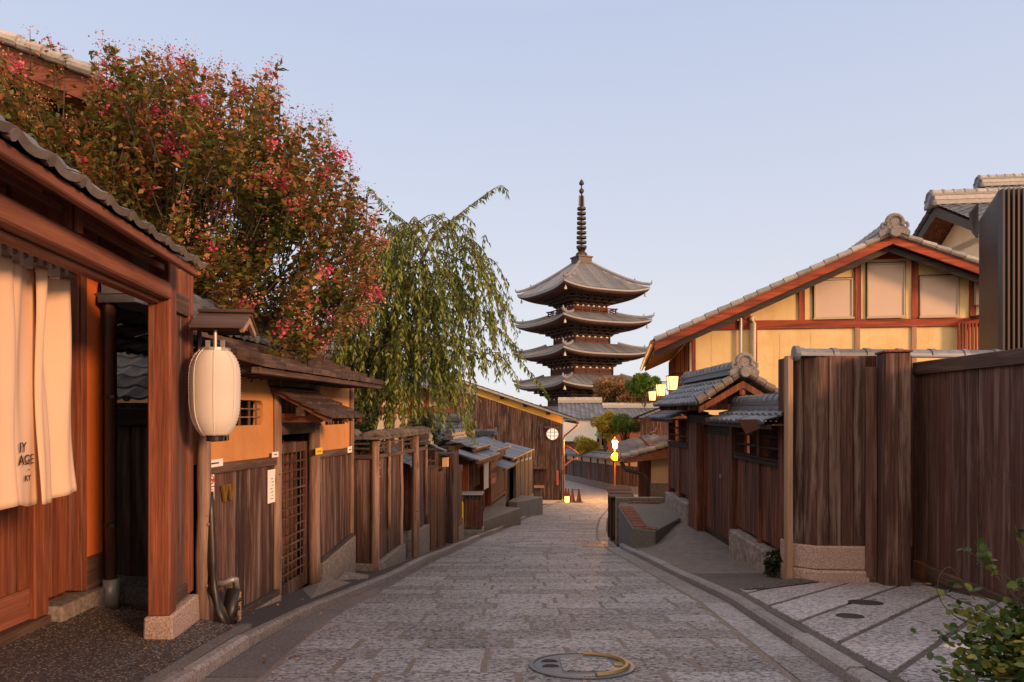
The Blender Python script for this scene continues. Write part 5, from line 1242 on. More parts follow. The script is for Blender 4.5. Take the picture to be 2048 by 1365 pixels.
m = MB(); onigawara(m, (0, 0, 0), .62); m.v = [(xr1 + .03 - p[1], .08 + p[0], zrd + .04 + p[2]) for p in m.v]; m.build('ridge_end', ORN, rf, smooth=False)
m = MB(); onigawara(m, (0, 0, 0), .45); m.v = [(xr0 - .05 + p[1], .08 + p[0], zrd + .04 + p[2]) for p in m.v]; m.build('ridge_end', ORN, rf)
m = MB(); m.box(xr0, xr1 - .1, -.36, -.28, ez_ - .0, ez_ + .08); m.box(xr0, xr1 - .1, .42, .5, ez_, ez_ + .08); m.box(xr0, xr1 - .05, .04, .12, zrd - .3, zrd - .18)
for k in range(5): x = lerp(xr0 + .1, xr1 - .2, k / 4); m.box(x - .04, x + .04, -.48, .62, ez_ - .08, ez_ - .003)
m.build('roof_frame', W_BLK, rg)
m = MB(); m.prism([(-hw + .18, ez_ + .0), (hw - .02, ez_ + .0), (.08, zrd - .14)], xr1 - .3, xr1 - .26, 'x'); m.build('gable_board', W_BLK, rg)
# low tiled crests over the two fence bays
for (xa, xb, v, u, nm) in ((x0 - .35, x1 + .02, 832, 1350, 0), (x2 - .25, x3 + .3, 836, 1500, 1)):
    ze = 2.05 - .13; m = MB(); L = xb - xa
    tile_roof(m, (xa, -.36, ze), (1, 0, 0), (0, .42, .16), L, .42, .2, .19, .03, 7, .03); tile_roof(m, (xb, .48, ze), (-1, 0, 0), (0, -.42, .16), L, .42, .2, .19, .03, 6, .03)
    ridge(m, (xa + .1, .06, ze + .16), (xb, .06, ze + .16), .2, .12, 2, .2, .085); t = m.build('crest_tiles', TILE, rg)
    MB().box(xa + .03, xb, -.345, -.31, ze - .06, ze - .01).build('eave_board', W_BLKX, t); MB().box(xa + .05, xb, -.30, .45, ze - .02, ze + .0).build('soffit', W_BLK, t)
    if nm: 
        q = xb - .75; MB().hexa([(q, -.35, ze - .14), (q + .5, -.35, ze - .05), (q + .5, -.31, ze - .05), (q, -.31, ze - .14)], [(q - .15, -.40, ze + .04), (q + .5, -.40, ze + .05), (q + .5, -.36, ze + .05), (q - .15, -.36, ze + .04)]).build('curled_sheet', COPPER, t)
# raised planter-like terrace end and brick edging
tf = thing('terrace_wall', 'grey rendered terrace edge with a brown brick border before the dark gateway', 'wall', (0, 0, 0))
q = [(2.15, 13.8), (2.13, 12.1), (2.5, 11.95), (3.2, 13.0), (3.25, 14.6), (2.3, 14.6)]; zt = [-1.89, -2.04, -2.07, -2.0, -1.9, -1.88]
m = MB(); n = 6; m.add([(x, y, -3.2) for x, y in q] + [(x, y, z) for (x, y), z in zip(q, zt)], [tuple(range(5, -1, -1)), tuple(range(6, 12))] + [(i, (i + 1) % n, (i + 1) % n + n, i + n) for i in range(n)])
m.build('rendered_block', stone('dark_render', [(.09, .088, .085), (.14, .138, .132), (.19, .185, .175)], 40, .4), tf, bevel=.015)
m = MB(); rr = random.Random(2)
def brick_line(a, b, za, zb, w):
    a, b = Vector(a), Vector(b); d = (b - a); L = d.length; d.normalize(); nn = Vector((d.y, -d.x)); k = max(1, int(L / .11))
    for i in range(k):
        p, q_ = a + d * (L * i / k + .004), a + d * (L * (i + 1) / k - .004); z = lerp(za, zb, (i + .5) / k) + rr.uniform(-.003, .003)
        pts = [p, q_, q_ + nn * w, p + nn * w]; m.hexa([(t.x, t.y, z - .04) for t in pts], [(t.x, t.y, z + .012) for t in pts])
brick_line((2.17, 13.78), (2.15, 12.13), -1.89, -2.03, -.24); brick_line((2.17, 12.10), (2.52, 11.98), -2.04, -2.06, -.2); brick_line((2.42, 14.5), (3.1, 14.5), -1.88, -1.89, .2)
m.build('brick_border', BRICK, tf, bevel=.004)
MB().box(2.2, 3.2, 14.42, 14.6, -3.2, -1.80).build('back_curb', ST_CON, tf, bevel=.01)
# small wooden cabinet by the lamp
cb = Fr(2.2, 15.2, -H(15.2), 1, .0); o = thing('wooden_cabinet', 'narrow black wooden street cabinet with a sloping lid, end of the right kerb', 'cabinet', cb)
h = 1.02; w = .46; m = MB(); planks(m, .02, w - .02, .1, h - .1, .0, .11, .02, .003, .002); m.box(.02, w - .02, .025, .42, .0, h - .1); m.build('boards', W_BLK, o)
m = MB()
for x in (-.01, w - .04): m.box(x, x + .05, -.02, .03, 0, h - .06); m.box(x, x + .05, .4, .45, 0, h - .06)
m.box(.045, w - .045, -.015, .02, h - .13, h - .06); m.build('frame', W_BLKX, o)
m = MB()
for k in range(3): m.hexa([(-.05, -.08 + k * .17, h - .06 + k * .055), (w + .04, -.08 + k * .17, h - .06 + k * .055), (w + .04, .12 + k * .17, h - .0 + k * .055), (-.05, .12 + k * .17, h - .0 + k * .055)], [(-.05, -.08 + k * .17, h - .03 + k * .055), (w + .04, -.08 + k * .17, h - .03 + k * .055), (w + .04, .12 + k * .17, h + .02 + k * .055), (-.05, .12 + k * .17, h + .02 + k * .055)])
m.build('lid', W_DKX, o, bevel=.003); MB().box(.2, .23, -.03, -.002, h * .5, h * .53).build('latch', PAPER, o)
p = G(1205, 1086); o = thing('drain_cover', 'long yellowish metal drain cover lying across the street by the cabinet', 'drain', (1.72, 13.5, -H(13.5)))
tl2 = lambda m: [(a, b, c - b * .122) for a, b, c in m.v]
m = MB(); m.box(-.35, .35, -.06, .06, -.02, .008); m.v = tl2(m); m.build('plate', BRASS, o)
m = MB()
for k in range(4): m.box(-.32, .30, .35 + k * .3, .39 + k * .3, -.02, .006)
m.box(-.36, -.32, .1, 1.8, -.02, .007); m.v = tl2(m); m.build('rusty_frame', COPPER, o)

# ------------------------------------------------------------------ big yellow house
YF = Fr(3.9, 14.9, -2.2, 5.5, -.9)
X = lambda u, y=0: hx(YF, u, y); Z = lambda u, v, y=0: hz(YF, u, v, y)
yh = thing('yellow_house', 'large yellow plaster house with red timbering, grey shutters and a tiled gable roof', 'house', YF)
xL, xR = X(1386), X(1955) + 2.2; xp, zp = YF.hit(1790, 486, 0); xl, zl = YF.hit(1330, 694, 0)
sL = (zp - zl) / (xp - xl); xr_, zr_ = YF.hit(1955, 545, 0); sR = (zr_ - zp) / (xr_ - xp)
top = lambda x: zp + (x - xp) * (sL if x < xp else sR)
m = MB(); m.prism([(xL, -.5), (xR, -.5), (xR, top(xR)), (xp, zp), (xL, top(xL))], 0, 8); m.build('wall', PL_YEL, yh)
T = lambda nm, u0, u1, v0, v1, mat, y0=-.03, y1=-.002, b=.004: MB().box(X(u0), X(u1), y0, y1, Z((u0 + u1) / 2, v1), Z((u0 + u1) / 2, v0)).build(nm, mat, yh, bevel=b)
zb0 = lambda u: 658 - (u - 1390) * .036
m = MB(); slab(m, X(1391), xR, lambda x: lerp(Z(1391, 661), Z(1950, 652), (x - X(1391)) / (X(1950) - X(1391))), lambda x: lerp(Z(1391, 643), Z(1950, 637), (x - X(1391)) / (X(1950) - X(1391))), -.05, -.001); m.build('beam', W_VERM, yh, bevel=.004)
MB().box(xL - .02, X(1391), -.06, .2, -.5, top(xL) - .02).build('corner_post', W_VERMZ, yh, bevel=.005)
for u, v0, v1 in ((1494, 610, 645), (1603, 566, 641), (1715, 520, 640), (1829, 505, 638), (1944, 545, 636), (1770, 486, 512)):
    x = X(u); MB().box(x - .06, x + .06, -.04, -.002, Z(u, v1), min(Z(u, v0), top(x) - .02)).build('post', W_VERMZ, yh, bevel=.004)
for u, v0 in ((1509, 657), (1714, 652), (1827, 650)):
    x = X(u); MB().box(x - .05, x + .05, -.035, -.002, Z(u, 760), Z(u, v0)).build('post', W_VERMZ if u == 1509 else W_PALE, yh, bevel=.004)
m = MB(); m.box(X(1722), X(1824), -.045, -.001, Z(1773, 519), Z(1773, 510)); m.build('beam', W_VERM, yh)
for (u0, u1, v0, v1) in ((1627, 1705, 558, 637), (1733, 1809, 527, 635), (1838, 1916, 552, 634)):
    a, b = X(u0), X(u1); um = (u0 + u1) / 2; z0, z1 = Z(um, v1), Z(um, v0)
    m = MB(); m.box(a, b, -.05, -.001, z0, z0 + .035); m.box(a, b, -.05, -.001, z1 - .035, z1); m.box(a, a + .035, -.05, -.001, z0 + .036, z1 - .036); m.box(b - .035, b, -.05, -.001, z0 + .036, z1 - .036); w_ = m.build('shutter', SHUTF, yh, bevel=.003)
    MB().box(a + .036, b - .036, -.03, -.002, z0 + .036, z1 - .036).build('shutter_panel', SHUT, w_)
    MB().box(a - .022, b + .022, -.012, -.0015, z0 - .02, z1 + .024).build('casing', W_SMOKE, w_)
    MB().box(a - .02, b + .02, -.08, -.051, z0 - .03, z0 + .01).build('sill', SHUTF, w_, bevel=.003)
# fixed lattice at the right end
m = MB()
for k in range(7): x = lerp(X(1911), X(1952), k / 6); m.box(x - .018, x + .018, -.16, -.12, Z(1930, 712), Z(1930, 648))
m.box(X(1908), X(1956), -.12, -.09, Z(1930, 656), Z(1930, 650)); m.build('lattice', W_VERMZ, yh)
m = MB(); a, b = X(1938), X(1962); m.hexa([(a, -.3, Z(1945, 640)), (b, -.35, Z(1945, 637)), (b, 0, Z(1945, 636)), (a, 0, Z(1945, 636))], [(a, -.3, Z(1945, 638)), (b, -.35, Z(1945, 634)), (b, 0, Z(1945, 630)), (a, 0, Z(1945, 632))]); m.build('small_hood', W_BLKX, yh)
T('vent_cover', 1946, 1962, 566, 612, SHUTF, -.12)
m = MB()
for u in (1423, 1560, 1622): x = X(u); m.box(x - .004, x + .004, -.004, .001, Z(u, 790), Z(u, 668))
m.build('panel_joint', SHUT, yh)
# roof: long left slope, short right slope
ov = -.62; xe0, ze0 = YF.hit(1309, 682, ov); zpk = YF.hit(1790, 466, ov)[1]; xpk = YF.hit(1787, 466, ov)[0]
xe1, ze1 = YF.hit(1957, 525, ov); sR2 = (ze1 - zpk) / (xe1 - xpk); xe1 = xpk + 3.4; ze1 = zpk + sR2 * 3.4
m = MB(); Lr = 9.4
tile_roof(m, (xe0, Lr + ov, ze0), (0, -1, 0), (xpk - xe0, 0, zpk - ze0), Lr, math.hypot(xpk - xe0, zpk - ze0), .27, .26, .036, 5); tile_roof(m, (xe1, ov, ze1), (0, 1, 0), (xpk - xe1, 0, zpk - ze1), Lr, math.hypot(xpk - xe1, zpk - ze1), .27, .26, .036, 4)
ridge(m, (xpk, ov, zpk), (xpk, ov + Lr, zpk), .26, .2, 3, .28); rf = m.build('roof', TILE_LT, yh)
m = MB()
for (xe, ze) in ((xe0, ze0), (xe1, ze1)):
    n = max(2, int(math.hypot(xpk - xe, zpk - ze) / .27))
    for k in range(n):
        t0, t1 = k / n, (k + .98) / n; m.chain([(lerp(xe, xpk, t0), ov + .02, lerp(ze, zpk, t0) + .03), (lerp(xe, xpk, t1), ov + .02, lerp(ze, zpk, t1) + .015)], [.062, .055], 9)
m.build('verge_tiles', TILE_LT, rf)
def barge(nm, o0, o1, y0, y1, mat):
    m = MB(); m.prism([(xe0, ze0 - o0), (xpk, zpk - o0), (xpk, zpk - o1), (xe0, ze0 - o1)], y0, y1); m.prism([(xpk, zpk - o0), (xe1, ze1 - o0), (xe1, ze1 - o1), (xpk, zpk - o1)], y0 + .001, y1 + .001); return m.build(nm, mat, rf, bevel=.004)
barge('bargeboard', .03, .21, ov + .03, ov + .07, W_VERM); barge('inner_bargeboard', .20, .33, ov + .2, ov + .25, W_SMOKE); barge('soffit', .03, .06, ov + .072, 0.0, W_BLKX)
m = MB()
for k in range(26):
    yy = lerp(ov + .5, Lr + ov - .2, k / 25); m.hexa([(xe0 + .08, yy, ze0 - .10), (xe0 + 1.2, yy, ze0 + 1.12 * sL - .10), (xe0 + 1.2, yy + .06, ze0 + 1.12 * sL - .10), (xe0 + .08, yy + .06, ze0 - .10)], [(xe0 + .08, yy, ze0 - .03), (xe0 + 1.2, yy, ze0 + 1.12 * sL - .03), (xe0 + 1.2, yy + .06, ze0 + 1.12 * sL - .03), (xe0 + .08, yy + .06, ze0 - .03)])
m.build('rafters', W_BAMBOO, rf); m = MB(); m.prism([(xe0 + .06, ze0 - .05), (xL + .05, ze0 - .05 + (xL - xe0) * sL), (xL + .05, ze0 - .02 + (xL - xe0) * sL), (xe0 + .06, ze0 - .02)], ov + .1, Lr + ov); m.build('eave_boards', W_BAMBOO, rf)
m = MB(); m.chain([(xe0 - .05, ov, ze0 - .03), (xe0 - .05, ov + Lr, ze0 - .03)], .05, 8); m.build('gutter', COPPER, rf)
m = MB(); onigawara(m, (xpk, ov - .06, zpk + .02), .85); m.build('ridge_end', ORN, rf)
# street front of the same house
m = MB()
for k in range(13): yy = .5 + k * .55; m.box(xL - .07, xL - .002, yy, yy + .09, 0.2, top(xL) - .1)
m.build('front_post', W_RED, yh); m = MB(); m.box(xL - .05, xL - .003, .0, 7.8, 1.2, 1.35); m.box(xL - .05, xL - .003, .0, 7.8, 2.3, 2.42); m.build('front_rails', W_BAMBOO, yh)
MB().box(xL - .03, xL - .004, .05, .45, -.4, top(xL) - .15).build('white_edge', PL_WHT, yh)
# pipes on the gable
o = thing('white_pipe', 'thin white pipe with a bent top on the yellow gable wall', 'pipe', YF); x = X(1480); m = MB(); m.chain([(x, -.08, Z(1480, 775)), (x, -.08, Z(1480, 645)), (x, -.07, Z(1480, 635)), (x - .03, -.03, Z(1480, 630))], .032, 10); m.build('tube', PIPE_WH, o, smooth=True)
o = thing('cream_pipe', 'thicker cream pipe with a round hood right of the thin white pipe', 'pipe', YF); x = X(1504); m = MB(); m.chain([(x, -.1, Z(1504, 780)), (x, -.1, Z(1504, 648)), (x + .0, -.08, Z(1504, 640)), (x, -.0, Z(1504, 637))], .062, 12); m.build('tube', PIPE_CR, o, smooth=True)
# three lit lanterns on the street front
LGL = glow('lantern_glow', (1.0, .66, .23), 0.85, (.85, .65, .35))
labs = ['glowing white box lantern nearest the camera on the street front of the yellow house', 'glowing box lantern in the middle of the three on the yellow house', 'smallest glowing box lantern, farthest down the yellow house front']
lan1 = None
for k, (u, v, Y) in enumerate(((1345, 767, 16.0), (1322, 781, 19.0), (1305, 792.5, 24.0))):
    p = P(u, v, Y)
    if not lan1:
        o = thing('box_lantern', '', 'lantern', p); m = MB(); a, b, h = .085, .112, .155
        m.hexa([(-a, -a, -h), (a, -a, -h), (a, a, -h), (-a, a, -h)], [(-b, -b, h), (b, -b, h), (b, b, h), (-b, b, h)]); m.build('paper_shade', LGL, o)
        m = MB(); e = .014
        for sx, sy in ((-1, -1), (1, -1), (1, 1), (-1, 1)): m.tube((sx * (a + .006), sy * (a + .006), -h), (sx * (b + .006), sy * (b + .006), h), .009, n=5)
        m.box(-b - e, b + e, -b - e, b + e, h, h + .025); m.box(-a - e, a + e, -a - e, a + e, -h - .03, -h); m.build('frame', W_BLK, o)
        m = MB(); m.lathe([(.028, -.004), (.02, 0)], (0, -.102, .085), 10, 'y')
        for z in (.03, -.02, -.08): m.box(-.03, .03, -.1035 + (.03 - z) * .09, -.098 + (.03 - z) * .09, z - .006, z + .006)
        m.build('faded_crest', plain('amber_print', (.5, .25, .05), .8), o); MB().box(-.02, .5, -.02, .02, h + .06, h + .09).build('bracket', W_BLKX, o); MB().box(-.015, .015, -.015, .015, h + .025, h + .06).build('hanger', W_BLKX, o); lan1 = o
    else: o = copy_tree(lan1); o.location = p
    o['label'] = labs[k]; o['group'] = 'lit lanterns on the yellow house front'
    ld = bpy.data.lights.new('lantern_light', 'POINT'); ld.energy = (14, 14, 14)[k]; ld.color = (1, .5, .14); ld.shadow_soft_size = .12; lo = bpy.data.objects.new('lantern_light', ld); COL.objects.link(lo); lo.location = p + Vector((-.35, -.2, -.5))
# pent roof and low front of the house beyond the gateway
PF = Fr(4.25, 27.0, -4.1, -.153, -1)
X = lambda u, y=0: hx(PF, u, y); Z = lambda u, v, y=0: hz(PF, u, v, y)
lw = thing('low_front_house', 'low shop front with a worn brown tiled pent roof behind the street lamp', 'house', PF)
xn = 9.3; q = PF.loc(P(1336, 893, 17.8)); z_in = q.z; yo = PF.loc(P(1243, 925, 18.0)).y; z_out = PF.loc(P(1243, 916, 18.0)).z
yi = PF.loc(P(1345, 893, 17.8)).y
m = MB(); tile_roof(m, (.0, yo, z_out), (1, 0, 0), (0, yi - yo, z_in - z_out + .04), xn, math.hypot(yi - yo, z_in - z_out + .04), .3, .28, .03, 6); pr = m.build('pent_roof', TILE_BR, lw)
m = MB(); s_ = (z_in - z_out + .04) / (yi - yo); m.prism([(yo + .05, z_out - .03), (yi, z_out - .03 + s_ * (yi - yo - .05)), (yi, z_out - .3 + s_ * (yi - yo - .05)), (yo + .05, z_out - .14)], xn - .1, xn - .05, 'x'); m.build('bargeboard', W_REDX, pr)
m = MB(); n = 6
for k in range(n): t0, t1 = k / n, (k + .98) / n; m.chain([(xn - .02, lerp(yo, yi, t0), z_out + s_ * (yi - yo) * t0 + .06), (xn - .02, lerp(yo, yi, t1), z_out + s_ * (yi - yo) * t1 + .03)], [.075, .065], 9)
m.build('verge_tiles', TILE_LT, pr); m = MB(); m.chain([(0, yo - .05, z_out - .03), (xn, yo - .05, z_out - .03)], .05, 8); m.build('gutter', COPPER, pr)
yw = yo + .75; m = MB(); m.box(0, xn - .5, yw, yw + 3, -.3, z_out + .3); m.build('body', W_BLK, lw)
m = MB(); a = PF.loc(P(1303, 930, 17.9)).y; m.box(xn - .499, xn - .40, a, yi + .6, -.3, z_in - .12); m.build('end_wall', plaster('tan_plaster', (.52, .36, .24), (.42, .28, .19), .5), lw); MB().box(xn - .40, xn - .36, a - .02, yi + .6, -.4, PF.loc(P(1320, 968, 17.9)).z).build('end_plinth', ST_CON, lw)
for k in range(8): x = .3 + k * 1.15; MB().box(x, x + .12, yw - .05, yw - .002, -.3, z_out + .25).build('post', W_RED, lw)
MB().box(.3, xn - .5, yw - .03, yw - .004, .55, .7).build('rail', W_REDX, lw)
o = thing('gutter_pipe', 'dark bent downpipe under the worn pent roof right of the street lamp', 'pipe', PF); m = MB(); zt = z_out - .1
m.chain([(xn - .2, yo - .02, zt), (xn - .2, yo + .12, zt - .22), (xn - .22, yo + .55, zt - .32), (xn - .22, yo + .68, zt - .45), (xn - .22, yo + .68, -.3)], .05, 8); m.build('tube', PIPE_BK, o, smooth=True)
# wooden post carrying the lanterns' wiring, copper bend
# ------------------------------------------------------------------ street lamp
LP_ = P(1230, 975, 40.0); lx = LP_.x; o = thing('street_lamp', 'slender dark street lamp with a bright orange-lit lantern head and a round yellow sign', 'street lamp', (lx, 40, -H(40)))
zh = (HY - 889) / FPX * 40 + H(40)
m = MB(); m.lathe([(.09, 0), (.09, .3), (.055, .35), (.05, zh - .4), (.08, zh - .36), (.04, zh - .28)], n=12); m.build('pole', W_BLK, o)
LAMPG = glow('street_lamp_glow', (1.0, .55, .12), 22, (1, .7, .3)); m = MB(); m.lathe([(.09, zh - .24), (.16, zh + .16), (.12, zh + .2)], n=8); m.build('lit_head', LAMPG, o)
m = MB(); m.lathe([(.22, zh + .2), (.06, zh + .36), (.02, zh + .46)], n=8); m.lathe([(.1, zh - .28), (.1, zh - .24)], n=8); m.build('cap', W_BLK, o)
m = MB(); m.lathe([(.24, -.02), (.24, .02)], (0, -.08, zh - .72), 20, 'y'); m.build('round_sign', plain('sign_yellow', (.5, .33, .03), .6), o)
ld = bpy.data.lights.new('lamp_light', 'POINT'); ld.energy = 700; ld.color = (1, .42, .09); ld.shadow_soft_size = .2; lo = bpy.data.objects.new('lamp_light', ld); COL.objects.link(lo); lo.location = (lx - .3, 39.4, -H(40) + zh + .05)
# ------------------------------------------------------------------ upper right: other houses and the louvred screen
for (u0, v0, u1, v1, Y, vr, lab) in ((1832, 470, 1862, 408, 20.0, 402, 'grey tiled house roof with a cream gable behind the yellow house'), (1942, 388, 1958, 372, 26.0, 370, 'farther tiled roof with a pale ridge at the upper right corner')):
    af = Fr((u0 - CX) / FPX * Y, Y, -2.6, 1, -.12); X = lambda u, y=0: hx(af, u, y); Z = lambda u, v, y=0: hz(af, u, v, y)
    o = thing('tiled_house', lab, 'house', af); zr = Z(u1, v1); xr = X(u1); ze = Z(u0, v0) - .1; W_ = 9
    run = 2.6 if Y < 22 else 2.0
    m = MB(); m.box(xr + .9, xr + W_, .3 - run + .9, 5, 0, zr - 1.15); m.prism([(-run + 1.1, zr - 1.35), (run - .5, zr - 1.35), (.3, zr - .35)], xr + .9, xr + W_, 'x'); m.build('wall', PL_CRM, o)
    m = MB(); s = math.hypot(run, 1.35); tile_roof(m, (xr + .1, -run, zr - 1.35), (1, 0, 0), (0, run, 1.3), W_, s, .27, .26, .04, 5); tile_roof(m, (xr + .1 + W_, run + .3, zr - 1.35), (-1, 0, 0), (0, -run, 1.3), W_, s, .27, .26, .04, 4); t = m.build('roof', TILE, o)
    m = MB(); ridge(m, (xr, .05, zr - .05), (xr + W_, .05, zr - .05), .3, .34, 5, .3); m.build('ridge', TILE_LT, t)
    m = MB(); onigawara(m, (0, 0, 0), .9); m.v = [(xr - .02 + p[1], .05 + p[0], zr - .0 + p[2]) for p in m.v]; m.build('ridge_end', TILE, t)
    m = MB(); m.prism([(0, zr - .1), (-run, zr - 1.4), (-run, zr - 1.62), (0, zr - .38)], xr + .12, xr + .18, 'x'); m.prism([(0, zr - .1), (run, zr - 1.4), (run, zr - 1.62), (0, zr - .38)], xr + .12, xr + .18, 'x'); m.build('bargeboard', W_SMOKE, t)
    m = MB(); m.prism([(-run + .03, zr - 1.40), (-.0, zr - .10), (run, zr - 1.40), (run, zr - 1.45), (0, zr - .15), (-run + .03, zr - 1.45)], xr + .19, xr + W_, 'x'); m.build('soffit', W_BLK, t)
LF = Fr(6.25, 9.15, -2.0, 1, -.10)
X = lambda u, y=0: hx(LF, u, y); Z = lambda u, v, y=0: hz(LF, u, v, y)
o = thing('louvred_tower', 'dark brown block clad in vertical metal louvres above the fence at the right edge', 'building', LF)
xc = X(1998); zt = Z(2020, 379); xl = X(1958); yb = 1.3
lp = LF.loc(P(1958, 420, 10.6)); m = MB(); m.prism([(xc + .05, .08), (xc + 1.9, .08), (xc + 1.9, 1.6), (lp.x + .1, 1.6), (lp.x + .06, lp.y)], .3, zt - .05, 'z'); m.build('core', METAL, o)
m = MB(); n = 30
for k in range(n): x = xc + .02 + k * .062; m.box(x, x + .026, -.05, .06, .3, zt)
m.build('front_louvres', METAL, o)
lp = LF.loc(P(1958, 420, 10.6)); d = Vector((xc - lp.x, 0 - lp.y, 0)); L = d.length; d.normalize(); m = MB(); n = int(L / .075); nn = Vector((d.y, -d.x, 0))
for k in range(n):
    a = Vector((lp.x, lp.y, 0)) + d * (k * .075); b = a + d * .04; m.hexa([tuple(a)[:2] + (.3,), tuple(b)[:2] + (.3,), tuple(b - nn * .05)[:2] + (.3,), tuple(a - nn * .05)[:2] + (.3,)], [tuple(a)[:2] + (zt,), tuple(b)[:2] + (zt,), tuple(b - nn * .05)[:2] + (zt,), tuple(a - nn * .05)[:2] + (zt,)])
m.build('side_louvres', METAL, o)
m = MB(); a = LF.loc(P(1941, 425, 10.7)); b = LF.loc(P(1957, 405, 10.6)); m.hexa([(a.x + .05, a.y, a.z - .3), (b.x, b.y, a.z - .42), (b.x, b.y + .06, a.z - .42), (a.x + .05, a.y + .06, a.z - .3)], [(a.x, a.y, a.z), (b.x, b.y, b.z), (b.x, b.y + .06, b.z), (a.x, a.y + .06, a.z)]); m.build('metal_box', METAL, o)
# ------------------------------------------------------------------ five-storeyed pagoda
TH = math.radians(26); PC = P(1163, 825, 114.0); PGZ = -6.9
pgf = Fr(PC.x, PC.y, PGZ, math.cos(TH), math.sin(TH))
pg = thing('pagoda', 'tall dark wooden five-storeyed pagoda with a ringed bronze spire against the sky', 'pagoda', pgf)
def zr_(z): return z - PGZ
def pag_roof(E, zt, B, zb, lift, nt=8, ns=24):
    # E eave half-width, zt corner-tip height, B/zb half-width and height where it meets the storey above
    zm = zt - lift
    def pt(sd, s, t, dz=0):
        hw = lerp(E, B, t); q = s * hw
        z = zm + (zb - zm) * (t ** 1.15) + lift * (abs(s) ** 3.2) * (1 - t) ** 1.6 + dz
        return [(q, -hw, z), (hw, q, z), (-q, hw, z), (-hw, -q, z)][sd]
    m = MB(); u = MB()
    for sd in range(4):
        vs = [pt(sd, -1 + 2 * i / ns, j / nt) for j in range(nt + 1) for i in range(ns + 1)]
        w = ns + 1; fs = [(j * w + i, j * w + i + 1, (j + 1) * w + i + 1, (j + 1) * w + i) for j in range(nt) for i in range(ns)]
        m.add(vs, fs)
        a = [pt(sd, -1 + 2 * i / ns, 0) for i in range(ns + 1)]; b = [(x, y, z - .26) for x, y, z in a]
        m.add(a + b, [(i, i + 1, w + i + 1, w + i) for i in range(ns)])
        n2 = 62
        for i in range(n2):                   # raised lines of round tiles
            s = -1 + 2 * (i + .5) / n2; k = 5; ps = []
            for j in range(k + 1):
                t = j / k; hw = lerp(E, B, t); q = s * E
                if abs(q) > hw: 
                    t = (E - abs(q)) / max(.01, (E - B)); hw = abs(q)
                    z = zm + (zb - zm) * (max(0, t) ** 1.28) + lift * (1 - max(0, t)) ** 1.6; ps.append([(q, -hw, z), (hw, q, z), (-q, hw, z), (-hw, -q, z)][sd]); break
                ps.append(pt(sd, q / hw, t))
            if len(ps) > 1: m.chain([(x, y, z + .05) for x, y, z in ps], .075, 4, False)
        # soffit falling inward, two rows of rafters
        s0 = [(x * .985, y * .985, z - .27) for x, y, z in a]; s1 = [(x * .66, y * .66, zm - .62 + (z - zm) * .25) for x, y, z in a]; s2 = [(x * .99, y * .99, z - .27) for x, y, z in a]; s3 = [(x * .98, y * .98, z - .52) for x, y, z in a]
        u.add(s2 + s3 + s1, [(i, i + 1, w + i + 1, w + i) for i in range(ns)] + [(w + i, w + i + 1, 2 * w + i + 1, 2 * w + i) for i in range(ns)])
    for sx, sy in ((1, 1), (1, -1), (-1, 1), (-1, -1)):   # hip ridges with their upturned ends
        ps = []
        for j in range(9):
            t = j / 8; x, y, z = pt(0, 1, t); ps.append((abs(x) * sx, abs(x) * sy, z + .22 + (.25 * (1 - t) ** 6)))
        m.chain(ps, [.24] * 9, 6); k = ps[0]; m.chain([k, (k[0] + sx * .15, k[1] + sy * .15, k[2] + .15), (k[0] + sx * .2, k[1] + sy * .2, k[2] + .62)], [.2, .16, .06], 6)
        k = ps[2]; m.chain([k, (k[0] + sx * .1, k[1] + sy * .1, k[2] + .55)], [.2, .06], 6)
    return m, u, zm
lv = [(8.0, 20.15, .75, 24.9, .85), (8.25, 15.0, 4.1, 15.95, .75), (8.3, 10.0, 4.3, 11.05, .75), (8.4, 4.86, 4.6, 5.95, .75), (8.6, -.35, 4.9, .95, .75)]
bw = [2.95, 3.3, 3.65, 4.0, 4.3]
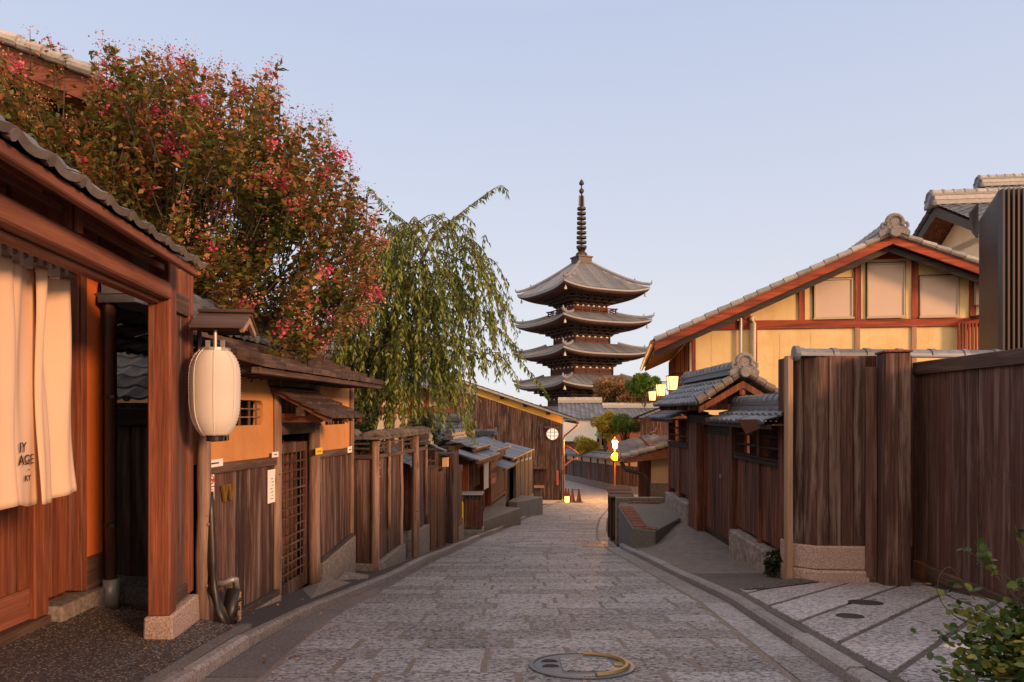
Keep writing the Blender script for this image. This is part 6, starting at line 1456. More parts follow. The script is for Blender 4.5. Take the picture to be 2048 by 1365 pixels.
for k, (E, zt, B, zb, lf) in enumerate(lv):
    m, u, zm = pag_roof(E, zr_(zt), B, zr_(zb), lf, 10 if k == 0 else 6); rf = m.build('roof', TILE_OLD, pg); u.build('soffit', PAG_W, rf)
    W = bw[k]; z0 = zr_(lv[k + 1][3]) - .25 if k < 4 else 0; ztop = zm - .6
    m = MB(); m.box(-W, W, -W, W, z0, ztop); wl = m.build('storey_wall', PAG_W, pg)
    m = MB()
    for sd in range(4):
        for q in (-1, -.34, .34, 1):
            x, y = [(q * W, -W), (W, q * W), (-q * W, W), (-W, -q * W)][sd]; m.lathe([(.2, z0), (.19, ztop)], (x, y, 0), 8)
        for (za, zb_) in ((ztop - 1.75, ztop - 1.5), (z0 + .45, z0 + .65)):
            q = [(-W - .12, W + .12, -W - .12, -W + .05), (W - .05, W + .12, -W - .12, W + .12), (-W - .12, W + .12, W - .05, W + .12), (-W - .12, -W + .05, -W - .12, W + .12)][sd]; m.box(*q, za, zb_)
    m.build('columns_and_rails', PAG_R, wl)
    m = MB(); p_ = MB()
    for st in range(4):                       # stepped bracket tiers
        hw = W + .35 + st * .78; zc = ztop - 1.25 + st * .42
        m.box(-hw, hw, -hw, hw, zc, zc + .16)
        n = 5 + st
        for sd in range(4):
            for i in range(n):
                q = (-1 + 2 * i / (n - 1)) * (W + .1) * (1 + st * .12)
                for (dq, dz) in ((0, .16), (-.3, .26), (.3, .26)):
                    x, y = [(q + dq, -hw), (hw, q + dq), (-q - dq, hw), (-hw, -q - dq)][sd]; m.box(x - .13, x + .13, y - .13, y + .13, zc + dz - .12, zc + dz + .16)
    for sd in range(4):
        for q in (-.86, -.52, -.17, .17, .52, .86):   # white panels between the brackets
            x, y = q * W, -W - .03; hw_ = .22
            pts = [(q * W - hw_, ztop - 1.5), (q * W + hw_, ztop - 1.5), (q * W + .06, ztop - 1.08), (q * W - .06, ztop - 1.08)]
            a = MB(); a.prism(pts, -W - .06, -W - .01); rot = Matrix.Rotation(sd * math.pi / 2, 4, 'Z'); p_.add([tuple(rot @ Vector(v)) for v in a.v], a.f)
        for q in (-.62, .62):                 # tail beams
            a = MB(); a.hexa([(q * W * 1.5 - .12, -W - 4.0, ztop + .25), (q * W * 1.5 + .12, -W - 4.0, ztop + .25), (q * W * 1.5 + .12, -W, ztop - .3), (q * W * 1.5 - .12, -W, ztop - .3)], [(q * W * 1.5 - .12, -W - 4.0, ztop + .5), (q * W * 1.5 + .12, -W - 4.0, ztop + .5), (q * W * 1.5 + .12, -W, ztop), (q * W * 1.5 - .12, -W, ztop)])
            rot = Matrix.Rotation(sd * math.pi / 2, 4, 'Z'); m.add([tuple(rot @ Vector(v)) for v in a.v], a.f)
    m.build('brackets', PAG_W, wl); p_.build('white_panels', PL_WHT, wl)
    m = MB()
    for i in range(60):
        for sd in range(4):
            s = -.97 + 1.94 * i / 59; x = s * E * .95; y = -E * .955; z = zm - .50 + lf * abs(s) ** 3.2 * .95
            a = MB(); a.box(x - .06, x + .06, y - .02, y + 1.6, z - .14, z + .0); rot = Matrix.Rotation(sd * math.pi / 2, 4, 'Z'); m.add([tuple(rot @ Vector(v)) for v in a.v], a.f)
    m.build('rafters', PAG_R, rf)
    for sx, sy in ((1, 1), (1, -1), (-1, 1), (-1, -1)):
        m = MB(); c = E * .93; m.lathe([(.22, zr_(zt) - 1.45), (.16, zr_(zt) - 1.05), (.06, zr_(zt) - .95), (.02, zr_(zt) - .6)], (sx * c, sy * c, 0), 8); m.build('wind_bell', plain('bell_bronze', (.5, .5, .42), .5) if (k, sx, sy) == (0, 1, 1) else bpy.data.materials['bell_bronze'], rf)
# balcony of the top storey
zb = zr_(15.85); hw = 4.05; m = MB(); m.box(-hw, hw, -hw, hw, zb - .35, zb)
for sd in range(4):
    for z, r in ((1.0, .09), (.66, .06), (.34, .06)):
        a = MB(); a.box(-hw - (.35 if r > .08 else 0), hw + (.35 if r > .08 else 0), -hw - r, -hw + r, zb + z - r, zb + z + r); rot = Matrix.Rotation(sd * math.pi / 2, 4, 'Z'); m.add([tuple(rot @ Vector(v)) for v in a.v], a.f)
    for i in range(6):
        a = MB(); x = lerp(-hw, hw, i / 5); a.box(x - .09, x + .09, -hw - .09, -hw + .09, zb, zb + 1.0); rot = Matrix.Rotation(sd * math.pi / 2, 4, 'Z'); m.add([tuple(rot @ Vector(v)) for v in a.v], a.f)
m.build('balcony_railing', PAG_R, pg)
# spire
sp = MB(); zz = lambda v: zr_((HY - v) / FPX * 114.0); sp.box(-1.25, 1.25, -1.25, 1.25, zz(529), zz(517)); sp.box(-1.4, 1.4, -1.4, 1.4, zz(517), zz(514.5))
sp.lathe([(1.0, zz(514)), (.95, zz(508)), (.5, zz(503)), (.75, zz(500)), (.16, zz(499)), (.13, zz(392)), (.1, zz(362))], n=12); spo = sp.build('spire', LEAD, pg)
for k in range(9):
    z = zz(495 - k * 9.6); r = .86 - k * .018; m = MB()
    m.lathe([(r, z - .17), (r + .02, z + .17), (r - .2, z + .17), (r - .22, z - .17), (r, z - .17)], n=16, cap=False)
    for a in (0, 1, 2): an = a * math.pi / 3; m.tube((-r * math.cos(an), -r * math.sin(an), z), (r * math.cos(an), r * math.sin(an), z), .07, n=4)
    m.build('ring', LEAD, spo)
m = MB(); m.prism([(-.55, zz(413)), (.55, zz(413)), (.48, zz(392)), (-.48, zz(392))], -.04, .04); m.prism([(-.55, zz(413)), (.55, zz(413)), (.48, zz(392)), (-.48, zz(392))], -.04, .04, 'x'); m.build('flame_plate', LEAD, spo)
m = MB(); m.lathe([(.1, zz(389)), (.38, zz(385)), (.42, zz(381)), (.15, zz(377))], n=10); m.lathe([(.1, zz(372)), (.42, zz(369)), (.38, zz(365)), (.05, zz(359))], n=10); m.build('jewel', LEAD, spo, smooth=True)
m = MB(); q = pgf.loc(P(1173, 706, 107.6)); m.box(q.x - .5, q.x - .15, q.y - .06, q.y, q.z - .5, q.z + .35); m.box(q.x + .25, q.x + .55, q.y - .06, q.y, q.z - .5, q.z + .35); m.build('orange_ribbons', plain('orange_cloth', (.75, .2, .04), .8), pg)
# ------------------------------------------------------------------ foliage
from mathutils import noise as bnoise
NR_ = np.random.default_rng(5)
def unit(v): return v / np.maximum(1e-9, np.linalg.norm(v, axis=-1, keepdims=True))
LEAF_T = np.array([(0, 0, 0), (.5, .42, .10), (0, 1, -.06), (-.5, .42, .10), (0, .45, 0)], float)      # width x, length y, fold z
LEAF_F = [(0, 1, 4), (1, 2, 4), (2, 3, 4), (3, 0, 4)]
def leaves(name, pos, dirs, length, width, mat, parent, roll=1.0, tmpl=LEAF_T, faces=LEAF_F):
    n = len(pos); d = unit(dirs); up = np.tile([0, 0, 1.0], (n, 1)) + NR_.normal(0, .45 * roll, (n, 3)); sx = unit(np.cross(d, up)); nz = np.cross(sx, d)
    L = (np.ones(n) * length if np.isscalar(length) else length)[:, None, None]; W = (np.ones(n) * width if np.isscalar(width) else width)[:, None, None]
    V = pos[:, None, :] + tmpl[None, :, 0, None] * W * sx[:, None, :] + tmpl[None, :, 1, None] * L * d[:, None, :] + tmpl[None, :, 2, None] * L * nz[:, None, :]
    k = len(tmpl); F = np.array(faces); F = (F[None] + (np.arange(n) * k)[:, None, None]).reshape(-1, F.shape[1])
    me = bpy.data.meshes.new(name); nv, nf, fl = n * k, len(F), F.shape[1]
    me.vertices.add(nv); me.vertices.foreach_set('co', V.reshape(-1)); me.loops.add(nf * fl); me.loops.foreach_set('vertex_index', F.reshape(-1).astype(np.int32))
    me.polygons.add(nf); me.polygons.foreach_set('loop_start', (np.arange(nf) * fl).astype(np.int32)); me.update(calc_edges=True)
    return link(name, me, mat, parent, fixn=False)
def inpoly(u, v, poly):
    c = False; n = len(poly)
    for i in range(n):
        (x1, y1), (x2, y2) = poly[i], poly[i - 1]
        if (y1 > v) != (y2 > v) and u < (x2 - x1) * (v - y1) / (y2 - y1) + x1: c = not c
    return c
MYR_L = leaf('myrtle_leaf', [(.0, (.035, .06, .010)), (.38, (.09, .12, .02)), (.54, (.20, .16, .03)), (.66, (.34, .15, .045)), (.82, (.40, .13, .06)), (1, (.36, .30, .07))], 1.1, .3)
MYR_F = leaf('pink_petal', [(0, (.48, .03, .09)), (.5, (.70, .06, .16)), (1, (.78, .18, .26))], None, .3)
MYR_B = leaf('seed_head', [(0, (.30, .10, .06)), (.5, (.46, .19, .12)), (1, (.58, .38, .24))], None, .1)
CHR_L = leaf('weeping_leaf', [(0, (.06, .095, .02)), (.4, (.14, .19, .035)), (.7, (.25, .29, .06)), (.88, (.32, .27, .055)), (1, (.45, .20, .04))], 1.0, .3)
BARK = wood('bark', (.02, .014, .011), (.06, .042, .032), (.12, .09, .07), 'z', 12)
# ---- red blossoming tree
POLY = [(-60, 100), (10, 118), (60, 150), (110, 220), (165, 200), (200, 150), (225, 128), (262, 155), (300, 145), (335, 148), (390, 142), (415, 168), (445, 195), (500, 188), (545, 180), (530, 215), (560, 265), (600, 258), (640, 272), (640, 318), (672, 335), (672, 385), (705, 405), (735, 460), (742, 540), (730, 610), (715, 660), (680, 690), (640, 685), (610, 735), (575, 720), (540, 690), (480, 655), (400, 625), (330, 560), (240, 420), (150, 330), (60, 280), (-60, 220)]
mt = thing('blossoming_tree', 'large reddish-leaved tree with pink blossom spreading over the gate and ochre wall roofs', 'tree', (-3.7, 7.3, -H(7.3)))
base = Vector(mt.location); rr = random.Random(31)
def px_(p): return (CX + p.x / p.y * FPX, HY - p.z / p.y * FPX)
def to_l(p): return np.array(p) - np.array(base)
tips = []
while len(tips) < 1150:
    u, v = rr.uniform(-60, 790), rr.uniform(100, 740)
    if not inpoly(u, v, POLY): continue
    Y = rr.triangular(5.5, 9.3, 6.9) if u < 620 else rr.triangular(6.0, 9.5, 7.6)
    p = P(u, v, Y)
    if bnoise.noise(p * 1.9) < -.17 + .25 * rr.random() - .08: continue
    if u < 175 and v < 250 and rr.random() < .62: continue
    if p.x > -1.35 or (Y < 6.0 and u < 420): continue
    tips.append(p)
# limbs
stems = []; m = MB()
hubs = [P(u, v, Y) for u, v, Y in ((120, 300, 7.2), (260, 300, 7.0), (380, 330, 7.3), (480, 350, 7.0), (560, 420, 7.3), (640, 480, 7.4), (420, 480, 7.2), (300, 430, 7.6), (560, 560, 7.2), (660, 580, 7.6), (500, 620, 7.1))]
fork = Vector((-3.65, 7.25, -.1))
for h in hubs:
    a, b = Vector((base.x + rr.uniform(-.12, .12), base.y + rr.uniform(-.1, .1), base.z)), fork + Vector((rr.uniform(-.2, .2), rr.uniform(-.2, .2), rr.uniform(-.2, .3)))
    mid = b.lerp(h, .5) + Vector((0, 0, .18)); m.chain([a - base, (a.lerp(b, .5)) - base, b - base, mid - base, h - base], [.06, .05, .04, .024, .012], 7); stems += [b.lerp(h, t) for t in (.35, .7, 1)]
LP, LD, FP, FD, BP, BD = [], [], [], [], [], []
for i, t in enumerate(tips):
    s = min(stems, key=lambda q: (q - t).length); out = (t - Vector((-3.6, 7.4, .9))).normalized(); up = Vector((0, 0, 1))
    d = (out * .75 + up * rr.uniform(.25, .9) + Vector((rr.uniform(-.4, .4), rr.uniform(-.4, .4), 0))).normalized()
    Lt = rr.uniform(.34, .62); edge = not all(inpoly(u_, v_, POLY) for u_, v_ in ((px_(t)[0] + 45, px_(t)[1] - 30), (px_(t)[0], px_(t)[1] - 55), (px_(t)[0] + 60, px_(t)[1]))); st = t - d * Lt * .6
    if i % 4 == 0: m.chain([s - base, s.lerp(st, .5) + Vector((0, 0, .08)) - base, st - base, st + d * Lt - base], [.009, .006, .004, .002], 4)
    else: m.chain([st - d * .25 - base, st - base, st + d * Lt - base], [.006, .005, .002], 3)
    n = rr.randint(16, 24) if edge else rr.randint(28, 42); side = d.cross(up); side = side.normalized() if side.length > .05 else Vector((1, 0, 0))
    for k in range(n):
        q = rr.random() ** .8; sg = rr.choice((-1, 1)); p = st + d * (Lt * q) + Vector((rr.gauss(0, .03), rr.gauss(0, .03), rr.gauss(0, .025)))
        LP.append(p - base); LD.append(side * sg * rr.uniform(.5, 1) + d * rr.uniform(.1, .8) + Vector((rr.gauss(0, .35), rr.gauss(0, .35), rr.gauss(-.1, .3))))
    tip = st + d * Lt; r = rr.random(); topy = t.z > .6
    if r < .09:                               # blossom panicle
        for k in range(rr.randint(24, 80)): p = tip + Vector((rr.gauss(0, .042), rr.gauss(0, .042), rr.gauss(.0, .04))); FP.append(p - base); FD.append(Vector((rr.gauss(0, 1), rr.gauss(0, 1), rr.gauss(0, 1))))
    if r < (.85 if edge else .45):                               # seed heads and buds
        for k in range(rr.randint(22, 48)): p = tip + d * rr.uniform(-.06, .14) + Vector((rr.gauss(0, .03), rr.gauss(0, .03), rr.gauss(.0, .028))); BP.append(p - base); BD.append(Vector((rr.gauss(0, 1), rr.gauss(0, 1), rr.gauss(0, 1))))
# slender shoots along the skyline
for (u, v) in ((95, 70), (60, 62), (120, 95), (215, 110), (270, 128), (330, 122), (392, 120), (430, 150), (470, 165), (555, 158), (560, 185), (605, 225), (655, 245), (662, 285), (700, 320), (520, 190), (735, 380), (245, 140), (300, 130), (365, 125)):
    t = P(u, v, 7.0); st = t + Vector((rr.uniform(-.12, .12) - .05, rr.uniform(-.1, .1), -.75)); d = t - st; m.chain([st - base, st + d * .5 - base + Vector((.03, 0, 0)), t - base], [.008, .006, .0025], 4)
    for k in range(34): q = rr.uniform(0, .85); LP.append(st + d * q + Vector((rr.gauss(0, .045),) * 1 + (rr.gauss(0, .045), rr.gauss(0, .03))) - base); LD.append(Vector((rr.choice((-1, 1)) * rr.uniform(.5, 1), rr.gauss(0, .5), rr.gauss(.1, .3))))
    for k in range(40): q = rr.uniform(.72, 1.06); w_ = .022 + .06 * (q - .72); BP.append(st + d * q + Vector((rr.gauss(0, w_), rr.gauss(0, w_), rr.gauss(0, .03))) - base); BD.append(Vector((rr.gauss(0, 1), rr.gauss(0, 1), rr.gauss(0, 1))))
    for k in range(rr.choice((0, 4, 12))): FP.append(t + Vector((rr.gauss(0, .06), rr.gauss(0, .06), rr.gauss(-.05, .05))) - base); FD.append(Vector((rr.gauss(0, 1), rr.gauss(0, 1), rr.gauss(0, 1))))
m.build('trunk', BARK, mt)
A = lambda L: np.array([tuple(v) for v in L])
lp = A(LP); leaves('crown', lp, A(LD), NR_.uniform(.055, .092, len(lp)), NR_.uniform(.034, .052, len(lp)), MYR_L, mt)
fp = A(FP); leaves('blossom', fp, A(FD), NR_.uniform(.022, .04, len(fp)), NR_.uniform(.022, .04, len(fp)), MYR_F, mt)
bp = A(BP); leaves('seed_heads', bp, A(BD), NR_.uniform(.013, .024, len(bp)), NR_.uniform(.012, .02, len(bp)), MYR_B, mt)
# ---- weeping tree
wt = thing('weeping_tree', 'weeping tree with drooping strands of narrow olive leaves behind the log fence', 'tree', (-2.55, 11.2, -H(11.2))); base = Vector(wt.location); rr = random.Random(8); m = MB()
tr = [Vector((-2.55, 11.2, base.z)), Vector((-2.45, 11.15, -1.2)), Vector((-2.2, 11.1, .3)), Vector((-1.9, 11.0, 1.6)), P(870, 470, 11.1)]
m.chain([p - base for p in tr], [.14, .12, .10, .05, .02], 9)
LP, LD, LL_ = [], [], []
def strand(ps, dens=34, lf=1.0):
    k = len(ps); m.chain([p - base for p in ps], [lerp(.010, .002, i / (k - 1)) for i in range(k)], 4, False)
    for a, b in zip(ps, ps[1:]):
        L = (b - a).length; n = max(1, int(L * dens * lf)); d = (b - a).normalized()
        for j in range(n):
            p = a.lerp(b, rr.random()); s = rr.choice((-1, 1)); LP.append(p + Vector((rr.gauss(0, .012), rr.gauss(0, .03), 0)) - base); LD.append(d * .5 + Vector((s * rr.uniform(.25, .7), rr.gauss(0, .45), -.75 + rr.gauss(0, .22)))); LL_.append(rr.uniform(.075, .13))
def spline(pts, n=7):
    out = []; k = len(pts)
    for i in range(k - 1):
        p0, p1, p2, p3 = pts[max(0, i - 1)], pts[i], pts[i + 1], pts[min(k - 1, i + 2)]
        for j in range(n): t = j / n; out.append(.5 * ((2 * p1) + (p2 - p0) * t + (2 * p0 - 5 * p1 + 4 * p2 - p3) * t * t + (3 * p1 - p0 - 3 * p2 + p3) * t ** 3))
    return out + [pts[-1]]
limbs = [[(870, 470), (905, 440), (950, 405), (985, 380), (1005, 372), (1017, 392)], [(860, 480), (900, 445), (925, 430), (945, 445)], [(850, 490), (800, 440), (760, 400), (735, 372)], [(850, 500), (820, 455), (790, 430), (775, 450)], [(870, 480), (930, 475), (965, 500), (985, 545), (1000, 600), (1030, 635)], [(800, 640), (760, 690), (725, 730)], [(860, 490), (840, 455), (860, 440), (890, 425)], [(880, 500), (950, 540), (1000, 600), (1020, 690), (1085, 775), (1095, 795)], [(880, 520), (960, 620), (1030, 690), (1050, 720)]]
tops = []
for q in limbs:
    Y0 = rr.uniform(10.6, 11.6); ps = spline([P(u, v, Y0 + .1 * i) for i, (u, v) in enumerate(q)]); m.chain([p - base for p in ps], [lerp(.012, .002, i / (len(ps) - 1)) for i in range(len(ps))], 5, False); strand(ps[3:], 75); tops += ps[2:]
# drooping strands hung from an umbrella of thin boughs
n = 0
while n < 470:
    u = rr.triangular(680, 1015, 850) if n % 4 else rr.uniform(680, 800); top_ = 430 + ((u - 860) / 150) ** 2 * (75 if u > 860 else 70); v = top_ + rr.random() ** 1.1 * 310; Y = rr.triangular(9.9, 12.4, 11)
    if bnoise.noise(Vector((u / 38, v / 90, Y * .8))) < -.18 + (.16 if u > 900 else 0): continue
    a = P(u, v, Y); Lg = rr.uniform(.35, 1.7); sx = rr.uniform(-.1, .5) * Lg if u > 830 else rr.uniform(-.35, .15) * Lg
    vend = HY - (a.z - Lg) / Y * FPX
    lim = rr.uniform(820, 890) if u < 930 else rr.uniform(700, 800)
    if vend > lim: Lg = a.z - (HY - lim) / FPX * Y
    if Lg < .3: continue
    ps = spline([a + Vector((-sx * .5, 0, -.10)), a, a + Vector((sx * .6, rr.uniform(-.1, .1), -Lg * .4)), a + Vector((sx * .9, rr.uniform(-.15, .15), -Lg))], 5)
    strand(ps, 34, rr.uniform(.7, 1.5)); n += 1
m.build('trunk', BARK, wt); lp = A(LP); L = np.array(LL_); leaves('crown', lp, A(LD), L, L * .34, CHR_L, wt, .8)
# ---- clump trees and bushes
def clump(name, lab, cat, c, rad, n, size, mat, ncl=9, seed=1, trunk=True, flat=1.0, zb=None, asp=.6, grp=None):
    r_ = np.random.default_rng(seed); zb = -H(c[1]) if zb is None else zb; o = thing(name, lab, cat, (c[0], c[1], zb), grp); b = np.array((c[0], c[1], zb)); cen = np.array(c); rad = np.array(rad, float)
    cc = unit(r_.normal(0, 1, (ncl, 3))) * rad * r_.uniform(.25, .85, (ncl, 1)) + cen; cr = r_.uniform(.32, .52, ncl) * rad.min() * 1.15
    k = r_.integers(0, ncl, n); d = unit(r_.normal(0, 1, (n, 3)) * np.array((1, 1, flat))); rr_ = cr[k] * r_.uniform(.35, 1.05, n) ** .6
    pos = cc[k] + d * rr_[:, None] * np.array((1, 1, flat)); leaves('crown', pos - b, d + r_.normal(0, .6, (n, 3)), r_.uniform(.7, 1.3, n) * size, r_.uniform(.7, 1.3, n) * size * asp, mat, o)
    m = MB(); h = cen - b
    if trunk: m.chain([(0, 0, 0), tuple(h * np.array((.3, .3, .5))), tuple(h)], [.06 * rad.min() + .03, .05 * rad.min() + .02, .03], 7)
    for q in cc: m.chain([tuple(h * .55), tuple((h * .45 + (q - b) * .55)), tuple(q - b)], [.03 * rad.min() + .008, .015 * rad.min() + .006, .005], 5)
    m.build('trunk' if trunk else 'stems', BARK, o); return o
L1 = leaf('autumn_leaf', [(0, (.10, .085, .022)), (.4, (.22, .14, .045)), (.7, (.36, .18, .08)), (1, (.42, .26, .10))], .25, .2); L2 = leaf('fresh_green', [(0, (.05, .10, .018)), (.5, (.12, .21, .03)), (1, (.24, .34, .05))], .4, .25)
L3 = leaf('pine_green', [(0, (.05, .09, .02)), (.5, (.12, .19, .04)), (1, (.26, .32, .06))], .6, .15); L4 = leaf('lamp_tinted_green', [(0, (.18, .19, .03)), (.5, (.40, .35, .05)), (1, (.62, .48, .08))], .8, .3)  # yellow mix: the street lamp's light is put into the leaf colours
L5 = leaf('dark_evergreen', [(0, (.012, .022, .008)), (.5, (.03, .05, .015)), (1, (.07, .09, .025))], .8, .2)
clump('autumn_tree', 'rounded brown and olive autumn tree in front of the pagoda foot', 'tree', (P(1222, 790, 84).x, 84, pz_(790, 84) if False else (HY - 790) / FPX * 84), (3.4, 2.8, 2.2), 11000, .34, L1, 16, 2, True, .75)
clump('autumn_tree', 'smaller olive tree between the autumn tree and the yellow house eave', 'tree', (P(1278, 796, 80).x, 80, (HY - 796) / FPX * 80), (2.8, 2.4, 1.8), 6500, .32, L1, 10, 3, True, .75)
clump('green_tree', 'bright green treetop just under the yellow house eave', 'tree', (P(1286, 769, 76).x, 76, (HY - 769) / FPX * 76), (2.0, 1.8, 1.2), 5500, .28, L2, 10, 4, True, .8)
clump('pine_tree', 'clipped green pine above the street lamp', 'tree', (P(1252, 847, 52).x, 52, (HY - 847) / FPX * 52), (2.0, 1.5, .95), 9000, .20, L3, 18, 5, True, .7, None, .25)
clump('bush', 'yellow-lit shrub left of the clipped pine, above the bronze lantern', 'bush', (P(1213, 851, 51).x, 51.5, (HY - 851) / FPX * 51), (1.0, .9, .95), 4200, .17, L4, 12, 6)
clump('bush', 'bushy yellow-green shrub over the bend fence, left of the bronze lantern', 'bush', (P(1180, 888, 52).x, 53, (HY - 888) / FPX * 53), (1.25, 1.0, .85), 5200, .15, L4, 14, 7, True, .8)
clump('evergreen_shrub', 'dark evergreen shrub behind the tile coping of the log fence', 'shrub', (-2.35, 10.0, -.35), (.5, .7, .42), 2600, .07, L5, 12, 8)
clump('evergreen_shrub', 'second evergreen shrub under the weeping strands, before the tiled shop roof', 'shrub', (P(880, 860, 13.5).x - .35, 13.6, -.42), (.55, .6, .4), 2600, .075, L5, 12, 9)
clump('weed', 'small tufted weed growing at the foot of the grey stone base by the pale post', 'plant', (P(1550, 1140, 7.9).x - .03, 7.85, -H(7.85) + .28), (.10, .10, .24), 420, .06, L5, 8, 10, False, 1.0, -H(7.85) + .08)
# ---- leafy shrub in the right foreground
sb_ = thing('leafy_shrub', 'sprawling leafy shrub with yellow-green round leaves in the lower right corner', 'shrub', (2.25, 2.9, -H(2.9))); base = Vector(sb_.location); rr = random.Random(17); m = MB(); LP, LD, LL_ = [], [], []
L6 = leaf('round_leaf', [(0, (.02, .045, .012)), (.45, (.05, .09, .018)), (.7, (.14, .16, .02)), (.86, (.38, .30, .04)), (1, (.45, .28, .05))], 5, .25)
root = Vector((2.35, 2.8, -H(2.8) + .05))
targ = [(1890, 1190, 3.3), (1955, 1120, 3.3), (1925, 1095, 3.4), (1950, 1085, 3.4), (1900, 1160, 3.35), (2000, 1200, 3.2), (2040, 1155, 3.1), (1915, 1235, 3.2), (1935, 1270, 3.1), (1960, 1230, 3.15), (1985, 1250, 3.0), (2010, 1240, 3.05), (2035, 1225, 2.95), (1925, 1320, 3.0), (1950, 1310, 2.95), (1905, 1350, 2.9), (1975, 1300, 2.9), (2000, 1320, 2.85), (2030, 1290, 2.85), (1990, 1350, 2.8), (2040, 1340, 2.75), (1950, 1355, 2.8), (1900, 1275, 3.15), (2060, 1270, 2.9), (2020, 1265, 3.0), (1970, 1280, 3.0), (1930, 1345, 2.9), (2060, 1190, 3.0), (2030, 1050, 3.2)]
for (u, v, Y) in targ:
    t = P(u, v, Y); r0 = root + Vector((rr.uniform(-.15, .2), rr.uniform(-.1, .2), 0)); mid = r0.lerp(t, .55) + Vector((rr.uniform(-.06, .06), 0, .08)); ps = spline([r0, mid, t], 6); m.chain([p - base for p in ps], [lerp(.006, .0018, i / (len(ps) - 1)) for i in range(len(ps))], 5, False)
    low = v > 1225
    for k in range(75 if low else 9):
        i = rr.randint(4 if low else 9, len(ps) - 2); p = ps[i].lerp(ps[i + 1], rr.random()) + (Vector((rr.gauss(0, .06), rr.gauss(0, .06), rr.gauss(0, .045))) if low else Vector((0, 0, 0))); LP.append(p - base); LD.append(Vector((rr.gauss(0, .8), rr.gauss(0, .8), rr.gauss(.2, .5)))); LL_.append(rr.uniform(.026, .05))
for arch in ([(1875, 1175), (1880, 1150), (1900, 1135), (1925, 1165), (1950, 1200)], [(1975, 895), (1980, 935), (2000, 960), (2055, 985)], [(1870, 1170), (1890, 1215), (1940, 1250), (1990, 1265)]):
    ps = spline([P(u, v, 3.2) for u, v in arch], 6); m.chain([p - base for p in ps], .0022, 4, False)
m.build('stems', BARK, sb_); RL_ = np.array([(0, 0, 0), (.34, .18, .05), (.5, .5, .08), (.34, .82, .05), (0, 1, 0), (-.34, .82, .05), (-.5, .5, .08), (-.34, .18, .05), (0, .5, 0)], float); lp = A(LP); L = np.array(LL_)
leaves('crown', lp, A(LD), L, L * .78, L6, sb_, 1.0, RL_, [(i, (i + 1) % 8, 8) for i in range(8)])
# ---- fallen leaves, uncountable litter
rr = random.Random(4); LP, LD = [], []
for k in range(150):
    y = rr.uniform(3.6, 12); x = kl(y) + rr.choice((rr.uniform(-.5, -.13), rr.uniform(.02, .45), rr.uniform(-.5, 3.0))); z = -H(y) + (.10 if x < kl(y) - .13 else .012); LP.append((x, y, z)); LD.append((rr.gauss(0, 1), rr.gauss(0, 1), rr.uniform(-.05, .12)))
o = leaves('fallen_leaves', np.array(LP), np.array(LD), NR_.uniform(.02, .045, 150), NR_.uniform(.015, .028, 150), leaf('fallen_leaf', [(0, (.2, .05, .02)), (.5, (.35, .12, .04)), (1, (.4, .25, .08))], None, .1), None); tag(o, 'scattered red and brown fallen leaves along the left kerb', 'leaves', None, 'stuff')
# ------------------------------------------------------------------ beyond the bend
def simple_house(name, lab, x0, y0, ang, w, d, zw, zr, wallm, tilem=TILE, over=.5, base=None):   # ridge along its local x
    f = Fr(x0, y0, -H(y0) - .1, math.cos(ang), math.sin(ang)); o = thing(name, lab, 'house' if name != 'storehouse' else 'storehouse', f); b = -f.A.z
    m = MB(); m.box(0, w, 0, d, 0, zw + b); m.prism([(0.0, zw + b), (d / 2, zr + b - .15), (d, zw + b)], .0, w, 'x'); m.build('wall', wallm, o)
    m = MB(); rise = zr - zw; s = math.hypot(d / 2 + over, rise); ze = zw + b - .0
    tile_roof(m, (-over, -over, ze), (1, 0, 0), (0, d / 2 + over, rise), w + 2 * over, s, .42, .4, .07, 5); tile_roof(m, (w + over, d + over, ze), (-1, 0, 0), (0, -d / 2 - over, rise), w + 2 * over, s, .42, .4, .07, 3)
    t = m.build('roof', tilem, o); m = MB(); ridge(m, (-over, d / 2, zr + b), (w + over, d / 2, zr + b), .4, .4, 3, .4); m.build('ridge', TILE_LT, t)
    return o, f
def pz(v, Y): return (HY - v) / FPX * Y
p = P(1127, 840, 66); o, f = simple_house('storehouse', 'white plastered storehouse with a grey tiled roof below the pagoda, right of the barn', p.x, 66, -.06, 3.4, 6, pz(838, 66), pz(806, 68.5), PL_WHT)
MB().box(-.03, 3.45, -.06, -.002, 0, pz(884, 66) + H(66) + .1).build('wood_skirt', W_RED, o); MB().box(-.05, 3.5, -.14, -.061, pz(886, 66) + H(66) + .1, pz(883, 66) + H(66) + .1).build('skirt_cap', W_SMOKE, o)
p = P(1188, 836, 73); simple_house('low_house', 'long low grey tiled house seen right of the white storehouse', p.x, 73, .0, 8, 6, pz(836, 73), pz(816, 75), W_RED)
p = P(1300, 840, 46); o, f = simple_house('low_house', 'dark timber house with a blue-grey roof behind the three lit lanterns', p.x + 6.1, 44, math.radians(78), 15, 7, pz(838, 46), pz(792, 50), W_DK)
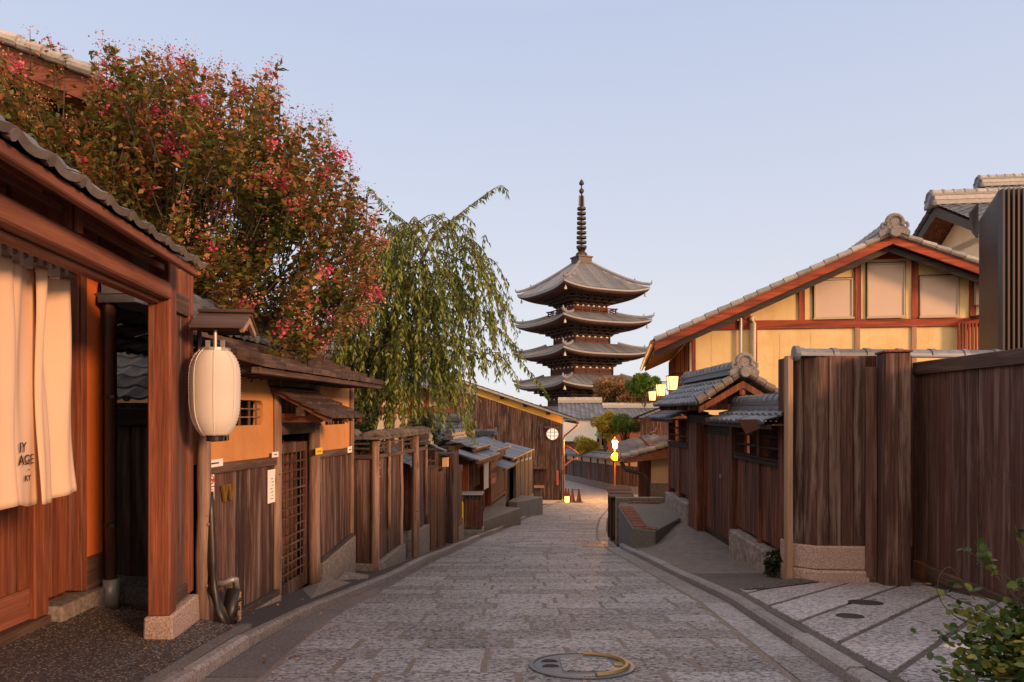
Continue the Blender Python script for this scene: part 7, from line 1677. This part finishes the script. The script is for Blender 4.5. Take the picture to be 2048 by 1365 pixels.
# curved dark fence along the bend
pts = [(P(1134, 958, 58).x, 58.5), (P(1182, 970, 52).x, 52), (P(1228, 983, 46.6).x, 46.6), (8.1, 44.2), (10.6, 43.0)]
for k, (a, b) in enumerate(zip(pts, pts[1:])):
    if k == 0: cfe = thing('bend_fence', 'long dark plank fence on a stone footing with a tiled coping around the bend', 'fence', (0, 0, 0))
    L = math.hypot(b[0] - a[0], b[1] - a[1]); f = Fr(a[0], a[1], 0, b[0] - a[0], b[1] - a[1]); g0, g1 = -H(a[1]), -H(b[1])
    def put(m, nm, mat):
        m.v = [tuple(f.w(*v)) for v in m.v]; return m.build(nm, mat, cfe)
    z = lambda o: lin(0, g0 + o, L, g1 + o)
    m = MB(); slab(m, -.03, L + .03, z(-.3), z(.45), -.15, .2); put(m, 'stone_footing', ST_CON)
    m = MB(); planks(m, 0, L, z(.44), z(1.75), -.05, .25, .04, .006, .006, k); put(m, 'boards', W_DK)
    m = MB(); slab(m, 0, L, z(1.75), z(2.15), -.0, .08); put(m, 'plaster_band', PL_CRM)
    m = MB()
    for x in (0, L * .33, L * .66): m.box(x, x + .12, -.09, .05, z(0)(x), z(2.15)(x))
    put(m, 'posts', W_BLK)
    m = MB(); n = max(4, int(L / .3))
    for i in range(n):
        xa, xb = L * i / n, L * (i + 1) / n - .01; zz = z(2.15)((xa + xb) / 2); m.box(xa, xb, -.5, .5, zz, zz + .06); m.chain([((xa + xb) / 2, -.52, zz + .06), ((xa + xb) / 2, 0, zz + .34), ((xa + xb) / 2, .52, zz + .06)], .08, 6)
    m.chain([(0, 0, z(2.5)(0)), (L, 0, z(2.5)(L))], .13, 8); put(m, 'tile_coping', TILE)
# bronze lantern tower behind the fence
p = P(1204, 905, 53.5); o = thing('bronze_lantern', 'green-roofed bronze garden lantern behind the bend fence left of the street lamp', 'lantern', (p.x, 53.5, -H(53.5)))
zz = lambda v: pz(v, 53.5) + H(53.5)
m = MB(); m.lathe([(.5, 0), (.3, .4), (.22, zz(905)), (.5, zz(898)), (.48, zz(893))], n=8); m.build('stem', VERDID, o); m = MB(); m.lathe([(.36, zz(893)), (.42, zz(872))], n=6); cg = m.build('fire_box', VERDID, o); m = MB()
for k in range(6): a = math.radians(k * 60 + 30); m.box(math.cos(a) * .36 - .07, math.cos(a) * .36 + .07, math.sin(a) * .36 - .07, math.sin(a) * .36 + .07, zz(890), zz(877))
m.build('openings', BLACK, cg); m = MB(); m.lathe([(.60, zz(872)), (.56, zz(869)), (.34, zz(862)), (.16, zz(857)), (.16, zz(855)), (.2, zz(853)), (.05, zz(847))], n=6); m.build('roof', VERDI, o)
# wiring bend on the yellow house
q = P(1311, 868, 17.2); o = thing('copper_pipe', 'short copper pipe bend above the pent roof beside the glowing lanterns', 'pipe', q); m = MB(); m.chain([(-.15, 0, -.02), (-.08, 0, .03), (.0, 0, .05), (.02, 0, .15), (.07, 0, .17), (.07, 0, .5)], .03, 8); m.build('tube', COPPER, o, smooth=True)
